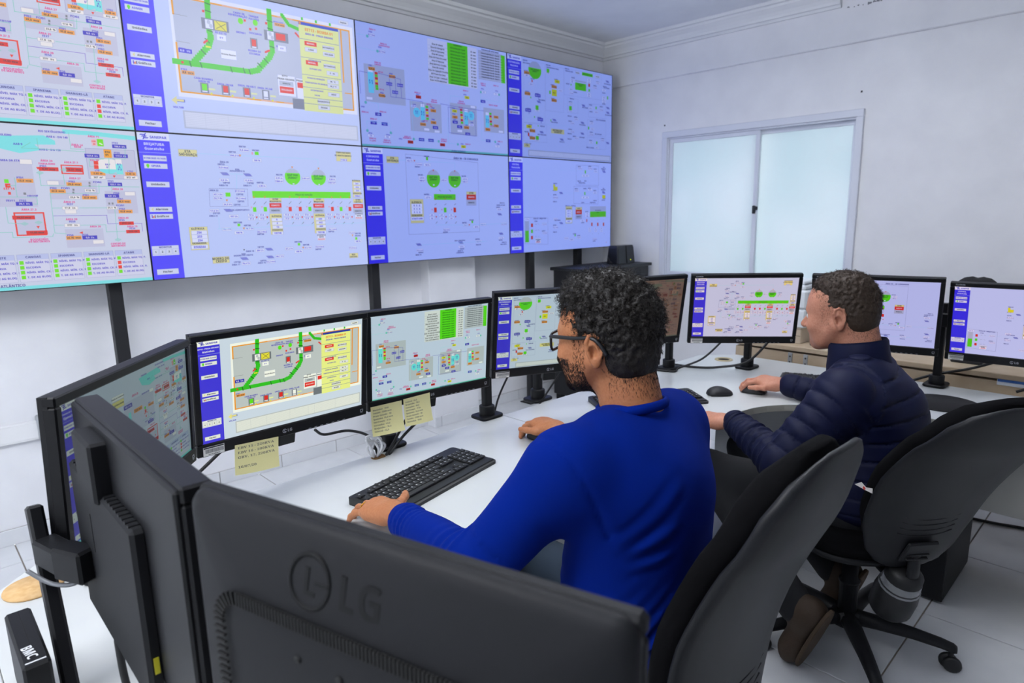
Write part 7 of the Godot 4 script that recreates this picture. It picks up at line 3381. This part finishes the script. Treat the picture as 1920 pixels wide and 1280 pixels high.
func build_blue() -> void:
	var t := thing("person", "seated man in a royal blue sweatshirt and glasses typing on the keyboard", "person", Vector3(1.31, 0, 2.75))
	var o := t.position
	var skin := skin_material("b47a54", 101)
	# joints
	var pelvis := Vector3(1.32, 0.56, 2.74)
	var belly := Vector3(1.315, 0.74, 2.775)
	var chest := Vector3(1.315, 0.925, 2.785)
	var neck := Vector3(1.333, 1.09, 2.75)
	var shl := Vector3(1.135, 1.03, 2.735)
	var shr := Vector3(1.50, 1.03, 2.735)
	var ell_ := Vector3(1.0, 0.835, 2.63)
	var elr := Vector3(1.66, 0.83, 2.52)
	var wrl := Vector3(1.062, 0.80, 2.30)
	var wrr := Vector3(1.775, 0.795, 2.185)
	var hipl := Vector3(1.22, 0.56, 2.72)
	var hipr := Vector3(1.42, 0.56, 2.72)
	var knl := Vector3(1.17, 0.55, 2.27)
	var knr := Vector3(1.47, 0.55, 2.25)
	var anl := Vector3(1.16, 0.1, 2.3)
	var anr := Vector3(1.5, 0.1, 2.25)
	var head := Transform3D(Basis(Vector3.UP, 0.13) * Basis(Vector3.RIGHT, -0.03) * Basis(Vector3.BACK, 0.02), Vector3(1.333, 1.236, 2.678))
	var s := new_skin()
	# what the clothes cover
	var f := Field.new()
	f.ell(pelvis, Vector3(0.15, 0.11, 0.1), 0.05)
	f.ell(belly, Vector3(0.145, 0.15, 0.1), 0.08)
	f.ell(chest, Vector3(0.15, 0.15, 0.1), 0.08)
	f.cap(shl, shr, 0.055, 0.055, 0.06)
	f.cap(chest, neck, 0.07, 0.05, 0.05)
	for q in [[shl, ell_, 0.042, 0.034], [ell_, wrl, 0.034, 0.024], [shr, elr, 0.042, 0.034], [elr, wrr, 0.034, 0.024], [hipl, knl, 0.068, 0.05], [knl, anl, 0.045, 0.035], [hipr, knr, 0.068, 0.05], [knr, anr, 0.045, 0.035]]:
		f.cap(q[0], q[1], q[2], q[3], 0.04)
	nets(f, Vector3(0.85, 0.02, 2.1), Vector3(1.9, 1.2, 2.95), 0.017, s, Transform3D(Basis.IDENTITY, -o))
	# head
	var hs := new_skin()
	nets(head_field(1.0, 1.0), Vector3(-0.1, -0.16, -0.13), Vector3(0.1, 0.135, 0.13), 0.0033, hs, Transform3D(head.basis, head.origin - o))
	join_skin(s, hs)
	# hands: the left lies on the keyboard, thumb spread; the right holds the mouse
	var lh := Transform3D(Basis(Vector3.UP, 0.06) * Basis(Vector3.RIGHT, -0.10) * Basis(Vector3.BACK, 0.10), Vector3(1.066, 0.796, 2.245))
	place_hand(hand_field(1.0, [[0.35, 0.75, 0.35], [0.3, 0.55, 0.3], [0.22, 0.45, 0.3], [0.18, 0.4, 0.3]], 0.22, 1.0), s, Transform3D(lh.basis, lh.origin - o))
	var rh := Transform3D(Basis(Vector3.UP, -0.05) * Basis(Vector3.RIGHT, 0.05), Vector3(1.79, 0.80, 2.125))
	place_hand(hand_field(-1.0, [[0.5, 0.5, 0.3], [0.45, 0.55, 0.3], [0.5, 0.6, 0.3], [0.6, 0.6, 0.3]], 0.08, 0.1), s, Transform3D(rh.basis, rh.origin - o))
	put("body", skin_mesh(s), skin, t)
	face_details(t, head, o, "3a2a22")
	# sweatshirt
	var g := Field.new()
	g.ell(pelvis + Vector3(0, 0.03, 0.015), Vector3(0.182, 0.12, 0.14), 0.06)
	g.ell(belly, Vector3(0.182, 0.17, 0.14), 0.09)
	g.ell(chest, Vector3(0.185, 0.16, 0.132), 0.08)
	g.cap(shl + Vector3(0.03, -0.02, 0.0), shr + Vector3(-0.03, -0.02, 0), 0.082, 0.082, 0.08)
	g.cap(Vector3(1.25, 1.046, 2.752), Vector3(1.415, 1.046, 2.752), 0.062, 0.062, 0.06)
	g.cap(shl, ell_, 0.072, 0.06, 0.05)
	g.cap(ell_, wrl, 0.058, 0.04, 0.03)
	g.cap(wrl + (ell_ - wrl).normalized() * 0.035, wrl + (ell_ - wrl).normalized() * 0.015, 0.045, 0.045, 0.008)
	g.cap(shr, elr, 0.072, 0.058, 0.05)
	g.cap(elr, wrr, 0.056, 0.04, 0.03)
	var arm_axis := (ell_ - shl).normalized().lerp(Vector3(-1, 0, 0), 0.55).normalized()
	var creases := [[Vector3(1.14, 0.89, 2.84), Vector3(1.27, 1.0, 2.90), 0.006], [Vector3(1.14, 0.875, 2.85), Vector3(1.26, 0.935, 2.925), 0.005], [Vector3(1.16, 0.86, 2.86), Vector3(1.25, 0.88, 2.93), 0.004], [Vector3(1.19, 0.72, 2.9), Vector3(1.38, 0.66, 2.93), 0.005], [Vector3(1.2, 0.67, 2.89), Vector3(1.4, 0.62, 2.91), 0.005]]
	g.relief = func(p: Vector3) -> float:
		var d := 0.0
		# long creases drawn from the armpit up over the shoulder blade, and two short ones below
		for c in creases:
			var e0 := seg(p, c[0], c[1])
			if e0[0] < 0.06:
				d -= c[2] * exp(-pow(e0[0] / 0.013, 2.0)) * sin(PI * clampf(e0[1] * 0.9 + 0.05, 0.0, 1.0))
				d += c[2] * 0.7 * exp(-pow((e0[0] - 0.02) / 0.011, 2.0)) * sin(PI * clampf(e0[1] * 0.9 + 0.05, 0.0, 1.0))
		# sagging folds round the waist
		var wst := exp(-pow((p.y - 0.66) / 0.09, 2.0))
		d += 0.0055 * wst * sin((p.y + 0.10 * sin(p.x * 9.0 + p.z * 6.0)) * 150.0)
		d += 0.003 * wst * sin((p.y * 1.4 + p.x * 0.8) * 90.0)
		# armhole seam
		var arm := p - shl
		if arm.length() < 0.15:
			d += 0.0035 * exp(-pow((arm.dot(arm_axis) - 0.012) / 0.0065, 2.0))
		# creases in the crook of the arm and along the forearm
		var e := seg(p, ell_, wrl)
		if e[0] < 0.085:
			d += 0.0035 * exp(-pow((e[1] - 0.1) / 0.2, 2.0)) * sin(e[1] * 62.0 + p.y * 30.0)
			d += 0.0025 * exp(-pow((e[1] - 0.85) / 0.12, 2.0)) * sin(e[1] * 110.0)
		d += 0.0022 * sin(p.x * 23.0 + 2.0 * sin(p.y * 17.0)) * sin(p.y * 19.0 + p.z * 21.0)
		return d
	var cl := new_skin()
	nets(g, Vector3(0.88, 0.40, 2.08), Vector3(1.92, 1.16, 2.98), 0.008, cl, Transform3D(Basis.IDENTITY, -o))
	var cloth := bumpy(triplanar(mat("04207a", 0.9, 0.0, 0.15), 30.0), noise_tex(0.25, 256, 2, true, 4.0, 111), 0.25)
	cloth.rim_enabled = true
	cloth.rim = 0.08
	var shirt := put("sweatshirt", skin_mesh(cl), cloth, t)
	# neckband
	var st := mb(true)
	var ring := PackedVector3Array()
	for k in 33:
		var a := TAU * k / 32.0
		ring.append(neck + Vector3(cos(a) * 0.068, 0.019 + 0.015 * sin(a), sin(a) * 0.069 - 0.006) - o)
	tube(st, ring, 0.0065, 8, -1.0, 1.6)
	obj("neckband", st, cloth, shirt)
	# jeans and shoes
	var j := Field.new()
	j.ell(pelvis + Vector3(0, -0.02, 0), Vector3(0.175, 0.1, 0.125), 0.05)
	for q in [[hipl, knl, 0.085, 0.066], [knl, anl, 0.062, 0.055], [hipr, knr, 0.085, 0.066], [knr, anr, 0.062, 0.055]]:
		j.cap(q[0], q[1], q[2], q[3], 0.04)
	var js := new_skin()
	nets(j, Vector3(0.98, 0.02, 2.1), Vector3(1.66, 0.72, 2.95), 0.014, js, Transform3D(Basis.IDENTITY, -o))
	put("jeans", skin_mesh(js), bumpy(triplanar(mat("1c2b3a", 0.9), 30.0), noise_tex(0.25, 128, 2, true, 4.0, 112), 0.4), t)
	for q in [anl, anr]:
		shoe(t, q - o, 0.0, "2b2420")
	# ring on the fourth finger
	st = mb(true)
	var band := PackedVector3Array()
	var fb := lh * Vector3(-0.0125, 0.002, -0.103)
	for k in 17:
		var a := TAU * k / 16.0
		band.append(fb + lh.basis * Vector3(cos(a) * 0.0108, sin(a) * 0.0108, sin(a) * 0.003) - o)
	tube(st, band, 0.0017, 6, -1.0, 1.2)
	obj("ring", st, mat("d8a53a", 0.25, 1.0), t)
	# hair: curly cap and curls
	var hf := Field.new()
	hf.ell(Vector3(0, 0.047, 0.018), Vector3(0.0855, 0.092, 0.105), 0.03)
	hf.ell(Vector3(0, 0.098, -0.015), Vector3(0.068, 0.046, 0.085), 0.03)
	hf.ell(Vector3(0, -0.02, 0.052), Vector3(0.066, 0.07, 0.062), 0.03)
	hf.ell(Vector3(0, -0.015, -0.125), Vector3(0.11, 0.092, 0.092), 0.012, Basis.IDENTITY, true)
	for sg in [-1.0, 1.0]:
		hf.ell(Vector3(0.09 * sg, -0.02, 0.0), Vector3(0.04, 0.05, 0.036), 0.01, Basis.IDENTITY, true)
	hf.ell(Vector3(0, -0.135, 0.07), Vector3(0.1, 0.06, 0.09), 0.015, Basis.IDENTITY, true)
	var fn := FastNoiseLite.new()
	fn.seed = 3
	fn.frequency = 55.0
	fn.fractal_octaves = 2
	hf.relief = func(p: Vector3) -> float:
		return -0.006 * fn.get_noise_3dv(p) * clampf(1.0 + (p.y - 0.02) * 14.0, 0.25, 1.4)
	var hk := new_skin()
	nets(hf, Vector3(-0.11, -0.12, -0.13), Vector3(0.11, 0.17, 0.15), 0.0038, hk, Transform3D(head.basis, head.origin - o))
	var hair_m := mat("17120f", 0.55, 0.0, 0.45)
	var hair := put("hair", skin_mesh(hk), hair_m, t)
	var loc := Transform3D(head.basis, head.origin - o).affine_inverse()
	st = mb(true)
	strands(st, hk, 5200, 21, loc, func(p: Vector3, _n: Vector3, g2: RandomNumberGenerator):
		var top := clampf((p.y + 0.01) * 12.0, 0.0, 1.0)
		return [lerpf(0.009, 0.026, top) * g2.randf_range(0.6, 1.2), lerpf(0.0008, 0.0052, top) * g2.randf_range(0.5, 1.2), lerpf(0.3, 0.42, top), Vector3(g2.randf_range(-0.3, 0.3), -1.0, g2.randf_range(-0.2, 0.6)) if top < 0.6 else Vector3(g2.randf_range(-1, 1), -0.4, g2.randf_range(-1, 1))], 0.00075)
	# short hair over the nape, temples and in front of the ears
	strands(st, hs, 6500, 22, loc, func(p: Vector3, _n: Vector3, g2: RandomNumberGenerator):
		if p.y < -0.11 or p.y > 0.06 or absf(p.x) > 0.083:
			return null
		var burn := p.z > -0.04 and p.z < -0.008 and p.y < 0.05 and p.y > -0.045
		var nape := p.z > 0.035 and p.y > -0.1
		if not (burn or nape):
			return null
		if nape and p.y < -0.05 and g2.randf() < (-0.05 - p.y) * 16.0:
			return null
		return [0.009 * g2.randf_range(0.6, 1.3), 0.0004, 0.25, Vector3(0, -1, 0.2)], 0.0005)
	var every := PackedInt32Array(range(hf.kind.size()))
	strands(st, hs, 2500, 24, loc, func(p: Vector3, _n: Vector3, g2: RandomNumberGenerator):
		if p.y < -0.08 or hf.at(p, every) > 0.008 * g2.randf():
			return null
		return [0.012 * g2.randf_range(0.6, 1.3), 0.002 if p.y > 0.03 else 0.0004, 0.3, Vector3(0, -1, 0.5)], 0.0006)
	obj("curls", st, hair_m, hair)
	st = mb(true)
	strands(st, hs, 20000, 23, loc, func(p: Vector3, n: Vector3, g2: RandomNumberGenerator):
		if p.z > -0.012 or p.y > -0.026 or p.y < -0.125:
			return null
		if p.y > -0.05 and p.z < -0.09 and absf(p.x) < 0.03 and p.y > -0.047:
			return null
		if absf(p.x) < 0.022 and p.z < -0.088 and p.y < -0.053 and p.y > -0.072:
			return null
		var edge := clampf((-0.026 - p.y) * 30.0, 0.15, 1.0)
		if p.z > -0.05 and g2.randf() > edge * 0.8:
			return null
		var chin := clampf((-0.075 - p.y) * 30.0, 0.0, 1.0) + (0.6 if p.z < -0.088 and p.y > -0.058 else 0.0)
		return [lerpf(0.008, 0.016, minf(chin, 1.0)) * g2.randf_range(0.6, 1.3), 0.0005, 0.22, Vector3(0, -1, -0.2)], 0.0006)
	obj("beard", st, mat("2b2019", 0.65), t)
	glasses(t, head, o)

func join_skin(s: Dictionary, more: Dictionary) -> void:
	var base: int = s.v.size()
	var v: PackedVector3Array = s.v
	var n: PackedVector3Array = s.n
	var ind: PackedInt32Array = s.i
	v.append_array(more.v)
	n.append_array(more.n)
	for i in more.i:
		ind.append(i + base)
	s.v = v
	s.n = n
	s.i = ind

func face_details(t: Node3D, head: Transform3D, o: Vector3, brow: String) -> void:
	var xf := Transform3D(head.basis, head.origin - o)
	for sg in [-1.0, 1.0]:
		var st := mb(true)
		var c := xf * Vector3(0.0315 * sg, 0.003, -0.0868)
		var prof := []
		for k in 9:
			var a := PI * k / 8.0 - PI / 2
			prof.append(Vector2(cos(a) * 0.0112, sin(a) * 0.0112))
		lathe(st, prof, 14, Transform3D(xf.basis * Basis(Vector3.RIGHT, PI / 2), c))
		var eye := obj("eye", st, mat("d9d4cf", 0.25), t)
		st = mb(true)
		lathe(st, [Vector2(0.0055, 0.0), Vector2(0.004, 0.0012), Vector2(0, 0.0016)], 12, Transform3D(xf.basis * Basis(Vector3.RIGHT, -PI / 2), c + xf.basis * Vector3(0, 0, -0.0098)))
		obj("iris", st, mat("2a1a10", 0.2), eye)
		st = mb(true)
		tube(st, PackedVector3Array([xf * Vector3(0.014 * sg, 0.021, -0.0935), xf * Vector3(0.03 * sg, 0.0265, -0.0915), xf * Vector3(0.047 * sg, 0.021, -0.081)]), 0.0035, 6, 0.002)
		obj("eyebrow", st, mat(brow, 0.8), t)

func shoe(t: Node3D, ankle: Vector3, turn: float, hex: String, pitch := 0.0) -> void:
	var b := Basis(Vector3.UP, turn) * Basis(Vector3.RIGHT, pitch)
	var f := Field.new()
	f.cap(Vector3(0, 0.0, 0.0), Vector3(0, -0.045, 0.01), 0.05, 0.046, 0.03)
	f.cap(Vector3(0, -0.05, 0.03), Vector3(0, -0.052, -0.14), 0.042, 0.04, 0.04)
	f.ell(Vector3(0, -0.055, -0.13), Vector3(0.046, 0.034, 0.07), 0.03)
	f.ell(Vector3(0, -0.15, -0.05), Vector3(0.3, 0.06, 0.4), 0.006, Basis.IDENTITY, true)
	var s := new_skin()
	nets(f, Vector3(-0.08, -0.13, -0.24), Vector3(0.08, 0.08, 0.12), 0.007, s, Transform3D(b, ankle))
	var sh := put("shoe", skin_mesh(s), bumpy(triplanar(mat(hex, 0.7), 20.0), noise_tex(0.1, 128, 3, true, 4.0, 131), 0.4), t)
	var st := mb()
	var poly := PackedVector2Array()
	for k in 20:
		var a := TAU * k / 20.0
		poly.append(Vector2(cos(a) * 0.046, sin(a) * 0.135 - 0.05))
	prism(st, poly, -0.1, -0.088, Transform3D(b * FLATWISE, ankle), 0.002)
	obj("sole", st, mat("4a3a2a", 0.8), sh)

func glasses(t: Node3D, head: Transform3D, o: Vector3) -> void:
	var xf := Transform3D(head.basis, head.origin - o)
	var black := mat("15161a", 0.35)
	var g := Node3D.new()
	g.name = "glasses"
	t.add_child(g)
	for sg in [-1.0, 1.0]:
		var st := mb(true)
		var pts := PackedVector3Array()
		for p in rrect(0.052, 0.037, 0.012, 4):
			pts.append(xf * Vector3(0.034 * sg + p.x, 0.0 + p.y, -0.114 + absf(0.034 * sg + p.x) * 0.22))
		pts.append(pts[0])
		tube(st, pts, 0.003, 6)
		obj("rim", st, black, g)
		st = mb()
		var poly := rrect(0.05, 0.035, 0.012, 4)
		for i in range(1, poly.size() - 1):
			tri(st, xf * Vector3(0.034 * sg + poly[0].x, poly[0].y, -0.114 + absf(0.034 * sg + poly[0].x) * 0.22), xf * Vector3(0.034 * sg + poly[i].x, poly[i].y, -0.114 + absf(0.034 * sg + poly[i].x) * 0.22), xf * Vector3(0.034 * sg + poly[i + 1].x, poly[i + 1].y, -0.114 + absf(0.034 * sg + poly[i + 1].x) * 0.22), xf.basis * Vector3(0, 0, -1))
		var glass := mat("ffffff", 0.02)
		glass.transparency = BaseMaterial3D.TRANSPARENCY_ALPHA
		glass.albedo_color.a = 0.08
		obj("lens", st, glass, g)
		st = mb(true)
		tube(st, curve_pts([xf * Vector3(0.061 * sg, 0.013, -0.1), xf * Vector3(0.073 * sg, 0.016, -0.085), xf * Vector3(0.081 * sg, 0.018, -0.03), xf * Vector3(0.085 * sg, 0.022, 0.012), xf * Vector3(0.084 * sg, 0.012, 0.032), xf * Vector3(0.079 * sg, -0.012, 0.046)], 5), 0.0042, 6)
		obj("temple_arm", st, black, g)
	var st2 := mb(true)
	tube(st2, PackedVector3Array([xf * Vector3(-0.01, 0.004, -0.1135), xf * Vector3(0, 0.008, -0.1145), xf * Vector3(0.01, 0.004, -0.1135)]), 0.0024, 6)
	obj("bridge", st2, black, g)

func build_navy() -> void:
	var t := thing("person", "seated man in a quilted navy blue jacket with his hand on a mouse", "person", Vector3(2.5, 0, 2.83))
	var o := t.position
	var skin := skin_material("c48d75", 141)
	var pelvis := Vector3(2.5, 0.55, 2.83)
	var belly := Vector3(2.505, 0.68, 2.875)
	var chest := Vector3(2.51, 0.84, 2.865)
	var neck := Vector3(2.52, 1.0, 2.81)
	var shl := Vector3(2.315, 0.94, 2.82)
	var shr := Vector3(2.69, 0.94, 2.75)
	var ell_ := Vector3(2.17, 0.735, 2.71)
	var elr := Vector3(2.86, 0.775, 2.63)
	var wrl := Vector3(2.285, 0.785, 2.50)
	var wrr := Vector3(2.862, 0.793, 2.44)
	var hipl := Vector3(2.41, 0.55, 2.8)
	var hipr := Vector3(2.6, 0.55, 2.78)
	var knl := Vector3(2.36, 0.56, 2.36)
	var knr := Vector3(2.66, 0.56, 2.36)
	var anl := Vector3(2.27, 0.215, 2.745)
	var anr := Vector3(2.60, 0.215, 2.74)
	var head := Transform3D(Basis(Vector3.UP, 0.02) * Basis(Vector3.RIGHT, -0.10), Vector3(2.535, 1.152, 2.725))
	var s := new_skin()
	var f := Field.new()
	f.ell(pelvis, Vector3(0.15, 0.1, 0.1), 0.05)
	f.ell(belly, Vector3(0.15, 0.13, 0.11), 0.08)
	f.ell(chest, Vector3(0.15, 0.14, 0.1), 0.08)
	f.cap(shl, shr, 0.055, 0.055, 0.06)
	f.cap(chest, neck, 0.07, 0.05, 0.05)
	for q in [[shl, ell_, 0.042, 0.034], [ell_, wrl, 0.034, 0.024], [shr, elr, 0.042, 0.034], [elr, wrr, 0.034, 0.024], [hipl, knl, 0.068, 0.05], [knl, anl, 0.045, 0.035], [hipr, knr, 0.068, 0.05], [knr, anr, 0.045, 0.035]]:
		f.cap(q[0], q[1], q[2], q[3], 0.04)
	nets(f, Vector3(2.02, 0.02, 2.2), Vector3(3.02, 1.1, 3.05), 0.017, s, Transform3D(Basis.IDENTITY, -o))
	var hs := new_skin()
	nets(head_field(1.5, 1.06), Vector3(-0.1, -0.16, -0.13), Vector3(0.1, 0.135, 0.13), 0.0038, hs, Transform3D(head.basis * 1.04, head.origin - o))
	join_skin(s, hs)
	var lh := Transform3D(Basis(Vector3.UP, -0.1) * Basis(Vector3.RIGHT, -0.06) * Basis(Vector3.BACK, 0.12), Vector3(2.298, 0.777, 2.45))
	place_hand(hand_field(1.0, [[0.2, 0.3, 0.2], [0.2, 0.3, 0.2], [0.2, 0.3, 0.2], [0.25, 0.3, 0.2]], 0.05, 0.0), s, Transform3D(lh.basis, lh.origin - o))
	var rh := Transform3D(Basis(Vector3.UP, 0.12) * Basis(Vector3.RIGHT, 0.1) * Basis(Vector3.BACK, 0.12), Vector3(2.864, 0.79, 2.40))
	place_hand(hand_field(-1.0, [[0.35, 0.55, 0.3], [0.35, 0.5, 0.3], [0.5, 0.6, 0.3], [0.6, 0.6, 0.3]], 0.06, 0.2), s, Transform3D(rh.basis, rh.origin - o))
	put("body", skin_mesh(s), skin, t)
	face_details(t, Transform3D(head.basis * 1.04, head.origin), o, "4a382c")
	# quilted jacket
	var g := Field.new()
	g.ell(pelvis + Vector3(0, 0.03, 0.02), Vector3(0.19, 0.11, 0.15), 0.06)
	g.ell(belly, Vector3(0.195, 0.15, 0.155), 0.09)
	g.ell(chest, Vector3(0.19, 0.15, 0.14), 0.08)
	g.cap(shl + Vector3(0.03, -0.02, 0.01), shr + Vector3(-0.03, -0.02, 0.01), 0.088, 0.088, 0.08)
	g.cap(Vector3(2.45, 0.965, 2.825), Vector3(2.59, 0.965, 2.8), 0.075, 0.075, 0.06)
	g.cap(shl, ell_, 0.08, 0.066, 0.04)
	g.cap(ell_, wrl, 0.064, 0.046, 0.03)
	g.cap(shr, elr, 0.08, 0.064, 0.04)
	g.cap(elr, wrr, 0.06, 0.046, 0.03)
	g.relief = func(p: Vector3) -> float:
		var e1 := seg(p, shl, ell_)
		var e2 := seg(p, ell_, wrl)
		var e3 := seg(p, shr, elr)
		var e4 := seg(p, elr, wrr)
		var band := 0.0
		var best := 0.115
		var u := (p.y - 0.30 * (p.x - 2.5) * 0.25 - 0.06 * p.z) / 0.058
		for e in [[e1, 0.0], [e2, 0.4], [e3, 0.1], [e4, 0.3]]:
			if e[0][0] < best:
				best = e[0][0]
				u = e[0][1] * e[0][2] / 0.05 + e[1] + (p.y - p.x) * 2.2
		var w := absf(u - floorf(u) - 0.5) * 2.0
		band = 0.0075 * pow(w, 7.0)
		var wr := 0.0
		if e2[0] < 0.1:
			wr += 0.003 * sin(e2[1] * 46.0 + p.y * 25.0)
		if e1[0] < 0.12:
			wr += 0.0022 * sin(e1[1] * 40.0 + p.x * 40.0)
		wr += 0.002 * sin(p.x * 31.0 + 2.0 * sin(p.y * 23.0)) * sin(p.y * 27.0 + p.z * 24.0)
		return band + wr - 0.002
	var cl := new_skin()
	nets(g, Vector3(2.0, 0.42, 2.3), Vector3(3.04, 1.08, 3.08), 0.0072, cl, Transform3D(Basis.IDENTITY, -o))
	var shell := bumpy(triplanar(mat("0b1130", 0.6, 0.0, 0.3), 24.0), noise_tex(0.12, 256, 3, true, 3.0, 151), 0.3)
	var jacket := put("jacket", skin_mesh(cl), shell, t)
	# standing collar
	var st := mb(true)
	var rings := []
	for q in [[-0.045, 0.098, 0.0], [-0.01, 0.096, 0.0], [0.03, 0.09, 0.003], [0.06, 0.088, 0.006], [0.068, 0.083, 0.008], [0.06, 0.076, 0.008], [0.0, 0.074, 0.0]]:
		var ring := PackedVector3Array()
		for k in 40:
			var a := TAU * k / 40.0
			var back := sin(a)
			ring.append(neck + Vector3(cos(a) * q[1] * 0.94, q[0] + 0.028 * back * 0.5 + 0.01, sin(a) * q[1] * 1.0 - 0.012 + (q[0] + 0.05) * -0.1) - o)
		rings.append(ring)
	loft(st, rings, false)
	obj("collar", st, shell, jacket)
	# cuffs
	for q in [[ell_, wrl], [elr, wrr]]:
		st = mb(true)
		var d: Vector3 = (q[1] - q[0]).normalized()
		tube(st, PackedVector3Array([q[1] - d * 0.01 - o, q[1] + d * 0.004 - o, q[1] + d * 0.014 - o]), 0.047, 20, 0.043)
		obj("cuff", st, shell, jacket)
	var j := Field.new()
	j.ell(pelvis + Vector3(0, -0.02, 0), Vector3(0.18, 0.1, 0.13), 0.05)
	for q in [[hipl, knl, 0.085, 0.068], [knl, anl, 0.064, 0.058], [hipr, knr, 0.085, 0.068], [knr, anr, 0.064, 0.058]]:
		j.cap(q[0], q[1], q[2], q[3], 0.04)
	var js := new_skin()
	nets(j, Vector3(2.2, 0.03, 2.22), Vector3(2.85, 0.72, 3.05), 0.014, js, Transform3D(Basis.IDENTITY, -o))
	put("trousers", skin_mesh(js), bumpy(triplanar(mat("15171b", 0.9), 30.0), noise_tex(0.25, 128, 2, true, 4.0, 152), 0.4), t)
	for q in [anl, anr]:
		shoe(t, q - o, -0.15, "3a2b1d", -1.2)
	# short brown hair
	var hf := Field.new()
	hf.ell(Vector3(0, 0.042, 0.016), Vector3(0.0785, 0.0875, 0.1), 0.03)
	hf.ell(Vector3(0, 0.095, 0.0), Vector3(0.064, 0.042, 0.082), 0.03)
	hf.ell(Vector3(0, -0.018, 0.05), Vector3(0.063, 0.062, 0.056), 0.03)
	hf.ell(Vector3(0, 0.01, -0.135), Vector3(0.104, 0.12, 0.09), 0.012, Basis.IDENTITY, true)
	for sg in [-1.0, 1.0]:
		hf.ell(Vector3(0.09 * sg, -0.025, 0.0), Vector3(0.04, 0.052, 0.034), 0.01, Basis.IDENTITY, true)
	hf.ell(Vector3(0, -0.125, 0.07), Vector3(0.1, 0.06, 0.09), 0.015, Basis.IDENTITY, true)
	var fn := FastNoiseLite.new()
	fn.seed = 9
	fn.frequency = 60.0
	fn.fractal_octaves = 2
	hf.relief = func(p: Vector3) -> float:
		return -0.0032 * fn.get_noise_3dv(p) * clampf(1.0 + (p.y - 0.02) * 14.0, 0.25, 1.4)
	var hx := Transform3D(head.basis * 1.04, head.origin - o)
	var hk := new_skin()
	nets(hf, Vector3(-0.11, -0.12, -0.13), Vector3(0.11, 0.17, 0.15), 0.0042, hk, hx)
	var hm := mat("34271d", 0.6, 0.0, 0.45)
	var hair := put("hair", skin_mesh(hk), hm, t)
	st = mb(true)
	strands(st, hk, 4200, 31, hx.affine_inverse(), func(p: Vector3, _n: Vector3, g2: RandomNumberGenerator):
		var top := clampf((p.y + 0.01) * 12.0, 0.0, 1.0)
		return [lerpf(0.008, 0.016, top) * g2.randf_range(0.6, 1.2), lerpf(0.0006, 0.003, top), lerpf(0.25, 0.4, top), Vector3(g2.randf_range(-0.3, 0.3), -1.0, g2.randf_range(0.0, 0.6)) if top < 0.6 else Vector3(g2.randf_range(-1, 1), -0.4, g2.randf_range(-1, 1))], 0.0007)
	strands(st, hs, 5000, 32, hx.affine_inverse(), func(p: Vector3, _n: Vector3, g2: RandomNumberGenerator):
		if p.y < -0.1 or p.y > 0.06 or absf(p.x) > 0.08:
			return null
		var burn := p.z > -0.04 and p.z < -0.01 and p.y < 0.05 and p.y > -0.02
		var nape := p.z > 0.035 and p.y > -0.085
		if not (burn or nape):
			return null
		return [0.008 * g2.randf_range(0.6, 1.3), 0.0003, 0.22, Vector3(0, -1, 0.3)], 0.0005)
	var every := PackedInt32Array(range(hf.kind.size()))
	strands(st, hs, 3500, 34, hx.affine_inverse(), func(p: Vector3, _n: Vector3, g2: RandomNumberGenerator):
		if p.y < -0.08 or hf.at(p, every) > 0.011 * g2.randf():
			return null
		return [0.010 * g2.randf_range(0.6, 1.3), 0.0008, 0.28, Vector3(0, -1, 0.6)], 0.0006)
	obj("strands", st, hm, hair)
